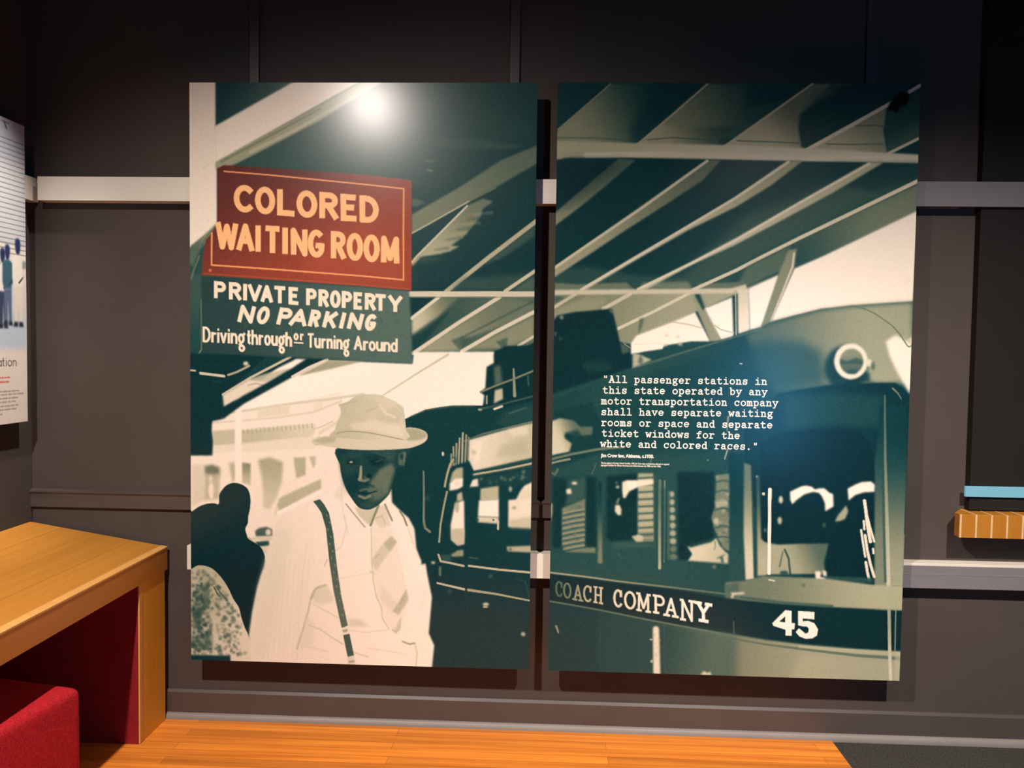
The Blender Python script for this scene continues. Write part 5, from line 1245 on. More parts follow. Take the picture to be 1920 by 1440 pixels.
SIDE=[
('p',(226,214,198),1,1,0,[(0,0),(620,0),(620,1053),(0,1053)]),
('p',(178,178,184),2,1,0,[(0,0),(620,0),(620,430),(0,430)]),
('p',(205,203,200),30,0.8,0,[(0,150),(620,150),(620,430),(0,430)]),
('l',(92,94,104),3.2,3,0.75,0,[(0,72),(300,70),(620,68)]),
('l',(92,94,104),3.2,3,0.75,0,[(0,89),(300,87),(620,85)]),
('l',(92,94,104),3.2,3,0.75,0,[(0,106),(300,104),(620,102)]),
('l',(92,94,104),3.2,3,0.75,0,[(0,123),(300,121),(620,119)]),
('l',(92,94,104),3.2,3,0.75,0,[(0,140),(300,138),(620,136)]),
('l',(92,94,104),3.2,3,0.75,0,[(0,157),(300,155),(620,153)]),
('l',(92,94,104),3.2,3,0.75,0,[(0,174),(300,172),(620,170)]),
('l',(92,94,104),3.2,3,0.75,0,[(0,191),(300,189),(620,187)]),
('l',(92,94,104),3.2,3,0.75,0,[(0,208),(300,206),(620,204)]),
('l',(92,94,104),3.2,3,0.75,0,[(0,225),(300,223),(620,221)]),
('l',(92,94,104),3.2,3,0.75,0,[(0,242),(300,240),(620,238)]),
('l',(92,94,104),3.2,3,0.75,0,[(0,259),(300,257),(620,255)]),
('l',(92,94,104),3.2,3,0.75,0,[(0,276),(300,274),(620,272)]),
('l',(92,94,104),3.2,3,0.75,0,[(0,293),(300,291),(620,289)]),
('l',(92,94,104),3.2,3,0.75,0,[(0,310),(300,308),(620,306)]),
('l',(92,94,104),3.2,3,0.75,0,[(0,327),(300,325),(620,323)]),
('l',(92,94,104),3.2,3,0.75,0,[(0,344),(300,342),(620,340)]),
('l',(92,94,104),3.2,3,0.75,0,[(0,361),(300,359),(620,357)]),
('l',(92,94,104),3.2,3,0.75,0,[(0,378),(300,376),(620,374)]),
('l',(92,94,104),3.2,3,0.75,0,[(0,395),(300,393),(620,391)]),
('l',(92,94,104),3.2,3,0.75,0,[(0,412),(300,410),(620,408)]),
('l',(92,94,104),3.2,3,0.75,0,[(0,429),(300,427),(620,425)]),
('l',(92,94,104),3.2,3,0.75,0,[(0,446),(300,444),(620,442)]),
('l',(92,94,104),3.2,3,0.75,0,[(0,463),(300,461),(620,459)]),
('l',(70,78,84),7,4,0.8,0,[(517,14),(527,33)]),
('l',(84,92,98),5,4,0.6,0,[(507,13),(538,15)]),
('p',(222,216,206),6,1,0,[(0,560),(620,545),(620,792),(0,792)]),
('p',(196,204,210),22,0.7,0,[(0,600),(620,560),(620,790),(0,790)]),
('p',(170,186,202),20,0.5,0,[(430,700),(620,640),(620,790),(430,790)]),
('p',(40,52,88),3,1,1,[(47.41935483870968,449.0322580645161),(48.677419354838705,427.741935483871),(60,420),(71.3225806451613,427.741935483871),(72.58064516129032,449.0322580645161),(67.54838709677419,470.3225806451613),(60,478.06451612903226),(52.45161290322581,470.3225806451613)]),
('p',(58,68,92),3,1,0,[(33.58064516129032,485.80645161290323),(52.45161290322581,474.19354838709677),(67.54838709677419,474.19354838709677),(86.41935483870968,485.80645161290323),(88.93548387096774,555.483870967742),(80.12903225806451,565.1612903225806),(80.12903225806451,579.6774193548388),(39.87096774193548,579.6774193548388),(32.32258064516128,555.483870967742)]),
('p',(224,218,204),3,1,0,[(39.87096774193548,577.741935483871),(80.12903225806451,577.741935483871),(78.87096774193549,695.8064516129032),(63.774193548387096,695.8064516129032),(60,613.5483870967741),(56.225806451612904,695.8064516129032),(41.12903225806451,695.8064516129032)]),
('l',(52,60,74),6.774193548387097,3,0.9,0,[(85.16129032258064,545.8064516129032),(65.03225806451613,565.1612903225806)]),
('p',(46,50,62),3,1,0,[(39.87096774193548,693.8709677419355),(57.483870967741936,693.8709677419355),(57.483870967741936,710.3225806451612),(34.83870967741935,710.3225806451612)]),
('p',(46,50,62),3,1,0,[(62.516129032258064,693.8709677419355),(80.12903225806451,693.8709677419355),(85.16129032258064,710.3225806451612),(62.516129032258064,710.3225806451612)]),
('p',(40,52,88),3,1,1,[(107.0,435.0),(108.3,413.0),(120,405),(131.7,413.0),(133.0,435.0),(127.8,457.0),(120,465.0),(112.2,457.0)]),
('p',(224,218,204),3,1,0,[(92.7,473.0),(112.2,461.0),(127.8,461.0),(147.3,473.0),(149.9,545.0),(140.8,555.0),(140.8,570.0),(99.2,570.0),(91.4,545.0)]),
('p',(58,68,92),3,1,0,[(99.2,568.0),(140.8,568.0),(139.5,690.0),(123.9,690.0),(120,605.0),(116.1,690.0),(100.5,690.0)]),
('l',(52,60,74),7.0,3,0.9,0,[(146.0,535.0),(125.2,555.0)]),
('p',(46,50,62),3,1,0,[(99.2,688.0),(117.4,688.0),(117.4,705.0),(94.0,705.0)]),
('p',(46,50,62),3,1,0,[(122.6,688.0),(140.8,688.0),(146.0,705.0),(122.6,705.0)]),
('p',(40,52,88),3,1,1,[(172.83870967741936,458.06451612903226),(174.05483870967743,437.48387096774195),(185,430),(195.94516129032257,437.48387096774195),(197.16129032258064,458.06451612903226),(192.29677419354837,478.64516129032256),(185,486.1290322580645),(177.70322580645163,478.64516129032256)]),
('p',(92,104,128),3,1,0,[(159.46129032258065,493.61290322580646),(177.70322580645163,482.38709677419354),(192.29677419354837,482.38709677419354),(210.53870967741935,493.61290322580646),(212.97096774193548,560.9677419354839),(204.45806451612904,570.3225806451612),(204.45806451612904,584.3548387096774),(165.54193548387096,584.3548387096774),(158.24516129032259,560.9677419354839)]),
('p',(58,68,92),3,1,0,[(165.54193548387096,582.483870967742),(204.45806451612904,582.483870967742),(203.24193548387098,696.6129032258065),(188.6483870967742,696.6129032258065),(185,617.0967741935484),(181.3516129032258,696.6129032258065),(166.75806451612902,696.6129032258065)]),
('l',(52,60,74),6.548387096774193,3,0.9,0,[(209.32258064516128,551.6129032258065),(189.86451612903227,570.3225806451612)]),
('p',(46,50,62),3,1,0,[(165.54193548387096,694.741935483871),(182.56774193548387,694.741935483871),(182.56774193548387,710.6451612903226),(160.67741935483872,710.6451612903226)]),
('p',(46,50,62),3,1,0,[(187.43225806451613,694.741935483871),(204.45806451612904,694.741935483871),(209.32258064516128,710.6451612903226),(187.43225806451613,710.6451612903226)]),
('p',(40,52,88),3,1,1,[(237.20967741935485,439.51612903225805),(238.48870967741937,417.8709677419355),(250,410),(261.51129032258063,417.8709677419355),(262.7903225806452,439.51612903225805),(257.6741935483871,461.16129032258067),(250,469.0322580645161),(242.3258064516129,461.16129032258067)]),
('p',(224,218,204),3,1,0,[(223.14032258064515,476.9032258064516),(242.3258064516129,465.0967741935484),(257.6741935483871,465.0967741935484),(276.85967741935485,476.9032258064516),(279.4177419354839,547.741935483871),(270.4645161290323,557.5806451612904),(270.4645161290323,572.3387096774194),(229.53548387096774,572.3387096774194),(221.86129032258063,547.741935483871)]),
('p',(92,104,128),3,1,0,[(229.53548387096774,570.3709677419355),(270.4645161290323,570.3709677419355),(269.18548387096774,690.4032258064517),(253.83709677419355,690.4032258064517),(250,606.7741935483871),(246.16290322580645,690.4032258064517),(230.81451612903226,690.4032258064517)]),
('l',(52,60,74),6.887096774193548,3,0.9,0,[(275.5806451612903,537.9032258064516),(255.11612903225807,557.5806451612904)]),
('p',(46,50,62),3,1,0,[(229.53548387096774,688.4354838709678),(247.44193548387096,688.4354838709678),(247.44193548387096,705.1612903225807),(224.41935483870967,705.1612903225807)]),
('p',(46,50,62),3,1,0,[(252.55806451612904,688.4354838709678),(270.4645161290323,688.4354838709678),(275.5806451612903,705.1612903225807),(252.55806451612904,705.1612903225807)]),
('p',(40,52,88),3,1,1,[(297.6290322580645,453.5483870967742),(298.8661290322581,432.61290322580646),(310,425),(321.1338709677419,432.61290322580646),(322.3709677419355,453.5483870967742),(317.4225806451613,474.48387096774195),(310,482.0967741935484),(302.5774193548387,474.48387096774195)]),
('p',(58,68,92),3,1,0,[(284.02096774193546,489.7096774193549),(302.5774193548387,478.2903225806452),(317.4225806451613,478.2903225806452),(335.97903225806454,489.7096774193549),(338.4532258064516,558.2258064516129),(329.7935483870968,567.741935483871),(329.7935483870968,582.016129032258),(290.2064516129032,582.016129032258),(282.7838709677419,558.2258064516129)]),
('p',(92,104,128),3,1,0,[(290.2064516129032,580.1129032258065),(329.7935483870968,580.1129032258065),(328.55645161290323,696.2096774193549),(313.7112903225806,696.2096774193549),(310,615.3225806451613),(306.2887096774194,696.2096774193549),(291.44354838709677,696.2096774193549)]),
('l',(52,60,74),6.661290322580646,3,0.9,0,[(334.741935483871,548.7096774193549),(314.9483870967742,567.741935483871)]),
('p',(46,50,62),3,1,0,[(290.2064516129032,694.3064516129032),(307.5258064516129,694.3064516129032),(307.5258064516129,710.483870967742),(285.258064516129,710.483870967742)]),
('p',(46,50,62),3,1,0,[(312.4741935483871,694.3064516129032),(329.7935483870968,694.3064516129032),(334.741935483871,710.483870967742),(312.4741935483871,710.483870967742)]),
('p',(40,52,88),3,1,1,[(357.4193548387097,444.0322580645161),(358.6774193548387,422.741935483871),(370,415),(381.3225806451613,422.741935483871),(382.5806451612903,444.0322580645161),(377.5483870967742,465.3225806451613),(370,473.06451612903226),(362.4516129032258,465.3225806451613)]),
('p',(224,218,204),3,1,0,[(343.5806451612903,480.80645161290323),(362.4516129032258,469.19354838709677),(377.5483870967742,469.19354838709677),(396.4193548387097,480.80645161290323),(398.93548387096774,550.483870967742),(390.1290322580645,560.1612903225806),(390.1290322580645,574.6774193548388),(349.8709677419355,574.6774193548388),(342.3225806451613,550.483870967742)]),
('p',(58,68,92),3,1,0,[(349.8709677419355,572.741935483871),(390.1290322580645,572.741935483871),(388.8709677419355,690.8064516129032),(373.7741935483871,690.8064516129032),(370,608.5483870967741),(366.2258064516129,690.8064516129032),(351.1290322580645,690.8064516129032)]),
('l',(52,60,74),6.774193548387097,3,0.9,0,[(395.16129032258067,540.8064516129032),(375.03225806451616,560.1612903225806)]),
('p',(46,50,62),3,1,0,[(349.8709677419355,688.8709677419355),(367.48387096774195,688.8709677419355),(367.48387096774195,705.3225806451612),(344.83870967741933,705.3225806451612)]),
('p',(46,50,62),3,1,0,[(372.51612903225805,688.8709677419355),(390.1290322580645,688.8709677419355),(395.16129032258067,705.3225806451612),(372.51612903225805,705.3225806451612)]),
('p',(40,52,88),3,1,1,[(427.4193548387097,454.0322580645161),(428.6774193548387,432.741935483871),(440,425),(451.3225806451613,432.741935483871),(452.5806451612903,454.0322580645161),(447.5483870967742,475.3225806451613),(440,483.06451612903226),(432.4516129032258,475.3225806451613)]),
('p',(70,84,110),3,1,0,[(413.5806451612903,490.80645161290323),(432.4516129032258,479.19354838709677),(447.5483870967742,479.19354838709677),(466.4193548387097,490.80645161290323),(468.93548387096774,560.483870967742),(460.1290322580645,570.1612903225806),(460.1290322580645,584.6774193548388),(419.8709677419355,584.6774193548388),(412.3225806451613,560.483870967742)]),
('p',(58,68,92),3,1,0,[(419.8709677419355,582.741935483871),(460.1290322580645,582.741935483871),(458.8709677419355,700.8064516129032),(443.7741935483871,700.8064516129032),(440,618.5483870967741),(436.2258064516129,700.8064516129032),(421.1290322580645,700.8064516129032)]),
('l',(52,60,74),6.774193548387097,3,0.9,0,[(465.16129032258067,550.8064516129032),(445.03225806451616,570.1612903225806)]),
('p',(46,50,62),3,1,0,[(419.8709677419355,698.8709677419355),(437.48387096774195,698.8709677419355),(437.48387096774195,715.3225806451612),(414.83870967741933,715.3225806451612)]),
('p',(46,50,62),3,1,0,[(442.51612903225805,698.8709677419355),(460.1290322580645,698.8709677419355),(465.16129032258067,715.3225806451612),(442.51612903225805,715.3225806451612)]),
('p',(40,52,88),3,1,1,[(457.9225806451613,467.8709677419355),(459.13032258064516,447.43225806451613),(470,440),(480.86967741935484,447.43225806451613),(482.0774193548387,467.8709677419355),(477.24645161290323,488.30967741935484),(470,495.741935483871),(462.75354838709677,488.30967741935484)]),
('p',(58,68,92),3,1,0,[(444.6374193548387,503.1741935483871),(462.75354838709677,492.0258064516129),(477.24645161290323,492.0258064516129),(495.3625806451613,503.1741935483871),(497.778064516129,570.0645161290322),(489.3238709677419,579.3548387096774),(489.3238709677419,593.2903225806451),(450.6761290322581,593.2903225806451),(443.42967741935485,570.0645161290322)]),
('p',(58,68,92),3,1,0,[(450.6761290322581,591.4322580645162),(489.3238709677419,591.4322580645162),(488.1161290322581,704.7741935483871),(473.6232258064516,704.7741935483871),(470,625.8064516129032),(466.3767741935484,704.7741935483871),(451.8838709677419,704.7741935483871)]),
('l',(52,60,74),6.5032258064516135,3,0.9,0,[(494.1548387096774,560.7741935483871),(474.83096774193547,579.3548387096774)]),
('p',(46,50,62),3,1,0,[(450.6761290322581,702.9161290322581),(467.58451612903224,702.9161290322581),(467.58451612903224,718.7096774193549),(445.8451612903226,718.7096774193549)]),
('p',(46,50,62),3,1,0,[(472.41548387096776,702.9161290322581),(489.3238709677419,702.9161290322581),(494.1548387096774,718.7096774193549),(472.41548387096776,718.7096774193549)]),
('p',(40,52,88),3,1,1,[(488.0483870967742,472.5806451612903),(489.2435483870968,452.35483870967744),(500,445),(510.7564516129032,452.35483870967744),(511.9516129032258,472.5806451612903),(507.1709677419355,492.80645161290323),(500,500.1612903225806),(492.8290322580645,492.80645161290323)]),
('p',(228,224,216),3,1,0,[(474.9016129032258,507.51612903225805),(492.8290322580645,496.48387096774195),(507.1709677419355,496.48387096774195),(525.0983870967742,507.51612903225805),(527.4887096774194,573.7096774193549),(519.1225806451613,582.9032258064516),(519.1225806451613,596.6935483870968),(480.8774193548387,596.6935483870968),(473.7064516129032,573.7096774193549)]),
('p',(58,68,92),3,1,0,[(480.8774193548387,594.8548387096774),(519.1225806451613,594.8548387096774),(517.9274193548387,707.016129032258),(503.5854838709677,707.016129032258),(500,628.8709677419355),(496.4145161290323,707.016129032258),(482.0725806451613,707.016129032258)]),
('l',(52,60,74),6.435483870967742,3,0.9,0,[(523.9032258064516,564.516129032258),(504.7806451612903,582.9032258064516)]),
('p',(46,50,62),3,1,0,[(480.8774193548387,705.1774193548388),(497.60967741935485,705.1774193548388),(497.60967741935485,720.8064516129032),(476.0967741935484,720.8064516129032)]),
('p',(46,50,62),3,1,0,[(502.39032258064515,705.1774193548388),(519.1225806451613,705.1774193548388),(523.9032258064516,720.8064516129032),(502.39032258064515,720.8064516129032)]),
('p',(40,52,88),3,1,1,[(511.83870967741933,458.06451612903226),(513.0548387096774,437.48387096774195),(524,430),(534.9451612903226,437.48387096774195),(536.1612903225806,458.06451612903226),(531.2967741935483,478.64516129032256),(524,486.1290322580645),(516.7032258064517,478.64516129032256)]),
('p',(60,96,110),3,1,0,[(498.4612903225806,493.61290322580646),(516.7032258064517,482.38709677419354),(531.2967741935483,482.38709677419354),(549.5387096774193,493.61290322580646),(551.9709677419355,560.9677419354839),(543.4580645161291,570.3225806451612),(543.4580645161291,584.3548387096774),(504.541935483871,584.3548387096774),(497.2451612903226,560.9677419354839)]),
('p',(92,104,128),3,1,0,[(504.541935483871,582.483870967742),(543.4580645161291,582.483870967742),(542.241935483871,696.6129032258065),(527.6483870967742,696.6129032258065),(524,617.0967741935484),(520.3516129032258,696.6129032258065),(505.758064516129,696.6129032258065)]),
('l',(52,60,74),6.548387096774193,3,0.9,0,[(548.3225806451613,551.6129032258065),(528.8645161290323,570.3225806451612)]),
('p',(46,50,62),3,1,0,[(504.541935483871,694.741935483871),(521.5677419354839,694.741935483871),(521.5677419354839,710.6451612903226),(499.6774193548387,710.6451612903226)]),
('p',(46,50,62),3,1,0,[(526.4322580645161,694.741935483871),(543.4580645161291,694.741935483871),(548.3225806451613,710.6451612903226),(526.4322580645161,710.6451612903226)]),
('p',(40,52,88),3,1,1,[(563.4967741935484,433.16129032258067),(564.8470967741936,410.30967741935484),(577,402),(589.1529032258064,410.30967741935484),(590.5032258064516,433.16129032258067),(585.101935483871,456.01290322580644),(577,464.3225806451613),(568.898064516129,456.01290322580644)]),
('p',(228,222,206),3,1,0,[(548.6432258064516,472.6322580645161),(568.898064516129,460.1677419354839),(585.101935483871,460.1677419354839),(605.3567741935484,472.6322580645161),(608.0574193548387,547.4193548387098),(598.6051612903226,557.8064516129032),(598.6051612903226,573.3870967741935),(555.3948387096774,573.3870967741935),(547.2929032258064,547.4193548387098)]),
('p',(220,210,190),3,1,0,[(555.3948387096774,571.3096774193548),(598.6051612903226,571.3096774193548),(597.2548387096774,698.0322580645161),(581.0509677419354,698.0322580645161),(577,609.741935483871),(572.9490322580646,698.0322580645161),(556.7451612903226,698.0322580645161)]),
('l',(52,60,74),7.270967741935484,3,0.9,0,[(604.0064516129032,537.0322580645161),(582.4012903225806,557.8064516129032)]),
('p',(46,50,62),3,1,0,[(555.3948387096774,695.9548387096775),(574.2993548387096,695.9548387096775),(574.2993548387096,713.6129032258065),(549.9935483870968,713.6129032258065)]),
('p',(46,50,62),3,1,0,[(579.7006451612904,695.9548387096775),(598.6051612903226,695.9548387096775),(604.0064516129032,713.6129032258065),(579.7006451612904,713.6129032258065)]),
('p',(222,196,190),4,0.7,0,[(600,500),(620,500),(620,680),(604,680)]),
('p',(96,120,120),4,0.7,0,[(600,480),(620,478),(620,505),(600,508)]),
('l',(200,92,88),5.6,2.5,0.8,0,[(518,891),(527,891)]),
('l',(200,92,88),1.6,2,0.6,0,[(520,887),(520,894)]),
('l',(200,92,88),5.6,2.5,0.8,0,[(503,891),(512,891)]),
('l',(200,92,88),1.6,2,0.6,0,[(505,887),(505,894)]),
('l',(200,92,88),5.6,2.5,0.8,0,[(488,891),(497,891)]),
('l',(200,92,88),1.6,2,0.6,0,[(490,887),(490,894)]),
('l',(200,92,88),5.6,2.5,0.8,0,[(464,891),(482,891)]),
('l',(200,92,88),1.6,2,0.6,0,[(466,887),(466,894)]),
('l',(200,92,88),1.6,2,0.6,0,[(472,887),(472,894)]),
('l',(200,92,88),1.6,2,0.6,0,[(478,887),(478,894)]),
('l',(200,92,88),5.6,2.5,0.8,0,[(444,891),(458,891)]),
('l',(200,92,88),1.6,2,0.6,0,[(446,887),(446,894)]),
('l',(200,92,88),1.6,2,0.6,0,[(452,887),(452,894)]),
('l',(200,92,88),5.6,2.5,0.8,0,[(420,891),(438,891)]),
('l',(200,92,88),1.6,2,0.6,0,[(422,887),(422,894)]),
('l',(200,92,88),1.6,2,0.6,0,[(428,887),(428,894)]),
('l',(200,92,88),1.6,2,0.6,0,[(434,887),(434,894)]),
('l',(200,92,88),5.6,2.5,0.8,0,[(396,891),(414,891)]),
('l',(200,92,88),1.6,2,0.6,0,[(398,887),(398,894)]),
('l',(200,92,88),1.6,2,0.6,0,[(404,887),(404,894)]),
('l',(200,92,88),1.6,2,0.6,0,[(410,887),(410,894)]),
('l',(200,92,88),5.6,2.5,0.8,0,[(360,891),(390,891)]),
('l',(200,92,88),1.6,2,0.6,0,[(362,887),(362,894)]),
('l',(200,92,88),1.6,2,0.6,0,[(368,887),(368,894)]),
('l',(200,92,88),1.6,2,0.6,0,[(374,887),(374,894)]),
('l',(200,92,88),1.6,2,0.6,0,[(380,887),(380,894)]),
('l',(200,92,88),1.6,2,0.6,0,[(386,887),(386,894)]),
('l',(200,92,88),5.6,2.5,0.8,0,[(340,891),(354,891)]),
('l',(200,92,88),1.6,2,0.6,0,[(342,887),(342,894)]),
('l',(200,92,88),1.6,2,0.6,0,[(348,887),(348,894)]),
('l',(200,92,88),5.6,2.5,0.8,0,[(304,891),(334,891)]),
('l',(200,92,88),1.6,2,0.6,0,[(306,887),(306,894)]),
('l',(200,92,88),1.6,2,0.6,0,[(312,887),(312,894)]),
('l',(200,92,88),1.6,2,0.6,0,[(318,887),(318,894)]),
('l',(200,92,88),1.6,2,0.6,0,[(324,887),(324,894)]),
('l',(200,92,88),1.6,2,0.6,0,[(330,887),(330,894)]),
('l',(200,92,88),5.6,2.5,0.8,0,[(289,891),(298,891)]),
('l',(200,92,88),1.6,2,0.6,0,[(291,887),(291,894)]),
('l',(200,92,88),5.6,2.5,0.8,0,[(253,891),(283,891)]),
('l',(200,92,88),1.6,2,0.6,0,[(255,887),(255,894)]),
('l',(200,92,88),1.6,2,0.6,0,[(261,887),(261,894)]),
('l',(200,92,88),1.6,2,0.6,0,[(267,887),(267,894)]),
('l',(200,92,88),1.6,2,0.6,0,[(273,887),(273,894)]),
('l',(200,92,88),1.6,2,0.6,0,[(279,887),(279,894)]),
('l',(200,92,88),5.6,2.5,0.8,0,[(233,891),(247,891)]),
('l',(200,92,88),1.6,2,0.6,0,[(235,887),(235,894)]),
('l',(200,92,88),1.6,2,0.6,0,[(241,887),(241,894)]),
('l',(200,92,88),5.6,2.5,0.8,0,[(203,891),(227,891)]),
('l',(200,92,88),1.6,2,0.6,0,[(205,887),(205,894)]),
('l',(200,92,88),1.6,2,0.6,0,[(211,887),(211,894)]),
('l',(200,92,88),1.6,2,0.6,0,[(217,887),(217,894)]),
('l',(200,92,88),1.6,2,0.6,0,[(223,887),(223,894)]),
('l',(200,92,88),5.6,2.5,0.8,0,[(173,891),(197,891)]),
('l',(200,92,88),1.6,2,0.6,0,[(175,887),(175,894)]),
('l',(200,92,88),1.6,2,0.6,0,[(181,887),(181,894)]),
('l',(200,92,88),1.6,2,0.6,0,[(187,887),(187,894)]),
('l',(200,92,88),1.6,2,0.6,0,[(193,887),(193,894)]),
('l',(200,92,88),5.6,2.5,0.8,0,[(137,891),(167,891)]),
('l',(200,92,88),1.6,2,0.6,0,[(139,887),(139,894)]),
('l',(200,92,88),1.6,2,0.6,0,[(145,887),(145,894)]),
('l',(200,92,88),1.6,2,0.6,0,[(151,887),(151,894)]),
('l',(200,92,88),1.6,2,0.6,0,[(157,887),(157,894)]),
('l',(200,92,88),1.6,2,0.6,0,[(163,887),(163,894)]),
('l',(200,92,88),5.6,2.5,0.8,0,[(113,891),(131,891)]),
('l',(200,92,88),1.6,2,0.6,0,[(115,887),(115,894)]),
('l',(200,92,88),1.6,2,0.6,0,[(121,887),(121,894)]),
('l',(200,92,88),1.6,2,0.6,0,[(127,887),(127,894)]),
('l',(200,92,88),5.6,2.5,0.8,0,[(77,891),(107,891)]),
('l',(200,92,88),1.6,2,0.6,0,[(79,887),(79,894)]),
('l',(200,92,88),1.6,2,0.6,0,[(85,887),(85,894)]),
('l',(200,92,88),1.6,2,0.6,0,[(91,887),(91,894)]),
('l',(200,92,88),1.6,2,0.6,0,[(97,887),(97,894)]),
('l',(200,92,88),1.6,2,0.6,0,[(103,887),(103,894)]),
('l',(200,92,88),5.6,2.5,0.8,0,[(60,891),(71,891)]),
('l',(200,92,88),1.6,2,0.6,0,[(62,887),(62,894)]),
('l',(200,92,88),5.6,2.5,0.8,0,[(508,906),(522,906)]),
('l',(200,92,88),1.6,2,0.6,0,[(510,902),(510,909)]),
('l',(200,92,88),1.6,2,0.6,0,[(516,902),(516,909)]),
('l',(200,92,88),5.6,2.5,0.8,0,[(472,906),(502,906)]),
('l',(200,92,88),1.6,2,0.6,0,[(474,902),(474,909)]),
('l',(200,92,88),1.6,2,0.6,0,[(480,902),(480,909)]),
('l',(200,92,88),1.6,2,0.6,0,[(486,902),(486,909)]),
('l',(200,92,88),1.6,2,0.6,0,[(492,902),(492,909)]),
('l',(200,92,88),1.6,2,0.6,0,[(498,902),(498,909)]),
('l',(200,92,88),5.6,2.5,0.8,0,[(436,906),(466,906)]),
('l',(200,92,88),1.6,2,0.6,0,[(438,902),(438,909)]),
('l',(200,92,88),1.6,2,0.6,0,[(444,902),(444,909)]),
('l',(200,92,88),1.6,2,0.6,0,[(450,902),(450,909)]),
('l',(200,92,88),1.6,2,0.6,0,[(456,902),(456,909)]),
('l',(200,92,88),1.6,2,0.6,0,[(462,902),(462,909)]),
('l',(200,92,88),5.6,2.5,0.8,0,[(416,906),(430,906)]),
('l',(200,92,88),1.6,2,0.6,0,[(418,902),(418,909)]),
('l',(200,92,88),1.6,2,0.6,0,[(424,902),(424,909)]),
('l',(200,92,88),5.6,2.5,0.8,0,[(392,906),(410,906)]),
('l',(200,92,88),1.6,2,0.6,0,[(394,902),(394,909)]),
('l',(200,92,88),1.6,2,0.6,0,[(400,902),(400,909)]),
('l',(200,92,88),1.6,2,0.6,0,[(406,902),(406,909)]),
('l',(200,92,88),5.6,2.5,0.8,0,[(356,906),(386,906)]),
('l',(200,92,88),1.6,2,0.6,0,[(358,902),(358,909)]),
('l',(200,92,88),1.6,2,0.6,0,[(364,902),(364,909)]),
('l',(200,92,88),1.6,2,0.6,0,[(370,902),(370,909)]),
('l',(200,92,88),1.6,2,0.6,0,[(376,902),(376,909)]),
('l',(200,92,88),1.6,2,0.6,0,[(382,902),(382,909)]),
('l',(200,92,88),5.6,2.5,0.8,0,[(326,906),(350,906)]),
('l',(200,92,88),1.6,2,0.6,0,[(328,902),(328,909)]),
('l',(200,92,88),1.6,2,0.6,0,[(334,902),(334,909)]),
('l',(200,92,88),1.6,2,0.6,0,[(340,902),(340,909)]),
('l',(200,92,88),1.6,2,0.6,0,[(346,902),(346,909)]),
('l',(200,92,88),5.6,2.5,0.8,0,[(290,906),(320,906)]),
('l',(200,92,88),1.6,2,0.6,0,[(292,902),(292,909)]),
('l',(200,92,88),1.6,2,0.6,0,[(298,902),(298,909)]),
('l',(200,92,88),1.6,2,0.6,0,[(304,902),(304,909)]),
('l',(200,92,88),1.6,2,0.6,0,[(310,902),(310,909)]),
('l',(200,92,88),1.6,2,0.6,0,[(316,902),(316,909)]),
('l',(200,92,88),5.6,2.5,0.8,0,[(275,906),(284,906)]),
('l',(200,92,88),1.6,2,0.6,0,[(277,902),(277,909)]),
('l',(200,92,88),5.6,2.5,0.8,0,[(239,906),(269,906)]),
('l',(200,92,88),1.6,2,0.6,0,[(241,902),(241,909)]),
('l',(200,92,88),1.6,2,0.6,0,[(247,902),(247,909)]),
('l',(200,92,88),1.6,2,0.6,0,[(253,902),(253,909)]),
('l',(200,92,88),1.6,2,0.6,0,[(259,902),(259,909)]),
('l',(200,92,88),1.6,2,0.6,0,[(265,902),(265,909)]),
('l',(200,92,88),5.6,2.5,0.8,0,[(224,906),(233,906)]),
('l',(200,92,88),1.6,2,0.6,0,[(226,902),(226,909)]),
('l',(200,92,88),5.6,2.5,0.8,0,[(194,906),(218,906)]),
('l',(200,92,88),1.6,2,0.6,0,[(196,902),(196,909)]),
('l',(200,92,88),1.6,2,0.6,0,[(202,902),(202,909)]),
('l',(200,92,88),1.6,2,0.6,0,[(208,902),(208,909)]),
('l',(200,92,88),1.6,2,0.6,0,[(214,902),(214,909)]),
('l',(200,92,88),5.6,2.5,0.8,0,[(170,906),(188,906)]),
('l',(200,92,88),1.6,2,0.6,0,[(172,902),(172,909)]),
('l',(200,92,88),1.6,2,0.6,0,[(178,902),(178,909)]),
('l',(200,92,88),1.6,2,0.6,0,[(184,902),(184,909)]),
('l',(200,92,88),5.6,2.5,0.8,0,[(134,906),(164,906)]),
('l',(200,92,88),1.6,2,0.6,0,[(136,902),(136,909)]),
('l',(200,92,88),1.6,2,0.6,0,[(142,902),(142,909)]),
('l',(200,92,88),1.6,2,0.6,0,[(148,902),(148,909)]),
('l',(200,92,88),1.6,2,0.6,0,[(154,902),(154,909)]),
('l',(200,92,88),1.6,2,0.6,0,[(160,902),(160,909)]),
('l',(200,92,88),5.6,2.5,0.8,0,[(114,906),(128,906)]),
('l',(200,92,88),1.6,2,0.6,0,[(116,902),(116,909)]),
('l',(200,92,88),1.6,2,0.6,0,[(122,902),(122,909)]),
('l',(200,92,88),5.6,2.5,0.8,0,[(94,906),(108,906)]),
('l',(200,92,88),1.6,2,0.6,0,[(96,902),(96,909)]),
('l',(200,92,88),1.6,2,0.6,0,[(102,902),(102,909)]),
('l',(200,92,88),5.6,2.5,0.8,0,[(64,906),(88,906)]),
('l',(200,92,88),1.6,2,0.6,0,[(66,902),(66,909)]),
('l',(200,92,88),1.6,2,0.6,0,[(72,902),(72,909)]),
('l',(200,92,88),1.6,2,0.6,0,[(78,902),(78,909)]),
('l',(200,92,88),1.6,2,0.6,0,[(84,902),(84,909)]),
('l',(150,142,134),4.4,2.5,0.8,0,[(561,939),(575,939)]),
('l',(150,142,134),1.6,2,0.6,0,[(563,935),(563,942)]),
('l',(150,142,134),1.6,2,0.6,0,[(569,935),(569,942)]),
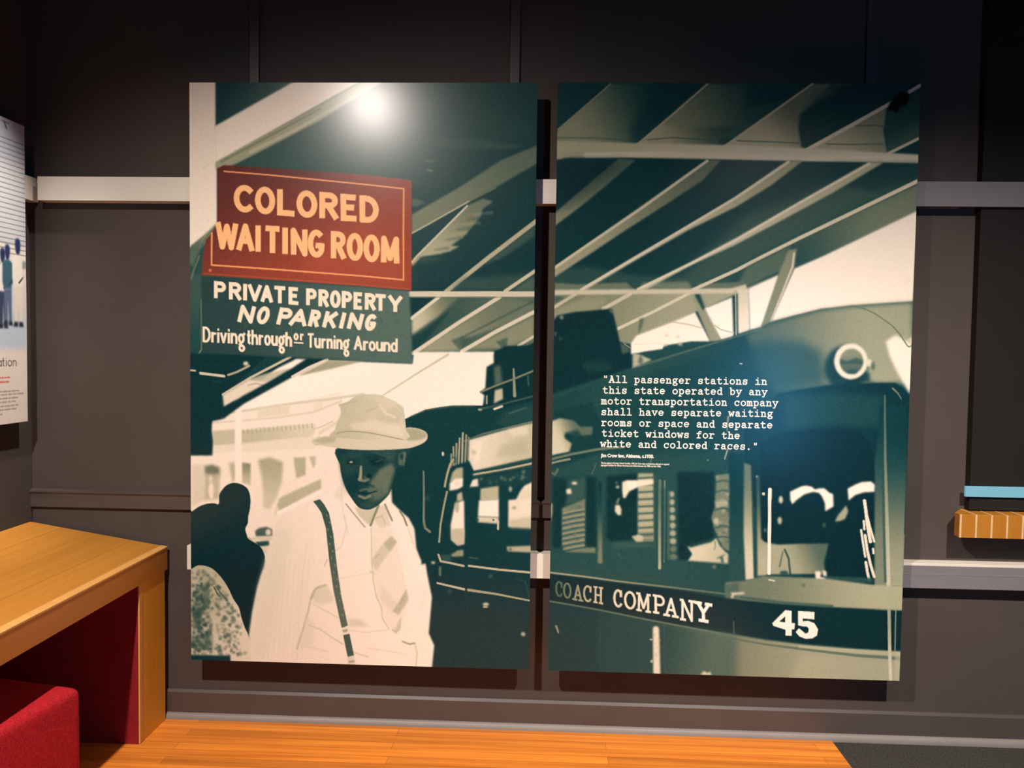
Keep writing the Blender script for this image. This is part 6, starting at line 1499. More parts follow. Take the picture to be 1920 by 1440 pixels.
('l',(150,142,134),4.4,2.5,0.8,0,[(537,939),(555,939)]),
('l',(150,142,134),1.6,2,0.6,0,[(539,935),(539,942)]),
('l',(150,142,134),1.6,2,0.6,0,[(545,935),(545,942)]),
('l',(150,142,134),1.6,2,0.6,0,[(551,935),(551,942)]),
('l',(150,142,134),4.4,2.5,0.8,0,[(522,939),(531,939)]),
('l',(150,142,134),1.6,2,0.6,0,[(524,935),(524,942)]),
('l',(150,142,134),4.4,2.5,0.8,0,[(492,939),(516,939)]),
('l',(150,142,134),1.6,2,0.6,0,[(494,935),(494,942)]),
('l',(150,142,134),1.6,2,0.6,0,[(500,935),(500,942)]),
('l',(150,142,134),1.6,2,0.6,0,[(506,935),(506,942)]),
('l',(150,142,134),1.6,2,0.6,0,[(512,935),(512,942)]),
('l',(150,142,134),4.4,2.5,0.8,0,[(462,939),(486,939)]),
('l',(150,142,134),1.6,2,0.6,0,[(464,935),(464,942)]),
('l',(150,142,134),1.6,2,0.6,0,[(470,935),(470,942)]),
('l',(150,142,134),1.6,2,0.6,0,[(476,935),(476,942)]),
('l',(150,142,134),1.6,2,0.6,0,[(482,935),(482,942)]),
('l',(150,142,134),4.4,2.5,0.8,0,[(442,939),(456,939)]),
('l',(150,142,134),1.6,2,0.6,0,[(444,935),(444,942)]),
('l',(150,142,134),1.6,2,0.6,0,[(450,935),(450,942)]),
('l',(150,142,134),4.4,2.5,0.8,0,[(427,939),(436,939)]),
('l',(150,142,134),1.6,2,0.6,0,[(429,935),(429,942)]),
('l',(150,142,134),4.4,2.5,0.8,0,[(412,939),(421,939)]),
('l',(150,142,134),1.6,2,0.6,0,[(414,935),(414,942)]),
('l',(150,142,134),4.4,2.5,0.8,0,[(397,939),(406,939)]),
('l',(150,142,134),1.6,2,0.6,0,[(399,935),(399,942)]),
('l',(150,142,134),4.4,2.5,0.8,0,[(367,939),(391,939)]),
('l',(150,142,134),1.6,2,0.6,0,[(369,935),(369,942)]),
('l',(150,142,134),1.6,2,0.6,0,[(375,935),(375,942)]),
('l',(150,142,134),1.6,2,0.6,0,[(381,935),(381,942)]),
('l',(150,142,134),1.6,2,0.6,0,[(387,935),(387,942)]),
('l',(150,142,134),4.4,2.5,0.8,0,[(331,939),(361,939)]),
('l',(150,142,134),1.6,2,0.6,0,[(333,935),(333,942)]),
('l',(150,142,134),1.6,2,0.6,0,[(339,935),(339,942)]),
('l',(150,142,134),1.6,2,0.6,0,[(345,935),(345,942)]),
('l',(150,142,134),1.6,2,0.6,0,[(351,935),(351,942)]),
('l',(150,142,134),1.6,2,0.6,0,[(357,935),(357,942)]),
('l',(150,142,134),4.4,2.5,0.8,0,[(307,939),(325,939)]),
('l',(150,142,134),1.6,2,0.6,0,[(309,935),(309,942)]),
('l',(150,142,134),1.6,2,0.6,0,[(315,935),(315,942)]),
('l',(150,142,134),1.6,2,0.6,0,[(321,935),(321,942)]),
('l',(150,142,134),4.4,2.5,0.8,0,[(292,939),(301,939)]),
('l',(150,142,134),1.6,2,0.6,0,[(294,935),(294,942)]),
('l',(150,142,134),4.4,2.5,0.8,0,[(272,939),(286,939)]),
('l',(150,142,134),1.6,2,0.6,0,[(274,935),(274,942)]),
('l',(150,142,134),1.6,2,0.6,0,[(280,935),(280,942)]),
('l',(150,142,134),4.4,2.5,0.8,0,[(236,939),(266,939)]),
('l',(150,142,134),1.6,2,0.6,0,[(238,935),(238,942)]),
('l',(150,142,134),1.6,2,0.6,0,[(244,935),(244,942)]),
('l',(150,142,134),1.6,2,0.6,0,[(250,935),(250,942)]),
('l',(150,142,134),1.6,2,0.6,0,[(256,935),(256,942)]),
('l',(150,142,134),1.6,2,0.6,0,[(262,935),(262,942)]),
('l',(150,142,134),4.4,2.5,0.8,0,[(200,939),(230,939)]),
('l',(150,142,134),1.6,2,0.6,0,[(202,935),(202,942)]),
('l',(150,142,134),1.6,2,0.6,0,[(208,935),(208,942)]),
('l',(150,142,134),1.6,2,0.6,0,[(214,935),(214,942)]),
('l',(150,142,134),1.6,2,0.6,0,[(220,935),(220,942)]),
('l',(150,142,134),1.6,2,0.6,0,[(226,935),(226,942)]),
('l',(150,142,134),4.4,2.5,0.8,0,[(176,939),(194,939)]),
('l',(150,142,134),1.6,2,0.6,0,[(178,935),(178,942)]),
('l',(150,142,134),1.6,2,0.6,0,[(184,935),(184,942)]),
('l',(150,142,134),1.6,2,0.6,0,[(190,935),(190,942)]),
('l',(150,142,134),4.4,2.5,0.8,0,[(152,939),(170,939)]),
('l',(150,142,134),1.6,2,0.6,0,[(154,935),(154,942)]),
('l',(150,142,134),1.6,2,0.6,0,[(160,935),(160,942)]),
('l',(150,142,134),1.6,2,0.6,0,[(166,935),(166,942)]),
('l',(150,142,134),4.4,2.5,0.8,0,[(132,939),(146,939)]),
('l',(150,142,134),1.6,2,0.6,0,[(134,935),(134,942)]),
('l',(150,142,134),1.6,2,0.6,0,[(140,935),(140,942)]),
('l',(150,142,134),4.4,2.5,0.8,0,[(117,939),(126,939)]),
('l',(150,142,134),1.6,2,0.6,0,[(119,935),(119,942)]),
('l',(150,142,134),4.4,2.5,0.8,0,[(93,939),(111,939)]),
('l',(150,142,134),1.6,2,0.6,0,[(95,935),(95,942)]),
('l',(150,142,134),1.6,2,0.6,0,[(101,935),(101,942)]),
('l',(150,142,134),1.6,2,0.6,0,[(107,935),(107,942)]),
('l',(150,142,134),4.4,2.5,0.8,0,[(73,939),(87,939)]),
('l',(150,142,134),1.6,2,0.6,0,[(75,935),(75,942)]),
('l',(150,142,134),1.6,2,0.6,0,[(81,935),(81,942)]),
('l',(150,142,134),4.4,2.5,0.8,0,[(60,939),(67,939)]),
('l',(150,142,134),1.6,2,0.6,0,[(62,935),(62,942)]),
('l',(150,142,134),4.4,2.5,0.8,0,[(568,950),(598,950)]),
('l',(150,142,134),1.6,2,0.6,0,[(570,946),(570,953)]),
('l',(150,142,134),1.6,2,0.6,0,[(576,946),(576,953)]),
('l',(150,142,134),1.6,2,0.6,0,[(582,946),(582,953)]),
('l',(150,142,134),1.6,2,0.6,0,[(588,946),(588,953)]),
('l',(150,142,134),1.6,2,0.6,0,[(594,946),(594,953)]),
('l',(150,142,134),4.4,2.5,0.8,0,[(544,950),(562,950)]),
('l',(150,142,134),1.6,2,0.6,0,[(546,946),(546,953)]),
('l',(150,142,134),1.6,2,0.6,0,[(552,946),(552,953)]),
('l',(150,142,134),1.6,2,0.6,0,[(558,946),(558,953)]),
('l',(150,142,134),4.4,2.5,0.8,0,[(520,950),(538,950)]),
('l',(150,142,134),1.6,2,0.6,0,[(522,946),(522,953)]),
('l',(150,142,134),1.6,2,0.6,0,[(528,946),(528,953)]),
('l',(150,142,134),1.6,2,0.6,0,[(534,946),(534,953)]),
('l',(150,142,134),4.4,2.5,0.8,0,[(484,950),(514,950)]),
('l',(150,142,134),1.6,2,0.6,0,[(486,946),(486,953)]),
('l',(150,142,134),1.6,2,0.6,0,[(492,946),(492,953)]),
('l',(150,142,134),1.6,2,0.6,0,[(498,946),(498,953)]),
('l',(150,142,134),1.6,2,0.6,0,[(504,946),(504,953)]),
('l',(150,142,134),1.6,2,0.6,0,[(510,946),(510,953)]),
('l',(150,142,134),4.4,2.5,0.8,0,[(469,950),(478,950)]),
('l',(150,142,134),1.6,2,0.6,0,[(471,946),(471,953)]),
('l',(150,142,134),4.4,2.5,0.8,0,[(439,950),(463,950)]),
('l',(150,142,134),1.6,2,0.6,0,[(441,946),(441,953)]),
('l',(150,142,134),1.6,2,0.6,0,[(447,946),(447,953)]),
('l',(150,142,134),1.6,2,0.6,0,[(453,946),(453,953)]),
('l',(150,142,134),1.6,2,0.6,0,[(459,946),(459,953)]),
('l',(150,142,134),4.4,2.5,0.8,0,[(419,950),(433,950)]),
('l',(150,142,134),1.6,2,0.6,0,[(421,946),(421,953)]),
('l',(150,142,134),1.6,2,0.6,0,[(427,946),(427,953)]),
('l',(150,142,134),4.4,2.5,0.8,0,[(404,950),(413,950)]),
('l',(150,142,134),1.6,2,0.6,0,[(406,946),(406,953)]),
('l',(150,142,134),4.4,2.5,0.8,0,[(384,950),(398,950)]),
('l',(150,142,134),1.6,2,0.6,0,[(386,946),(386,953)]),
('l',(150,142,134),1.6,2,0.6,0,[(392,946),(392,953)]),
('l',(150,142,134),4.4,2.5,0.8,0,[(369,950),(378,950)]),
('l',(150,142,134),1.6,2,0.6,0,[(371,946),(371,953)]),
('l',(150,142,134),4.4,2.5,0.8,0,[(345,950),(363,950)]),
('l',(150,142,134),1.6,2,0.6,0,[(347,946),(347,953)]),
('l',(150,142,134),1.6,2,0.6,0,[(353,946),(353,953)]),
('l',(150,142,134),1.6,2,0.6,0,[(359,946),(359,953)]),
('l',(150,142,134),4.4,2.5,0.8,0,[(315,950),(339,950)]),
('l',(150,142,134),1.6,2,0.6,0,[(317,946),(317,953)]),
('l',(150,142,134),1.6,2,0.6,0,[(323,946),(323,953)]),
('l',(150,142,134),1.6,2,0.6,0,[(329,946),(329,953)]),
('l',(150,142,134),1.6,2,0.6,0,[(335,946),(335,953)]),
('l',(150,142,134),4.4,2.5,0.8,0,[(295,950),(309,950)]),
('l',(150,142,134),1.6,2,0.6,0,[(297,946),(297,953)]),
('l',(150,142,134),1.6,2,0.6,0,[(303,946),(303,953)]),
('l',(150,142,134),4.4,2.5,0.8,0,[(265,950),(289,950)]),
('l',(150,142,134),1.6,2,0.6,0,[(267,946),(267,953)]),
('l',(150,142,134),1.6,2,0.6,0,[(273,946),(273,953)]),
('l',(150,142,134),1.6,2,0.6,0,[(279,946),(279,953)]),
('l',(150,142,134),1.6,2,0.6,0,[(285,946),(285,953)]),
('l',(150,142,134),4.4,2.5,0.8,0,[(229,950),(259,950)]),
('l',(150,142,134),1.6,2,0.6,0,[(231,946),(231,953)]),
('l',(150,142,134),1.6,2,0.6,0,[(237,946),(237,953)]),
('l',(150,142,134),1.6,2,0.6,0,[(243,946),(243,953)]),
('l',(150,142,134),1.6,2,0.6,0,[(249,946),(249,953)]),
('l',(150,142,134),1.6,2,0.6,0,[(255,946),(255,953)]),
('l',(150,142,134),4.4,2.5,0.8,0,[(214,950),(223,950)]),
('l',(150,142,134),1.6,2,0.6,0,[(216,946),(216,953)]),
('l',(150,142,134),4.4,2.5,0.8,0,[(178,950),(208,950)]),
('l',(150,142,134),1.6,2,0.6,0,[(180,946),(180,953)]),
('l',(150,142,134),1.6,2,0.6,0,[(186,946),(186,953)]),
('l',(150,142,134),1.6,2,0.6,0,[(192,946),(192,953)]),
('l',(150,142,134),1.6,2,0.6,0,[(198,946),(198,953)]),
('l',(150,142,134),1.6,2,0.6,0,[(204,946),(204,953)]),
('l',(150,142,134),4.4,2.5,0.8,0,[(158,950),(172,950)]),
('l',(150,142,134),1.6,2,0.6,0,[(160,946),(160,953)]),
('l',(150,142,134),1.6,2,0.6,0,[(166,946),(166,953)]),
('l',(150,142,134),4.4,2.5,0.8,0,[(143,950),(152,950)]),
('l',(150,142,134),1.6,2,0.6,0,[(145,946),(145,953)]),
('l',(150,142,134),4.4,2.5,0.8,0,[(123,950),(137,950)]),
('l',(150,142,134),1.6,2,0.6,0,[(125,946),(125,953)]),
('l',(150,142,134),1.6,2,0.6,0,[(131,946),(131,953)]),
('l',(150,142,134),4.4,2.5,0.8,0,[(93,950),(117,950)]),
('l',(150,142,134),1.6,2,0.6,0,[(95,946),(95,953)]),
('l',(150,142,134),1.6,2,0.6,0,[(101,946),(101,953)]),
('l',(150,142,134),1.6,2,0.6,0,[(107,946),(107,953)]),
('l',(150,142,134),1.6,2,0.6,0,[(113,946),(113,953)]),
('l',(150,142,134),4.4,2.5,0.8,0,[(69,950),(87,950)]),
('l',(150,142,134),1.6,2,0.6,0,[(71,946),(71,953)]),
('l',(150,142,134),1.6,2,0.6,0,[(77,946),(77,953)]),
('l',(150,142,134),1.6,2,0.6,0,[(83,946),(83,953)]),
('l',(150,142,134),4.4,2.5,0.8,0,[(60,950),(63,950)]),
('l',(150,142,134),4.4,2.5,0.8,0,[(537,963),(567,963)]),
('l',(150,142,134),1.6,2,0.6,0,[(539,959),(539,966)]),
('l',(150,142,134),1.6,2,0.6,0,[(545,959),(545,966)]),
('l',(150,142,134),1.6,2,0.6,0,[(551,959),(551,966)]),
('l',(150,142,134),1.6,2,0.6,0,[(557,959),(557,966)]),
('l',(150,142,134),1.6,2,0.6,0,[(563,959),(563,966)]),
('l',(150,142,134),4.4,2.5,0.8,0,[(522,963),(531,963)]),
('l',(150,142,134),1.6,2,0.6,0,[(524,959),(524,966)]),
('l',(150,142,134),4.4,2.5,0.8,0,[(492,963),(516,963)]),
('l',(150,142,134),1.6,2,0.6,0,[(494,959),(494,966)]),
('l',(150,142,134),1.6,2,0.6,0,[(500,959),(500,966)]),
('l',(150,142,134),1.6,2,0.6,0,[(506,959),(506,966)]),
('l',(150,142,134),1.6,2,0.6,0,[(512,959),(512,966)]),
('l',(150,142,134),4.4,2.5,0.8,0,[(468,963),(486,963)]),
('l',(150,142,134),1.6,2,0.6,0,[(470,959),(470,966)]),
('l',(150,142,134),1.6,2,0.6,0,[(476,959),(476,966)]),
('l',(150,142,134),1.6,2,0.6,0,[(482,959),(482,966)]),
('l',(150,142,134),4.4,2.5,0.8,0,[(453,963),(462,963)]),
('l',(150,142,134),1.6,2,0.6,0,[(455,959),(455,966)]),
('l',(150,142,134),4.4,2.5,0.8,0,[(438,963),(447,963)]),
('l',(150,142,134),1.6,2,0.6,0,[(440,959),(440,966)]),
('l',(150,142,134),4.4,2.5,0.8,0,[(418,963),(432,963)]),
('l',(150,142,134),1.6,2,0.6,0,[(420,959),(420,966)]),
('l',(150,142,134),1.6,2,0.6,0,[(426,959),(426,966)]),
('l',(150,142,134),4.4,2.5,0.8,0,[(382,963),(412,963)]),
('l',(150,142,134),1.6,2,0.6,0,[(384,959),(384,966)]),
('l',(150,142,134),1.6,2,0.6,0,[(390,959),(390,966)]),
('l',(150,142,134),1.6,2,0.6,0,[(396,959),(396,966)]),
('l',(150,142,134),1.6,2,0.6,0,[(402,959),(402,966)]),
('l',(150,142,134),1.6,2,0.6,0,[(408,959),(408,966)]),
('l',(150,142,134),4.4,2.5,0.8,0,[(352,963),(376,963)]),
('l',(150,142,134),1.6,2,0.6,0,[(354,959),(354,966)]),
('l',(150,142,134),1.6,2,0.6,0,[(360,959),(360,966)]),
('l',(150,142,134),1.6,2,0.6,0,[(366,959),(366,966)]),
('l',(150,142,134),1.6,2,0.6,0,[(372,959),(372,966)]),
('l',(150,142,134),4.4,2.5,0.8,0,[(328,963),(346,963)]),
('l',(150,142,134),1.6,2,0.6,0,[(330,959),(330,966)]),
('l',(150,142,134),1.6,2,0.6,0,[(336,959),(336,966)]),
('l',(150,142,134),1.6,2,0.6,0,[(342,959),(342,966)]),
('l',(150,142,134),4.4,2.5,0.8,0,[(304,963),(322,963)]),
('l',(150,142,134),1.6,2,0.6,0,[(306,959),(306,966)]),
('l',(150,142,134),1.6,2,0.6,0,[(312,959),(312,966)]),
('l',(150,142,134),1.6,2,0.6,0,[(318,959),(318,966)]),
('l',(150,142,134),4.4,2.5,0.8,0,[(289,963),(298,963)]),
('l',(150,142,134),1.6,2,0.6,0,[(291,959),(291,966)]),
('l',(150,142,134),4.4,2.5,0.8,0,[(265,963),(283,963)]),
('l',(150,142,134),1.6,2,0.6,0,[(267,959),(267,966)]),
('l',(150,142,134),1.6,2,0.6,0,[(273,959),(273,966)]),
('l',(150,142,134),1.6,2,0.6,0,[(279,959),(279,966)]),
('l',(150,142,134),4.4,2.5,0.8,0,[(235,963),(259,963)]),
('l',(150,142,134),1.6,2,0.6,0,[(237,959),(237,966)]),
('l',(150,142,134),1.6,2,0.6,0,[(243,959),(243,966)]),
('l',(150,142,134),1.6,2,0.6,0,[(249,959),(249,966)]),
('l',(150,142,134),1.6,2,0.6,0,[(255,959),(255,966)]),
('l',(150,142,134),4.4,2.5,0.8,0,[(215,963),(229,963)]),
('l',(150,142,134),1.6,2,0.6,0,[(217,959),(217,966)]),
('l',(150,142,134),1.6,2,0.6,0,[(223,959),(223,966)]),
('l',(150,142,134),4.4,2.5,0.8,0,[(185,963),(209,963)]),
('l',(150,142,134),1.6,2,0.6,0,[(187,959),(187,966)]),
('l',(150,142,134),1.6,2,0.6,0,[(193,959),(193,966)]),
('l',(150,142,134),1.6,2,0.6,0,[(199,959),(199,966)]),
('l',(150,142,134),1.6,2,0.6,0,[(205,959),(205,966)]),
('l',(150,142,134),4.4,2.5,0.8,0,[(149,963),(179,963)]),
('l',(150,142,134),1.6,2,0.6,0,[(151,959),(151,966)]),
('l',(150,142,134),1.6,2,0.6,0,[(157,959),(157,966)]),
('l',(150,142,134),1.6,2,0.6,0,[(163,959),(163,966)]),
('l',(150,142,134),1.6,2,0.6,0,[(169,959),(169,966)]),
('l',(150,142,134),1.6,2,0.6,0,[(175,959),(175,966)]),
('l',(150,142,134),4.4,2.5,0.8,0,[(113,963),(143,963)]),
('l',(150,142,134),1.6,2,0.6,0,[(115,959),(115,966)]),
('l',(150,142,134),1.6,2,0.6,0,[(121,959),(121,966)]),
('l',(150,142,134),1.6,2,0.6,0,[(127,959),(127,966)]),
('l',(150,142,134),1.6,2,0.6,0,[(133,959),(133,966)]),
('l',(150,142,134),1.6,2,0.6,0,[(139,959),(139,966)]),
('l',(150,142,134),4.4,2.5,0.8,0,[(98,963),(107,963)]),
('l',(150,142,134),1.6,2,0.6,0,[(100,959),(100,966)]),
('l',(150,142,134),4.4,2.5,0.8,0,[(78,963),(92,963)]),
('l',(150,142,134),1.6,2,0.6,0,[(80,959),(80,966)]),
('l',(150,142,134),1.6,2,0.6,0,[(86,959),(86,966)]),
('l',(150,142,134),4.4,2.5,0.8,0,[(60,963),(72,963)]),
('l',(150,142,134),1.6,2,0.6,0,[(62,959),(62,966)]),
('l',(150,142,134),1.6,2,0.6,0,[(68,959),(68,966)]),
('l',(150,142,134),4.4,2.5,0.8,0,[(537,976),(555,976)]),
('l',(150,142,134),1.6,2,0.6,0,[(539,972),(539,979)]),
('l',(150,142,134),1.6,2,0.6,0,[(545,972),(545,979)]),
('l',(150,142,134),1.6,2,0.6,0,[(551,972),(551,979)]),
('l',(150,142,134),4.4,2.5,0.8,0,[(517,976),(531,976)]),
('l',(150,142,134),1.6,2,0.6,0,[(519,972),(519,979)]),
('l',(150,142,134),1.6,2,0.6,0,[(525,972),(525,979)]),
('l',(150,142,134),4.4,2.5,0.8,0,[(487,976),(511,976)]),
('l',(150,142,134),1.6,2,0.6,0,[(489,972),(489,979)]),
('l',(150,142,134),1.6,2,0.6,0,[(495,972),(495,979)]),
('l',(150,142,134),1.6,2,0.6,0,[(501,972),(501,979)]),
('l',(150,142,134),1.6,2,0.6,0,[(507,972),(507,979)]),
('l',(150,142,134),4.4,2.5,0.8,0,[(472,976),(481,976)]),
('l',(150,142,134),1.6,2,0.6,0,[(474,972),(474,979)]),
('l',(150,142,134),4.4,2.5,0.8,0,[(457,976),(466,976)]),
('l',(150,142,134),1.6,2,0.6,0,[(459,972),(459,979)]),
('l',(150,142,134),4.4,2.5,0.8,0,[(421,976),(451,976)]),
('l',(150,142,134),1.6,2,0.6,0,[(423,972),(423,979)]),
('l',(150,142,134),1.6,2,0.6,0,[(429,972),(429,979)]),
('l',(150,142,134),1.6,2,0.6,0,[(435,972),(435,979)]),
('l',(150,142,134),1.6,2,0.6,0,[(441,972),(441,979)]),
('l',(150,142,134),1.6,2,0.6,0,[(447,972),(447,979)]),
('l',(150,142,134),4.4,2.5,0.8,0,[(406,976),(415,976)]),
('l',(150,142,134),1.6,2,0.6,0,[(408,972),(408,979)]),
('l',(150,142,134),4.4,2.5,0.8,0,[(382,976),(400,976)]),
('l',(150,142,134),1.6,2,0.6,0,[(384,972),(384,979)]),
('l',(150,142,134),1.6,2,0.6,0,[(390,972),(390,979)]),
('l',(150,142,134),1.6,2,0.6,0,[(396,972),(396,979)]),
('l',(150,142,134),4.4,2.5,0.8,0,[(346,976),(376,976)]),
('l',(150,142,134),1.6,2,0.6,0,[(348,972),(348,979)]),
('l',(150,142,134),1.6,2,0.6,0,[(354,972),(354,979)]),
('l',(150,142,134),1.6,2,0.6,0,[(360,972),(360,979)]),
('l',(150,142,134),1.6,2,0.6,0,[(366,972),(366,979)]),
('l',(150,142,134),1.6,2,0.6,0,[(372,972),(372,979)]),
('l',(150,142,134),4.4,2.5,0.8,0,[(331,976),(340,976)]),
('l',(150,142,134),1.6,2,0.6,0,[(333,972),(333,979)]),
('l',(150,142,134),4.4,2.5,0.8,0,[(295,976),(325,976)]),
('l',(150,142,134),1.6,2,0.6,0,[(297,972),(297,979)]),
('l',(150,142,134),1.6,2,0.6,0,[(303,972),(303,979)]),
('l',(150,142,134),1.6,2,0.6,0,[(309,972),(309,979)]),
('l',(150,142,134),1.6,2,0.6,0,[(315,972),(315,979)]),
('l',(150,142,134),1.6,2,0.6,0,[(321,972),(321,979)]),
('l',(150,142,134),4.4,2.5,0.8,0,[(275,976),(289,976)]),
('l',(150,142,134),1.6,2,0.6,0,[(277,972),(277,979)]),
('l',(150,142,134),1.6,2,0.6,0,[(283,972),(283,979)]),
('l',(150,142,134),4.4,2.5,0.8,0,[(260,976),(269,976)]),
('l',(150,142,134),1.6,2,0.6,0,[(262,972),(262,979)]),
('l',(150,142,134),4.4,2.5,0.8,0,[(245,976),(254,976)]),
('l',(150,142,134),1.6,2,0.6,0,[(247,972),(247,979)]),
('l',(150,142,134),4.4,2.5,0.8,0,[(215,976),(239,976)]),
('l',(150,142,134),1.6,2,0.6,0,[(217,972),(217,979)]),
('l',(150,142,134),1.6,2,0.6,0,[(223,972),(223,979)]),
('l',(150,142,134),1.6,2,0.6,0,[(229,972),(229,979)]),
('l',(150,142,134),1.6,2,0.6,0,[(235,972),(235,979)]),
('l',(150,142,134),4.4,2.5,0.8,0,[(185,976),(209,976)]),
('l',(150,142,134),1.6,2,0.6,0,[(187,972),(187,979)]),
('l',(150,142,134),1.6,2,0.6,0,[(193,972),(193,979)]),
('l',(150,142,134),1.6,2,0.6,0,[(199,972),(199,979)]),
('l',(150,142,134),1.6,2,0.6,0,[(205,972),(205,979)]),
('l',(150,142,134),4.4,2.5,0.8,0,[(170,976),(179,976)]),
('l',(150,142,134),1.6,2,0.6,0,[(172,972),(172,979)]),
('l',(150,142,134),4.4,2.5,0.8,0,[(150,976),(164,976)]),
('l',(150,142,134),1.6,2,0.6,0,[(152,972),(152,979)]),
('l',(150,142,134),1.6,2,0.6,0,[(158,972),(158,979)]),
('l',(150,142,134),4.4,2.5,0.8,0,[(135,976),(144,976)]),
('l',(150,142,134),1.6,2,0.6,0,[(137,972),(137,979)]),
('l',(150,142,134),4.4,2.5,0.8,0,[(99,976),(129,976)]),
('l',(150,142,134),1.6,2,0.6,0,[(101,972),(101,979)]),
('l',(150,142,134),1.6,2,0.6,0,[(107,972),(107,979)]),
('l',(150,142,134),1.6,2,0.6,0,[(113,972),(113,979)]),
('l',(150,142,134),1.6,2,0.6,0,[(119,972),(119,979)]),
('l',(150,142,134),1.6,2,0.6,0,[(125,972),(125,979)]),
('l',(150,142,134),4.4,2.5,0.8,0,[(69,976),(93,976)]),
('l',(150,142,134),1.6,2,0.6,0,[(71,972),(71,979)]),
('l',(150,142,134),1.6,2,0.6,0,[(77,972),(77,979)]),
('l',(150,142,134),1.6,2,0.6,0,[(83,972),(83,979)]),
('l',(150,142,134),1.6,2,0.6,0,[(89,972),(89,979)]),
('l',(150,142,134),4.4,2.5,0.8,0,[(60,976),(63,976)]),
('l',(150,142,134),4.4,2.5,0.8,0,[(556,990),(570,990)]),
('l',(150,142,134),1.6,2,0.6,0,[(558,986),(558,993)]),
('l',(150,142,134),1.6,2,0.6,0,[(564,986),(564,993)]),
('l',(150,142,134),4.4,2.5,0.8,0,[(532,990),(550,990)]),
('l',(150,142,134),1.6,2,0.6,0,[(534,986),(534,993)]),
('l',(150,142,134),1.6,2,0.6,0,[(540,986),(540,993)]),
('l',(150,142,134),1.6,2,0.6,0,[(546,986),(546,993)]),
('l',(150,142,134),4.4,2.5,0.8,0,[(502,990),(526,990)]),
('l',(150,142,134),1.6,2,0.6,0,[(504,986),(504,993)]),
('l',(150,142,134),1.6,2,0.6,0,[(510,986),(510,993)]),
('l',(150,142,134),1.6,2,0.6,0,[(516,986),(516,993)]),
('l',(150,142,134),1.6,2,0.6,0,[(522,986),(522,993)]),
('l',(150,142,134),4.4,2.5,0.8,0,[(482,990),(496,990)]),
('l',(150,142,134),1.6,2,0.6,0,[(484,986),(484,993)]),
('l',(150,142,134),1.6,2,0.6,0,[(490,986),(490,993)]),
('l',(150,142,134),4.4,2.5,0.8,0,[(462,990),(476,990)]),
('l',(150,142,134),1.6,2,0.6,0,[(464,986),(464,993)]),
('l',(150,142,134),1.6,2,0.6,0,[(470,986),(470,993)]),
('l',(150,142,134),4.4,2.5,0.8,0,[(447,990),(456,990)]),
('l',(150,142,134),1.6,2,0.6,0,[(449,986),(449,993)]),
('l',(150,142,134),4.4,2.5,0.8,0,[(432,990),(441,990)]),
('l',(150,142,134),1.6,2,0.6,0,[(434,986),(434,993)]),
('l',(150,142,134),4.4,2.5,0.8,0,[(412,990),(426,990)]),
('l',(150,142,134),1.6,2,0.6,0,[(414,986),(414,993)]),
('l',(150,142,134),1.6,2,0.6,0,[(420,986),(420,993)]),
('l',(150,142,134),4.4,2.5,0.8,0,[(392,990),(406,990)]),
('l',(150,142,134),1.6,2,0.6,0,[(394,986),(394,993)]),
('l',(150,142,134),1.6,2,0.6,0,[(400,986),(400,993)]),
('l',(150,142,134),4.4,2.5,0.8,0,[(356,990),(386,990)]),
('l',(150,142,134),1.6,2,0.6,0,[(358,986),(358,993)]),
('l',(150,142,134),1.6,2,0.6,0,[(364,986),(364,993)]),
('l',(150,142,134),1.6,2,0.6,0,[(370,986),(370,993)]),
('l',(150,142,134),1.6,2,0.6,0,[(376,986),(376,993)]),
('l',(150,142,134),1.6,2,0.6,0,[(382,986),(382,993)]),
('l',(150,142,134),4.4,2.5,0.8,0,[(336,990),(350,990)]),
('l',(150,142,134),1.6,2,0.6,0,[(338,986),(338,993)]),
('l',(150,142,134),1.6,2,0.6,0,[(344,986),(344,993)]),
('l',(150,142,134),4.4,2.5,0.8,0,[(306,990),(330,990)]),
('l',(150,142,134),1.6,2,0.6,0,[(308,986),(308,993)]),
('l',(150,142,134),1.6,2,0.6,0,[(314,986),(314,993)]),
('l',(150,142,134),1.6,2,0.6,0,[(320,986),(320,993)]),
('l',(150,142,134),1.6,2,0.6,0,[(326,986),(326,993)]),
('l',(150,142,134),4.4,2.5,0.8,0,[(291,990),(300,990)]),
('l',(150,142,134),1.6,2,0.6,0,[(293,986),(293,993)]),
('l',(150,142,134),4.4,2.5,0.8,0,[(261,990),(285,990)]),
('l',(150,142,134),1.6,2,0.6,0,[(263,986),(263,993)]),
('l',(150,142,134),1.6,2,0.6,0,[(269,986),(269,993)]),
('l',(150,142,134),1.6,2,0.6,0,[(275,986),(275,993)]),
('l',(150,142,134),1.6,2,0.6,0,[(281,986),(281,993)]),
('l',(150,142,134),4.4,2.5,0.8,0,[(231,990),(255,990)]),
('l',(150,142,134),1.6,2,0.6,0,[(233,986),(233,993)]),
('l',(150,142,134),1.6,2,0.6,0,[(239,986),(239,993)]),
('l',(150,142,134),1.6,2,0.6,0,[(245,986),(245,993)]),
('l',(150,142,134),1.6,2,0.6,0,[(251,986),(251,993)]),
('l',(150,142,134),4.4,2.5,0.8,0,[(201,990),(225,990)]),
('l',(150,142,134),1.6,2,0.6,0,[(203,986),(203,993)]),
('l',(150,142,134),1.6,2,0.6,0,[(209,986),(209,993)]),
('l',(150,142,134),1.6,2,0.6,0,[(215,986),(215,993)]),
('l',(150,142,134),1.6,2,0.6,0,[(221,986),(221,993)]),
('l',(150,142,134),4.4,2.5,0.8,0,[(171,990),(195,990)]),
('l',(150,142,134),1.6,2,0.6,0,[(173,986),(173,993)]),
('l',(150,142,134),1.6,2,0.6,0,[(179,986),(179,993)]),
('l',(150,142,134),1.6,2,0.6,0,[(185,986),(185,993)]),
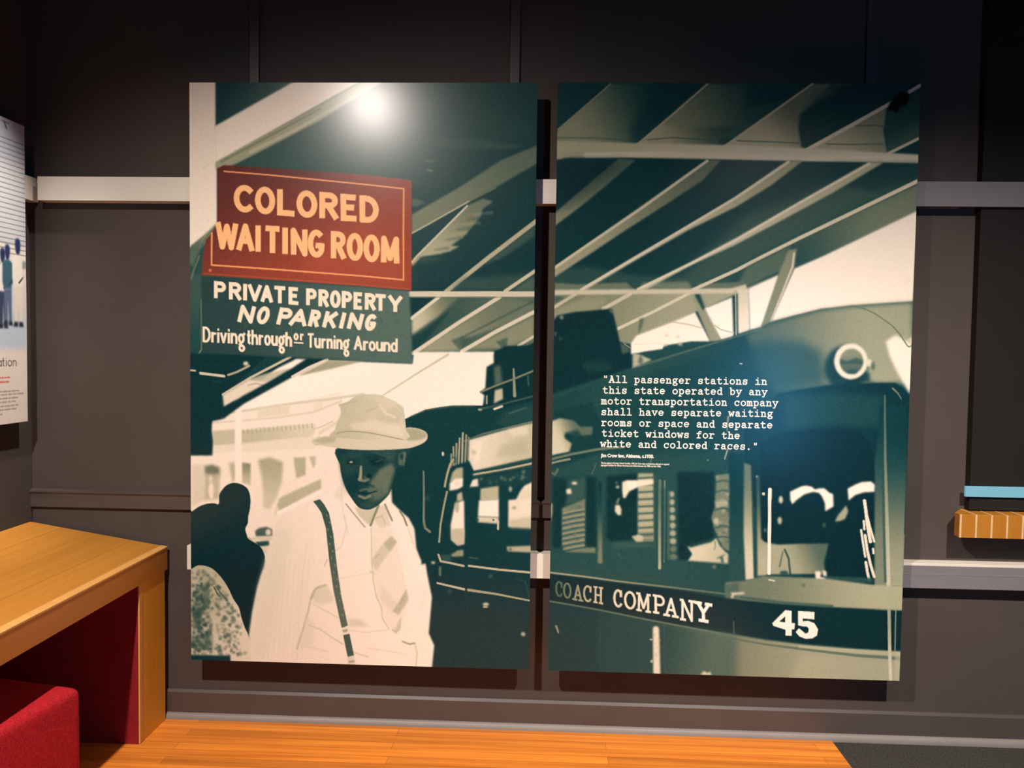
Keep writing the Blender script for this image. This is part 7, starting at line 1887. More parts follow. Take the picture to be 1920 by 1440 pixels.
('l',(150,142,134),1.6,2,0.6,0,[(191,986),(191,993)]),
('l',(150,142,134),4.4,2.5,0.8,0,[(141,990),(165,990)]),
('l',(150,142,134),1.6,2,0.6,0,[(143,986),(143,993)]),
('l',(150,142,134),1.6,2,0.6,0,[(149,986),(149,993)]),
('l',(150,142,134),1.6,2,0.6,0,[(155,986),(155,993)]),
('l',(150,142,134),1.6,2,0.6,0,[(161,986),(161,993)]),
('l',(150,142,134),4.4,2.5,0.8,0,[(105,990),(135,990)]),
('l',(150,142,134),1.6,2,0.6,0,[(107,986),(107,993)]),
('l',(150,142,134),1.6,2,0.6,0,[(113,986),(113,993)]),
('l',(150,142,134),1.6,2,0.6,0,[(119,986),(119,993)]),
('l',(150,142,134),1.6,2,0.6,0,[(125,986),(125,993)]),
('l',(150,142,134),1.6,2,0.6,0,[(131,986),(131,993)]),
('l',(150,142,134),4.4,2.5,0.8,0,[(85,990),(99,990)]),
('l',(150,142,134),1.6,2,0.6,0,[(87,986),(87,993)]),
('l',(150,142,134),1.6,2,0.6,0,[(93,986),(93,993)]),
('l',(150,142,134),4.4,2.5,0.8,0,[(60,990),(79,990)]),
('l',(150,142,134),1.6,2,0.6,0,[(62,986),(62,993)]),
('l',(150,142,134),1.6,2,0.6,0,[(68,986),(68,993)]),
('l',(150,142,134),1.6,2,0.6,0,[(74,986),(74,993)]),
('l',(150,142,134),4.4,2.5,0.8,0,[(536,1002),(560,1002)]),
('l',(150,142,134),1.6,2,0.6,0,[(538,998),(538,1005)]),
('l',(150,142,134),1.6,2,0.6,0,[(544,998),(544,1005)]),
('l',(150,142,134),1.6,2,0.6,0,[(550,998),(550,1005)]),
('l',(150,142,134),1.6,2,0.6,0,[(556,998),(556,1005)]),
('l',(150,142,134),4.4,2.5,0.8,0,[(500,1002),(530,1002)]),
('l',(150,142,134),1.6,2,0.6,0,[(502,998),(502,1005)]),
('l',(150,142,134),1.6,2,0.6,0,[(508,998),(508,1005)]),
('l',(150,142,134),1.6,2,0.6,0,[(514,998),(514,1005)]),
('l',(150,142,134),1.6,2,0.6,0,[(520,998),(520,1005)]),
('l',(150,142,134),1.6,2,0.6,0,[(526,998),(526,1005)]),
('l',(150,142,134),4.4,2.5,0.8,0,[(476,1002),(494,1002)]),
('l',(150,142,134),1.6,2,0.6,0,[(478,998),(478,1005)]),
('l',(150,142,134),1.6,2,0.6,0,[(484,998),(484,1005)]),
('l',(150,142,134),1.6,2,0.6,0,[(490,998),(490,1005)]),
('l',(150,142,134),4.4,2.5,0.8,0,[(452,1002),(470,1002)]),
('l',(150,142,134),1.6,2,0.6,0,[(454,998),(454,1005)]),
('l',(150,142,134),1.6,2,0.6,0,[(460,998),(460,1005)]),
('l',(150,142,134),1.6,2,0.6,0,[(466,998),(466,1005)]),
('l',(150,142,134),4.4,2.5,0.8,0,[(432,1002),(446,1002)]),
('l',(150,142,134),1.6,2,0.6,0,[(434,998),(434,1005)]),
('l',(150,142,134),1.6,2,0.6,0,[(440,998),(440,1005)]),
('l',(150,142,134),4.4,2.5,0.8,0,[(412,1002),(426,1002)]),
('l',(150,142,134),1.6,2,0.6,0,[(414,998),(414,1005)]),
('l',(150,142,134),1.6,2,0.6,0,[(420,998),(420,1005)]),
('l',(150,142,134),4.4,2.5,0.8,0,[(397,1002),(406,1002)]),
('l',(150,142,134),1.6,2,0.6,0,[(399,998),(399,1005)]),
('l',(150,142,134),4.4,2.5,0.8,0,[(373,1002),(391,1002)]),
('l',(150,142,134),1.6,2,0.6,0,[(375,998),(375,1005)]),
('l',(150,142,134),1.6,2,0.6,0,[(381,998),(381,1005)]),
('l',(150,142,134),1.6,2,0.6,0,[(387,998),(387,1005)]),
('l',(150,142,134),4.4,2.5,0.8,0,[(337,1002),(367,1002)]),
('l',(150,142,134),1.6,2,0.6,0,[(339,998),(339,1005)]),
('l',(150,142,134),1.6,2,0.6,0,[(345,998),(345,1005)]),
('l',(150,142,134),1.6,2,0.6,0,[(351,998),(351,1005)]),
('l',(150,142,134),1.6,2,0.6,0,[(357,998),(357,1005)]),
('l',(150,142,134),1.6,2,0.6,0,[(363,998),(363,1005)]),
('l',(150,142,134),4.4,2.5,0.8,0,[(307,1002),(331,1002)]),
('l',(150,142,134),1.6,2,0.6,0,[(309,998),(309,1005)]),
('l',(150,142,134),1.6,2,0.6,0,[(315,998),(315,1005)]),
('l',(150,142,134),1.6,2,0.6,0,[(321,998),(321,1005)]),
('l',(150,142,134),1.6,2,0.6,0,[(327,998),(327,1005)]),
('l',(150,142,134),4.4,2.5,0.8,0,[(271,1002),(301,1002)]),
('l',(150,142,134),1.6,2,0.6,0,[(273,998),(273,1005)]),
('l',(150,142,134),1.6,2,0.6,0,[(279,998),(279,1005)]),
('l',(150,142,134),1.6,2,0.6,0,[(285,998),(285,1005)]),
('l',(150,142,134),1.6,2,0.6,0,[(291,998),(291,1005)]),
('l',(150,142,134),1.6,2,0.6,0,[(297,998),(297,1005)]),
('l',(150,142,134),4.4,2.5,0.8,0,[(256,1002),(265,1002)]),
('l',(150,142,134),1.6,2,0.6,0,[(258,998),(258,1005)]),
('l',(150,142,134),4.4,2.5,0.8,0,[(232,1002),(250,1002)]),
('l',(150,142,134),1.6,2,0.6,0,[(234,998),(234,1005)]),
('l',(150,142,134),1.6,2,0.6,0,[(240,998),(240,1005)]),
('l',(150,142,134),1.6,2,0.6,0,[(246,998),(246,1005)]),
('l',(150,142,134),4.4,2.5,0.8,0,[(196,1002),(226,1002)]),
('l',(150,142,134),1.6,2,0.6,0,[(198,998),(198,1005)]),
('l',(150,142,134),1.6,2,0.6,0,[(204,998),(204,1005)]),
('l',(150,142,134),1.6,2,0.6,0,[(210,998),(210,1005)]),
('l',(150,142,134),1.6,2,0.6,0,[(216,998),(216,1005)]),
('l',(150,142,134),1.6,2,0.6,0,[(222,998),(222,1005)]),
('l',(150,142,134),4.4,2.5,0.8,0,[(160,1002),(190,1002)]),
('l',(150,142,134),1.6,2,0.6,0,[(162,998),(162,1005)]),
('l',(150,142,134),1.6,2,0.6,0,[(168,998),(168,1005)]),
('l',(150,142,134),1.6,2,0.6,0,[(174,998),(174,1005)]),
('l',(150,142,134),1.6,2,0.6,0,[(180,998),(180,1005)]),
('l',(150,142,134),1.6,2,0.6,0,[(186,998),(186,1005)]),
('l',(150,142,134),4.4,2.5,0.8,0,[(145,1002),(154,1002)]),
('l',(150,142,134),1.6,2,0.6,0,[(147,998),(147,1005)]),
('l',(150,142,134),4.4,2.5,0.8,0,[(115,1002),(139,1002)]),
('l',(150,142,134),1.6,2,0.6,0,[(117,998),(117,1005)]),
('l',(150,142,134),1.6,2,0.6,0,[(123,998),(123,1005)]),
('l',(150,142,134),1.6,2,0.6,0,[(129,998),(129,1005)]),
('l',(150,142,134),1.6,2,0.6,0,[(135,998),(135,1005)]),
('l',(150,142,134),4.4,2.5,0.8,0,[(95,1002),(109,1002)]),
('l',(150,142,134),1.6,2,0.6,0,[(97,998),(97,1005)]),
('l',(150,142,134),1.6,2,0.6,0,[(103,998),(103,1005)]),
('l',(150,142,134),4.4,2.5,0.8,0,[(65,1002),(89,1002)]),
('l',(150,142,134),1.6,2,0.6,0,[(67,998),(67,1005)]),
('l',(150,142,134),1.6,2,0.6,0,[(73,998),(73,1005)]),
('l',(150,142,134),1.6,2,0.6,0,[(79,998),(79,1005)]),
('l',(150,142,134),1.6,2,0.6,0,[(85,998),(85,1005)]),
('l',(150,142,134),4.4,2.5,0.8,0,[(457,1017),(487,1017)]),
('l',(150,142,134),1.6,2,0.6,0,[(459,1013),(459,1020)]),
('l',(150,142,134),1.6,2,0.6,0,[(465,1013),(465,1020)]),
('l',(150,142,134),1.6,2,0.6,0,[(471,1013),(471,1020)]),
('l',(150,142,134),1.6,2,0.6,0,[(477,1013),(477,1020)]),
('l',(150,142,134),1.6,2,0.6,0,[(483,1013),(483,1020)]),
('l',(150,142,134),4.4,2.5,0.8,0,[(442,1017),(451,1017)]),
('l',(150,142,134),1.6,2,0.6,0,[(444,1013),(444,1020)]),
('l',(150,142,134),4.4,2.5,0.8,0,[(412,1017),(436,1017)]),
('l',(150,142,134),1.6,2,0.6,0,[(414,1013),(414,1020)]),
('l',(150,142,134),1.6,2,0.6,0,[(420,1013),(420,1020)]),
('l',(150,142,134),1.6,2,0.6,0,[(426,1013),(426,1020)]),
('l',(150,142,134),1.6,2,0.6,0,[(432,1013),(432,1020)]),
('l',(150,142,134),4.4,2.5,0.8,0,[(382,1017),(406,1017)]),
('l',(150,142,134),1.6,2,0.6,0,[(384,1013),(384,1020)]),
('l',(150,142,134),1.6,2,0.6,0,[(390,1013),(390,1020)]),
('l',(150,142,134),1.6,2,0.6,0,[(396,1013),(396,1020)]),
('l',(150,142,134),1.6,2,0.6,0,[(402,1013),(402,1020)]),
('l',(150,142,134),4.4,2.5,0.8,0,[(346,1017),(376,1017)]),
('l',(150,142,134),1.6,2,0.6,0,[(348,1013),(348,1020)]),
('l',(150,142,134),1.6,2,0.6,0,[(354,1013),(354,1020)]),
('l',(150,142,134),1.6,2,0.6,0,[(360,1013),(360,1020)]),
('l',(150,142,134),1.6,2,0.6,0,[(366,1013),(366,1020)]),
('l',(150,142,134),1.6,2,0.6,0,[(372,1013),(372,1020)]),
('l',(150,142,134),4.4,2.5,0.8,0,[(331,1017),(340,1017)]),
('l',(150,142,134),1.6,2,0.6,0,[(333,1013),(333,1020)]),
('l',(150,142,134),4.4,2.5,0.8,0,[(311,1017),(325,1017)]),
('l',(150,142,134),1.6,2,0.6,0,[(313,1013),(313,1020)]),
('l',(150,142,134),1.6,2,0.6,0,[(319,1013),(319,1020)]),
('l',(150,142,134),4.4,2.5,0.8,0,[(281,1017),(305,1017)]),
('l',(150,142,134),1.6,2,0.6,0,[(283,1013),(283,1020)]),
('l',(150,142,134),1.6,2,0.6,0,[(289,1013),(289,1020)]),
('l',(150,142,134),1.6,2,0.6,0,[(295,1013),(295,1020)]),
('l',(150,142,134),1.6,2,0.6,0,[(301,1013),(301,1020)]),
('l',(150,142,134),4.4,2.5,0.8,0,[(251,1017),(275,1017)]),
('l',(150,142,134),1.6,2,0.6,0,[(253,1013),(253,1020)]),
('l',(150,142,134),1.6,2,0.6,0,[(259,1013),(259,1020)]),
('l',(150,142,134),1.6,2,0.6,0,[(265,1013),(265,1020)]),
('l',(150,142,134),1.6,2,0.6,0,[(271,1013),(271,1020)]),
('l',(150,142,134),4.4,2.5,0.8,0,[(227,1017),(245,1017)]),
('l',(150,142,134),1.6,2,0.6,0,[(229,1013),(229,1020)]),
('l',(150,142,134),1.6,2,0.6,0,[(235,1013),(235,1020)]),
('l',(150,142,134),1.6,2,0.6,0,[(241,1013),(241,1020)]),
('l',(150,142,134),4.4,2.5,0.8,0,[(207,1017),(221,1017)]),
('l',(150,142,134),1.6,2,0.6,0,[(209,1013),(209,1020)]),
('l',(150,142,134),1.6,2,0.6,0,[(215,1013),(215,1020)]),
('l',(150,142,134),4.4,2.5,0.8,0,[(192,1017),(201,1017)]),
('l',(150,142,134),1.6,2,0.6,0,[(194,1013),(194,1020)]),
('l',(150,142,134),4.4,2.5,0.8,0,[(156,1017),(186,1017)]),
('l',(150,142,134),1.6,2,0.6,0,[(158,1013),(158,1020)]),
('l',(150,142,134),1.6,2,0.6,0,[(164,1013),(164,1020)]),
('l',(150,142,134),1.6,2,0.6,0,[(170,1013),(170,1020)]),
('l',(150,142,134),1.6,2,0.6,0,[(176,1013),(176,1020)]),
('l',(150,142,134),1.6,2,0.6,0,[(182,1013),(182,1020)]),
('l',(150,142,134),4.4,2.5,0.8,0,[(126,1017),(150,1017)]),
('l',(150,142,134),1.6,2,0.6,0,[(128,1013),(128,1020)]),
('l',(150,142,134),1.6,2,0.6,0,[(134,1013),(134,1020)]),
('l',(150,142,134),1.6,2,0.6,0,[(140,1013),(140,1020)]),
('l',(150,142,134),1.6,2,0.6,0,[(146,1013),(146,1020)]),
('l',(150,142,134),4.4,2.5,0.8,0,[(102,1017),(120,1017)]),
('l',(150,142,134),1.6,2,0.6,0,[(104,1013),(104,1020)]),
('l',(150,142,134),1.6,2,0.6,0,[(110,1013),(110,1020)]),
('l',(150,142,134),1.6,2,0.6,0,[(116,1013),(116,1020)]),
('l',(150,142,134),4.4,2.5,0.8,0,[(87,1017),(96,1017)]),
('l',(150,142,134),1.6,2,0.6,0,[(89,1013),(89,1020)]),
('l',(150,142,134),4.4,2.5,0.8,0,[(67,1017),(81,1017)]),
('l',(150,142,134),1.6,2,0.6,0,[(69,1013),(69,1020)]),
('l',(150,142,134),1.6,2,0.6,0,[(75,1013),(75,1020)]),
('l',(150,142,134),4.4,2.5,0.8,0,[(60,1017),(61,1017)]),
('t',3.4,2.2,0.95,[('a',(465.5,822.2121212121212,486.5,822.2121212121212,486.5,851,465.5,851),(62,60,62)),('t',(491.5,822.2121212121212,501.5,822.2121212121212,501.5,851,491.5,851),(62,60,62)),('i',(508.5,822.2121212121212,513.5,822.2121212121212,513.5,851,508.5,851),(62,60,62)),('o',(519.5,822.2121212121212,538.5,822.2121212121212,538.5,851,519.5,851),(62,60,62)),('n',(545.5,822.2121212121212,561.5,822.2121212121212,561.5,851,545.5,851),(62,60,62))])]


# typewriter letters, x 0..1 in the cell, baseline 0, x-height 1
TW = {
    'a': [[(.16, .8), (.32, .97), (.58, .97), (.73, .8), (.73, .1), (.8, .02), (.98, .03)], [(.73, .6), (.42, .57), (.17, .43), (.1, .24), (.22, .04), (.48, .03), (.73, .24)]],
    'b': [[(.02, 1.42), (.2, 1.42), (.2, .02)], arc(.54, .5, .36, .48, 0, 360, 16)],
    'c': [arc(.52, .5, .42, .48, 42, 318, 14), [(.87, .97), (.87, .66)]],
    'd': [[(.6, 1.42), (.8, 1.42), (.8, .02), (.99, .02)], arc(.46, .5, .36, .48, 0, 360, 16)],
    'e': [[(.1, .52), (.9, .52)] + arc(.5, .5, .41, .48, 3, 318, 16)],
    'f': [[(.92, 1.28), (.74, 1.42), (.52, 1.36), (.4, 1.1), (.4, .02)], [(.08, .95), (.8, .95)], [(.1, .02), (.74, .02)]],
    'g': [arc(.44, .65, .32, .32, 0, 360, 14), [(.7, .9), (.96, .98)], [(.3, .34), (.18, .2), (.34, .1), (.7, .08), (.92, -.1), (.84, -.34), (.5, -.44), (.16, -.34), (.1, -.14), (.3, .06)]],
    'h': [[(.02, 1.42), (.2, 1.42), (.2, .02)], [(.02, .02), (.4, .02)], [(.2, .68), (.4, .93), (.64, .95), (.79, .75), (.79, .02)], [(.6, .02), (.98, .02)]],
    'i': [[(.5, 1.36), (.5, 1.4)], [(.18, .97), (.52, .97), (.52, .02)], [(.1, .02), (.92, .02)]],
    'k': [[(.02, 1.42), (.2, 1.42), (.2, .02)], [(.02, .02), (.38, .02)], [(.8, .97), (.22, .42)], [(.4, .58), (.82, .02)], [(.6, .97), (.96, .97)], [(.64, .02), (1, .02)]],
    'l': [[(.18, 1.42), (.52, 1.42), (.52, .02)], [(.1, .02), (.94, .02)]],
    'm': [[(-.04, .97), (.12, .97), (.12, .02)], [(-.04, .02), (.26, .02)], [(.12, .78), (.28, .96), (.43, .93), (.49, .75), (.49, .02)], [(.49, .78), (.65, .96), (.8, .93), (.87, .75), (.87, .02)], [(.4, .02), (.6, .02)], [(.76, .02), (1.04, .02)]],
    'n': [[(.02, .97), (.2, .97), (.2, .02)], [(.02, .02), (.4, .02)], [(.2, .68), (.4, .93), (.64, .95), (.79, .75), (.79, .02)], [(.6, .02), (.98, .02)]],
    'o': [arc(.5, .5, .42, .48, 0, 360, 18)],
    'p': [[(.02, .97), (.2, .97), (.2, -.42)], arc(.54, .5, .36, .48, 0, 360, 16), [(.02, -.42), (.46, -.42)]],
    'r': [[(.06, .97), (.3, .97), (.3, .02)], [(.06, .02), (.66, .02)], [(.3, .62), (.52, .92), (.78, .97), (.94, .84)]],
    's': [[(.84, .68), (.84, .96)], [(.84, .8), (.64, .97), (.34, .96), (.16, .78), (.28, .58), (.7, .46), (.87, .26), (.72, .04), (.38, .02), (.14, .2)], [(.14, .34), (.14, .03)]],
    't': [[(.36, 1.32), (.36, .2), (.5, .03), (.74, .03), (.92, .16)], [(.06, .95), (.82, .95)]],
    'v': [[(.1, .96), (.5, .02), (.9, .96)], [(-.02, .97), (.32, .97)], [(.68, .97), (1.02, .97)]],
    'w': [[(.06, .96), (.26, .02), (.5, .74), (.74, .02), (.94, .96)], [(-.06, .97), (.24, .97)], [(.76, .97), (1.06, .97)]],
    'y': [[(.1, .96), (.5, .06)], [(.9, .96), (.36, -.4), (.12, -.4)], [(-.02, .97), (.32, .97)], [(.68, .97), (1.02, .97)]],
    'A': [[(.1, .02), (.5, 1.4), (.9, .02)], [(.26, .48), (.74, .48)], [(-.06, .02), (.3, .02)], [(.7, .02), (1.06, .02)], [(.26, 1.4), (.5, 1.4)], [(.5, 1.2), (.7, .3)]],
    '.': [[(.42, .08), (.44, .08)]],
    '"': [[(.3, 1.4), (.33, 1.02)], [(.66, 1.4), (.63, 1.02)]],
}


def stroke_mesh(bm, pts, w, to3, k=[0]):
    """flat round-ended stroke; the pieces lie a hair apart so that none are coplanar"""
    r = w / 2
    flat = to3

    def to3(a, b):
        p = flat(a, b)
        return (p[0], p[1] - (k[0] % 60) * 5e-6, p[2])
    for a, b in zip(pts[:-1], pts[1:]):
        d = Vector((b[0] - a[0], b[1] - a[1]))
        if d.length < 1e-6:
            continue
        n = Vector((-d.y, d.x)).normalized() * r
        k[0] += 1
        bm.faces.new([bm.verts.new(to3(*p)) for p in ((a[0] - n.x, a[1] - n.y), (b[0] - n.x, b[1] - n.y), (b[0] + n.x, b[1] + n.y), (a[0] + n.x, a[1] + n.y))])
    for p in pts:
        k[0] += 1
        bm.faces.new([bm.verts.new(to3(p[0] + r * math.cos(i * math.pi / 4), p[1] + r * math.sin(i * math.pi / 4))) for i in range(8)])


def text_mesh(name, body, size, mat, parent, rot, loc, bold=0.0, sx=1.0):
    cu = bpy.data.curves.new(name, 'FONT')
    cu.body = body
    cu.size = size
    cu.offset = bold
    cu.resolution_u = 3
    o = bpy.data.objects.new(name, cu)
    COL.objects.link(o)
    bpy.context.view_layer.update()
    me = bpy.data.meshes.new_from_object(o.evaluated_get(bpy.context.evaluated_depsgraph_get()))
    bpy.data.objects.remove(o)
    bpy.data.curves.remove(cu)
    me.name = name
    me.transform(Matrix.Translation(loc) @ rot @ Matrix.Diagonal((sx, 1, 1, 1)))
    me.materials.clear()
    me.materials.append(mat)
    return link(bpy.data.objects.new(name, me), parent)


# ------------------------------------------------------------------ the two mural panels
PANEL_H, PANEL_Z, FRONT = 2.06, 0.262, -0.100


def mural(label, x0, w, ops):
    t = thing('mural_panel', label, 'photo panel', (x0 + w / 2, FRONT, PANEL_Z), 'mural panels on the back wall')
    b1('backing_board', M_BOARD, (x0, x0 + w, FRONT + 0.0006, -0.082, PANEL_Z, PANEL_Z + PANEL_H), t)
    for zc in (0.62, 1.96):
        for xc in (x0 + 0.2, x0 + w - 0.2):
            b1('spacer', M_METAL, (xc - 0.03, xc + 0.03, -0.082, -0.05, zc - 0.04, zc + 0.04) if False else (xc - 0.03, xc + 0.03, -0.082, -0.0501, (0.577 + 0.666) / 2 - 0.03 if zc < 1 else 1.93, (0.577 + 0.666) / 2 + 0.03 if zc < 1 else 1.99), t)
    cv = Canvas(w * 1000, PANEL_H * 1000, 2.32)
    cv.run(ops)
    me = cv.mesh('photo_print', lambda xs, ys: np.stack([xs + x0, np.full_like(xs, FRONT), PANEL_Z + PANEL_H - ys], -1), PRINT_GAIN)
    link(bpy.data.objects.new('photo_print', me), t)
    return t


PRINT_GAIN = 0.86
XR = 1.2934
mural('left photo mural panel showing a man in a pale hat under a red sign', 0.0, 1.2229, OPS['L'])
right = mural('right photo mural panel showing an old bus with a white typed quotation', XR, 1.2269, OPS['R'])

# white quotation on the right panel
QL = ['"All passenger stations in', 'this state operated by any', 'motor transportation company', 'shall have separate waiting',
      'rooms or space and separate', 'ticket windows for the', 'white and colored races."']
QB = [(174, 1031, 739, 1030), (174, 1069, 741, 1066), (170, 1107, 779, 1104), (170, 1145, 762, 1141), (171, 1183, 762, 1181), (174, 1220, 651, 1220), (170, 1257, 715, 1257)]     # for each line: x of its start and end and height of its baseline at both, mm on the panel
bm = bmesh.new()
for s, (xa, ya, xb, yb) in zip(QL, QB):
    adv = (xb - xa) / (len(s) - 0.22)
    for i, ch in enumerate(s):
        if ch == ' ':
            continue
        ox = xa + i * adv
        oy = ya + (yb - ya) * i / len(s)
        for st in TW[ch]:
            pts = [(ox + p[0] * adv * 0.80, -oy + p[1] * 16.2) for p in st]
            stroke_mesh(bm, pts, 6.4 if ch == '.' else 3.7, lambda a, b: (XR + a / 1000, FRONT - 0.0004, PANEL_Z + PANEL_H + b / 1000))
mesh_obj('quote_lettering', bm, M_WHITE_INK, right)
ROTB = Matrix.Rotation(math.pi / 2, 4, 'X')


def small(body, name, x, y, size, width, bold):
    o = text_mesh(name, body, size, M_WHITE_INK, right, ROTB, (0, 0, 0), bold)
    me = o.data
    xs = [v.co.x for v in me.vertices]
    k = width / 1000 / (max(xs) - min(xs))
    for v in me.vertices:
        v.co = (XR + x / 1000 + (v.co.x - min(xs)) * k, FRONT - 0.0004, PANEL_Z + PANEL_H - y / 1000 + v.co.z)


for args in [('Jim Crow law, Alabama, c.1930.', 'credit_lettering', 171, 1293, 0.0162, 185, 0.0007), ('The bus station in Durham, North Carolina, 1940. Jim Crow state and local laws allowed or required', 'caption_lettering', 172, 1317, 0.0088, 238, 0.0002), ('segregated facilities for African Americans and whites between the 1880s and the 1960s.', 'caption_lettering', 172, 1325, 0.0088, 210, 0.0002)]:
    small(*args)

# ------------------------------------------------------------------ rails
t = thing('mounting_rail', 'upper cream horizontal rail on the wall behind both photo panels', 'rail', (1.4, 0, 1.918))
b1('rail_bar', M_RAIL, (-0.585, 1.9, -0.05, 0.0, 1.918, 2.004), t, 0.0012)
b1('rail_bar', M_RAILG, (1.902, 4.2, -0.05, -0.0355, 1.918, 2.004), t, 0.0012)
b1('rail_spacer', M_RAILG, (1.902, 2.7, -0.0352, 0.0, 1.918, 2.004), t)
t = thing('mounting_rail', 'lower cream horizontal rail near the floor behind both photo panels', 'rail', (1.4, 0, 0.577))
b1('rail_bar', M_RAIL, (-0.038, 1.9, -0.05, 0.0, 0.577, 0.666), t, 0.0012)
b1('rail_bar', M_RAILG, (1.902, 4.2, -0.05, 0.0, 0.577, 0.657), t, 0.0012)
o = b1('lit_top_strip', M_RAIL, (1.902, 4.2, -0.05, 0.0, 0.6572, 0.6665), t, 0.001)  # cream colour stands in for lamplight on the rail's top face
o['label'] = 'cream strip painted as the lit top face'
o = b1('highlight_line', M_SHOE, (2.53, 4.2, -0.0508, -0.0501, 0.626, 0.6295), t)  # thin paler line painted in as a faint highlight
t = thing('mounting_rail', 'short cream rail on the left wall behind the text panel', 'rail', (-0.65, -0.4, 1.918))
b1('rail_bar', M_RAIL, (-0.65, -0.612, -1.2, -0.004, 1.918, 2.004), t, 0.0012)

# ------------------------------------------------------------------ text panel on the left wall
t = thing('text_panel', 'white panel on the left wall with a group photo above printed text', 'text panel', (-0.6, -0.4, 1.117))
b1('backing_board', M_BOARD, (-0.612, -0.6006, -0.715, -0.095, 1.117, 2.170), t)
cv = Canvas(620, 1053, 2.4)
cv.run(SIDE)
me = cv.mesh('photo_print', lambda xs, ys: np.stack([np.full_like(xs, -0.6), xs - 0.715, 2.17 - ys], -1), PRINT_GAIN)
link(bpy.data.objects.new('photo_print', me), t)

# ------------------------------------------------------------------ dark display panel, glowing bezel and wooden shelf at the right
t = thing('display_panel', 'black wall display panel with a bezel strip glowing as if lit blue along its bottom edge', 'display panel', (3.4, 0.0, 0.857))
b1('panel_board', M_DARK, (2.772, 4.2, -0.035, -0.001, 0.857, 2.72), t, 0.002)
o = b1('glow_bezel', M_GLOW, (2.751, 4.2, -0.046, -0.0355, 0.906, 0.943), t, 0.001)
o['label'] = 'pale blue bezel, its blue light made as glow'
t = thing('wooden_shelf', 'small amber wooden block shelf on the wall below the pale blue strip', 'shelf', (2.9, 0.0, 0.772))
SX0, SP, SZ0, SZ1, SYF = 2.707, 0.0525, 0.772, 0.853, -0.100
for i in range(9):
    bm = bmesh.new()
    xa, xb = SX0 + i * SP, SX0 + (i + 1) * SP
    if i == 0:
        pl = [(xa, SYF), (xb - 0.0008, SYF), (xb - 0.0008, 0.0), (xb - 0.002, 0.0), (xa + 0.002, -0.060)]
    else:
        pl = [(xa, SYF), (xb - 0.0008, SYF), (xb - 0.0008, 0.0), (xa, 0.0)]
    hexa(bm, [(x, y, SZ0) for x, y in pl], [(x, y, SZ1) for x, y in pl])
    blk = mesh_obj('wood_block', bm, M_BLOCK, t, 0.0015, 2)
    bm = bmesh.new()
    box(bm, xa - 0.001, xa + 0.005, SYF - 0.0008, SYF + 0.004, SZ0 + 0.001, SZ1 + 0.0004)
    if i:
        box(bm, xa - 0.001, xa + 0.004, SYF + 0.004, -0.001, SZ1 - 0.003, SZ1 + 0.0004)
    e = mesh_obj('worn_edge', bm, M_EDGE, None)
    e.parent = blk
    e.matrix_parent_inverse = Matrix()
    e.location = (0, 0, 0)
    e.data.transform(Matrix.Identity(4))

# ------------------------------------------------------------------ sloping reading desk along the left wall
t = thing('reading_desk', 'honey wood reading desk with sloping top along the left wall', 'desk', (-0.39, -0.9, 0.004))
XL, XF = -0.648, -0.126
ZL, ZF, TH = 0.734, 0.652, 0.085
Y0, Y1 = -0.018, -1.95
SLOPE = (ZF - ZL) / (XF - XL)
bm = bmesh.new()
prof = [(XL, ZL - TH), (XF, ZF - TH), (XF, ZF), (XL, ZL)]
hexa(bm, [(x, Y1, z) for x, z in prof], [(x, Y0, z) for x, z in prof])
mesh_obj('desk_top', bm, M_DESK, t, 0.002, 2)
bm = bmesh.new()
prof = [(XF - 0.024, ZF - SLOPE * 0.024 - 0.004), (XF + 0.0012, ZF - 0.004), (XF + 0.0012, ZF + 0.0012), (XF - 0.024, ZF - SLOPE * 0.024 + 0.0012)]
hexa(bm, [(x, Y1 + 0.001, z) for x, z in prof], [(x, Y0 - 0.001, z) for x, z in prof])
e = mesh_obj('edge_highlight', bm, M_EDGE_HI, t)  # pale strip painted in as the bright line along the edge
e['label'] = 'paler strip painted as the highlight on the front edge'
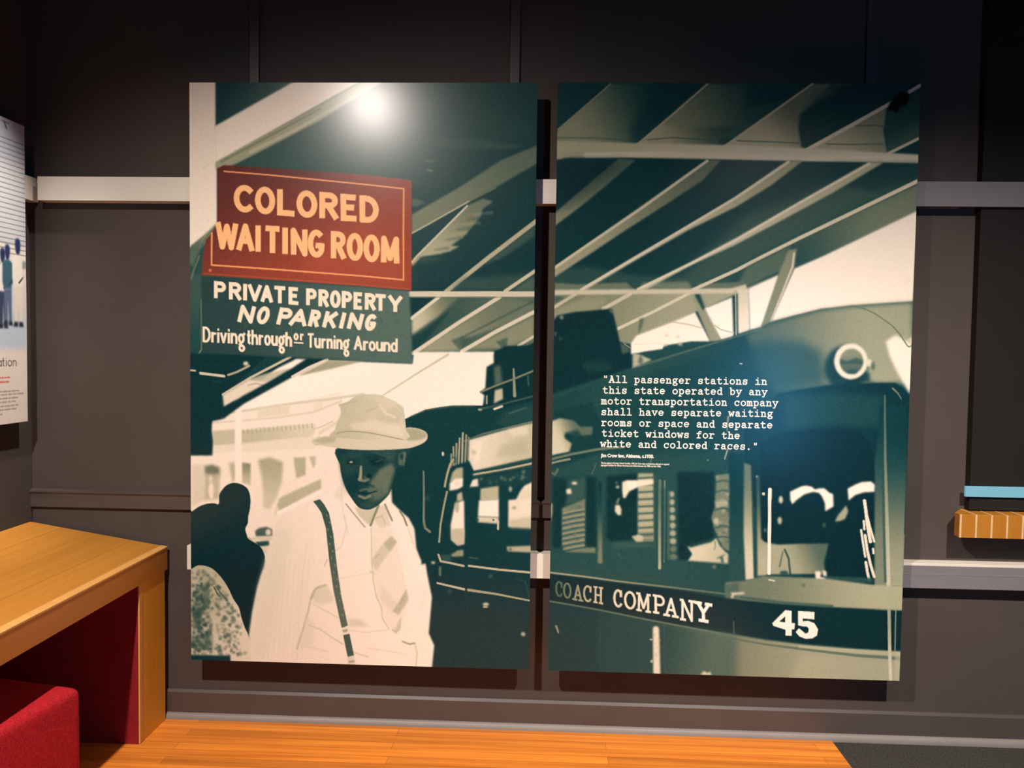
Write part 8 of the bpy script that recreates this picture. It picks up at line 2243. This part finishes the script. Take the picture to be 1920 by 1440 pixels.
for ya, yb in ((-0.214, -0.032), (-1.93, -1.748)):
    bm = bmesh.new()
    XE = -0.130
    zl, ze = ZL - TH - 0.001, ZL - TH - 0.001 + SLOPE * (XE - XL)
    prof = [(XL, 0.0045), (XE, 0.0045), (XE, ze), (XL, zl)]
    hexa(bm, [(x, ya, z) for x, z in prof], [(x, yb, z) for x, z in prof])
    ep = mesh_obj('end_panel', bm, M_DESKV, t, 0.0015, 2)
    bm = bmesh.new()
    box(bm, XE - 0.004, XE + 0.0006, ya - 0.0006, ya + 0.020, 0.006, ze - 0.002)
    es = mesh_obj('corner_highlight', bm, M_EDGE_HI, None)  # highlight on the corner, painted as a pale strip
    es.parent = ep
    es.matrix_parent_inverse = Matrix()
    es.location = (0, 0, 0)
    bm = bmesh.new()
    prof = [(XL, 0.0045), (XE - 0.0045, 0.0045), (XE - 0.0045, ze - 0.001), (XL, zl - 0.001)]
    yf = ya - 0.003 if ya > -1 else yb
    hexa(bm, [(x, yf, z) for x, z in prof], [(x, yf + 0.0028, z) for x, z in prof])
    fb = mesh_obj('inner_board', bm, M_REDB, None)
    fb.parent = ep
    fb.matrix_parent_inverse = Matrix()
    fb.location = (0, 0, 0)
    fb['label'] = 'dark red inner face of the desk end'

# ------------------------------------------------------------------ red upholstered stool tucked under the desk
a0 = Vector((-0.065, -0.655, 0))
d = Vector((-0.117 + 0.065, -0.925 + 0.661, 0)).normalized()
n = Vector((d.y, -d.x, 0))
if n.x > 0:
    n = -n
L1, L2 = 0.46, 0.46
base = [a0, a0 + d * L1, a0 + d * L1 + n * L2, a0 + n * L2]
ctr = sum(base, Vector()) / 4
st = thing('upholstered_stool', 'red cloth upholstered cube stool tucked under the wooden desk', 'stool', (ctr.x, ctr.y, 0.004))
bm = bmesh.new()
hexa(bm, [(p.x, p.y, 0.032) for p in base], [(p.x, p.y, 0.405) for p in base])
mesh_obj('cushion_body', bm, M_RED, st, 0.028, 5, True)
for k in range(4):
    p = base[k].lerp(ctr, 0.22)
    bm = bmesh.new()
    bmesh.ops.create_cone(bm, cap_ends=True, segments=20, radius1=0.018, radius2=0.022, depth=0.034, matrix=Matrix.Translation((p.x, p.y, 0.0215)))
    mesh_obj('foot', bm, M_FOOT, st)
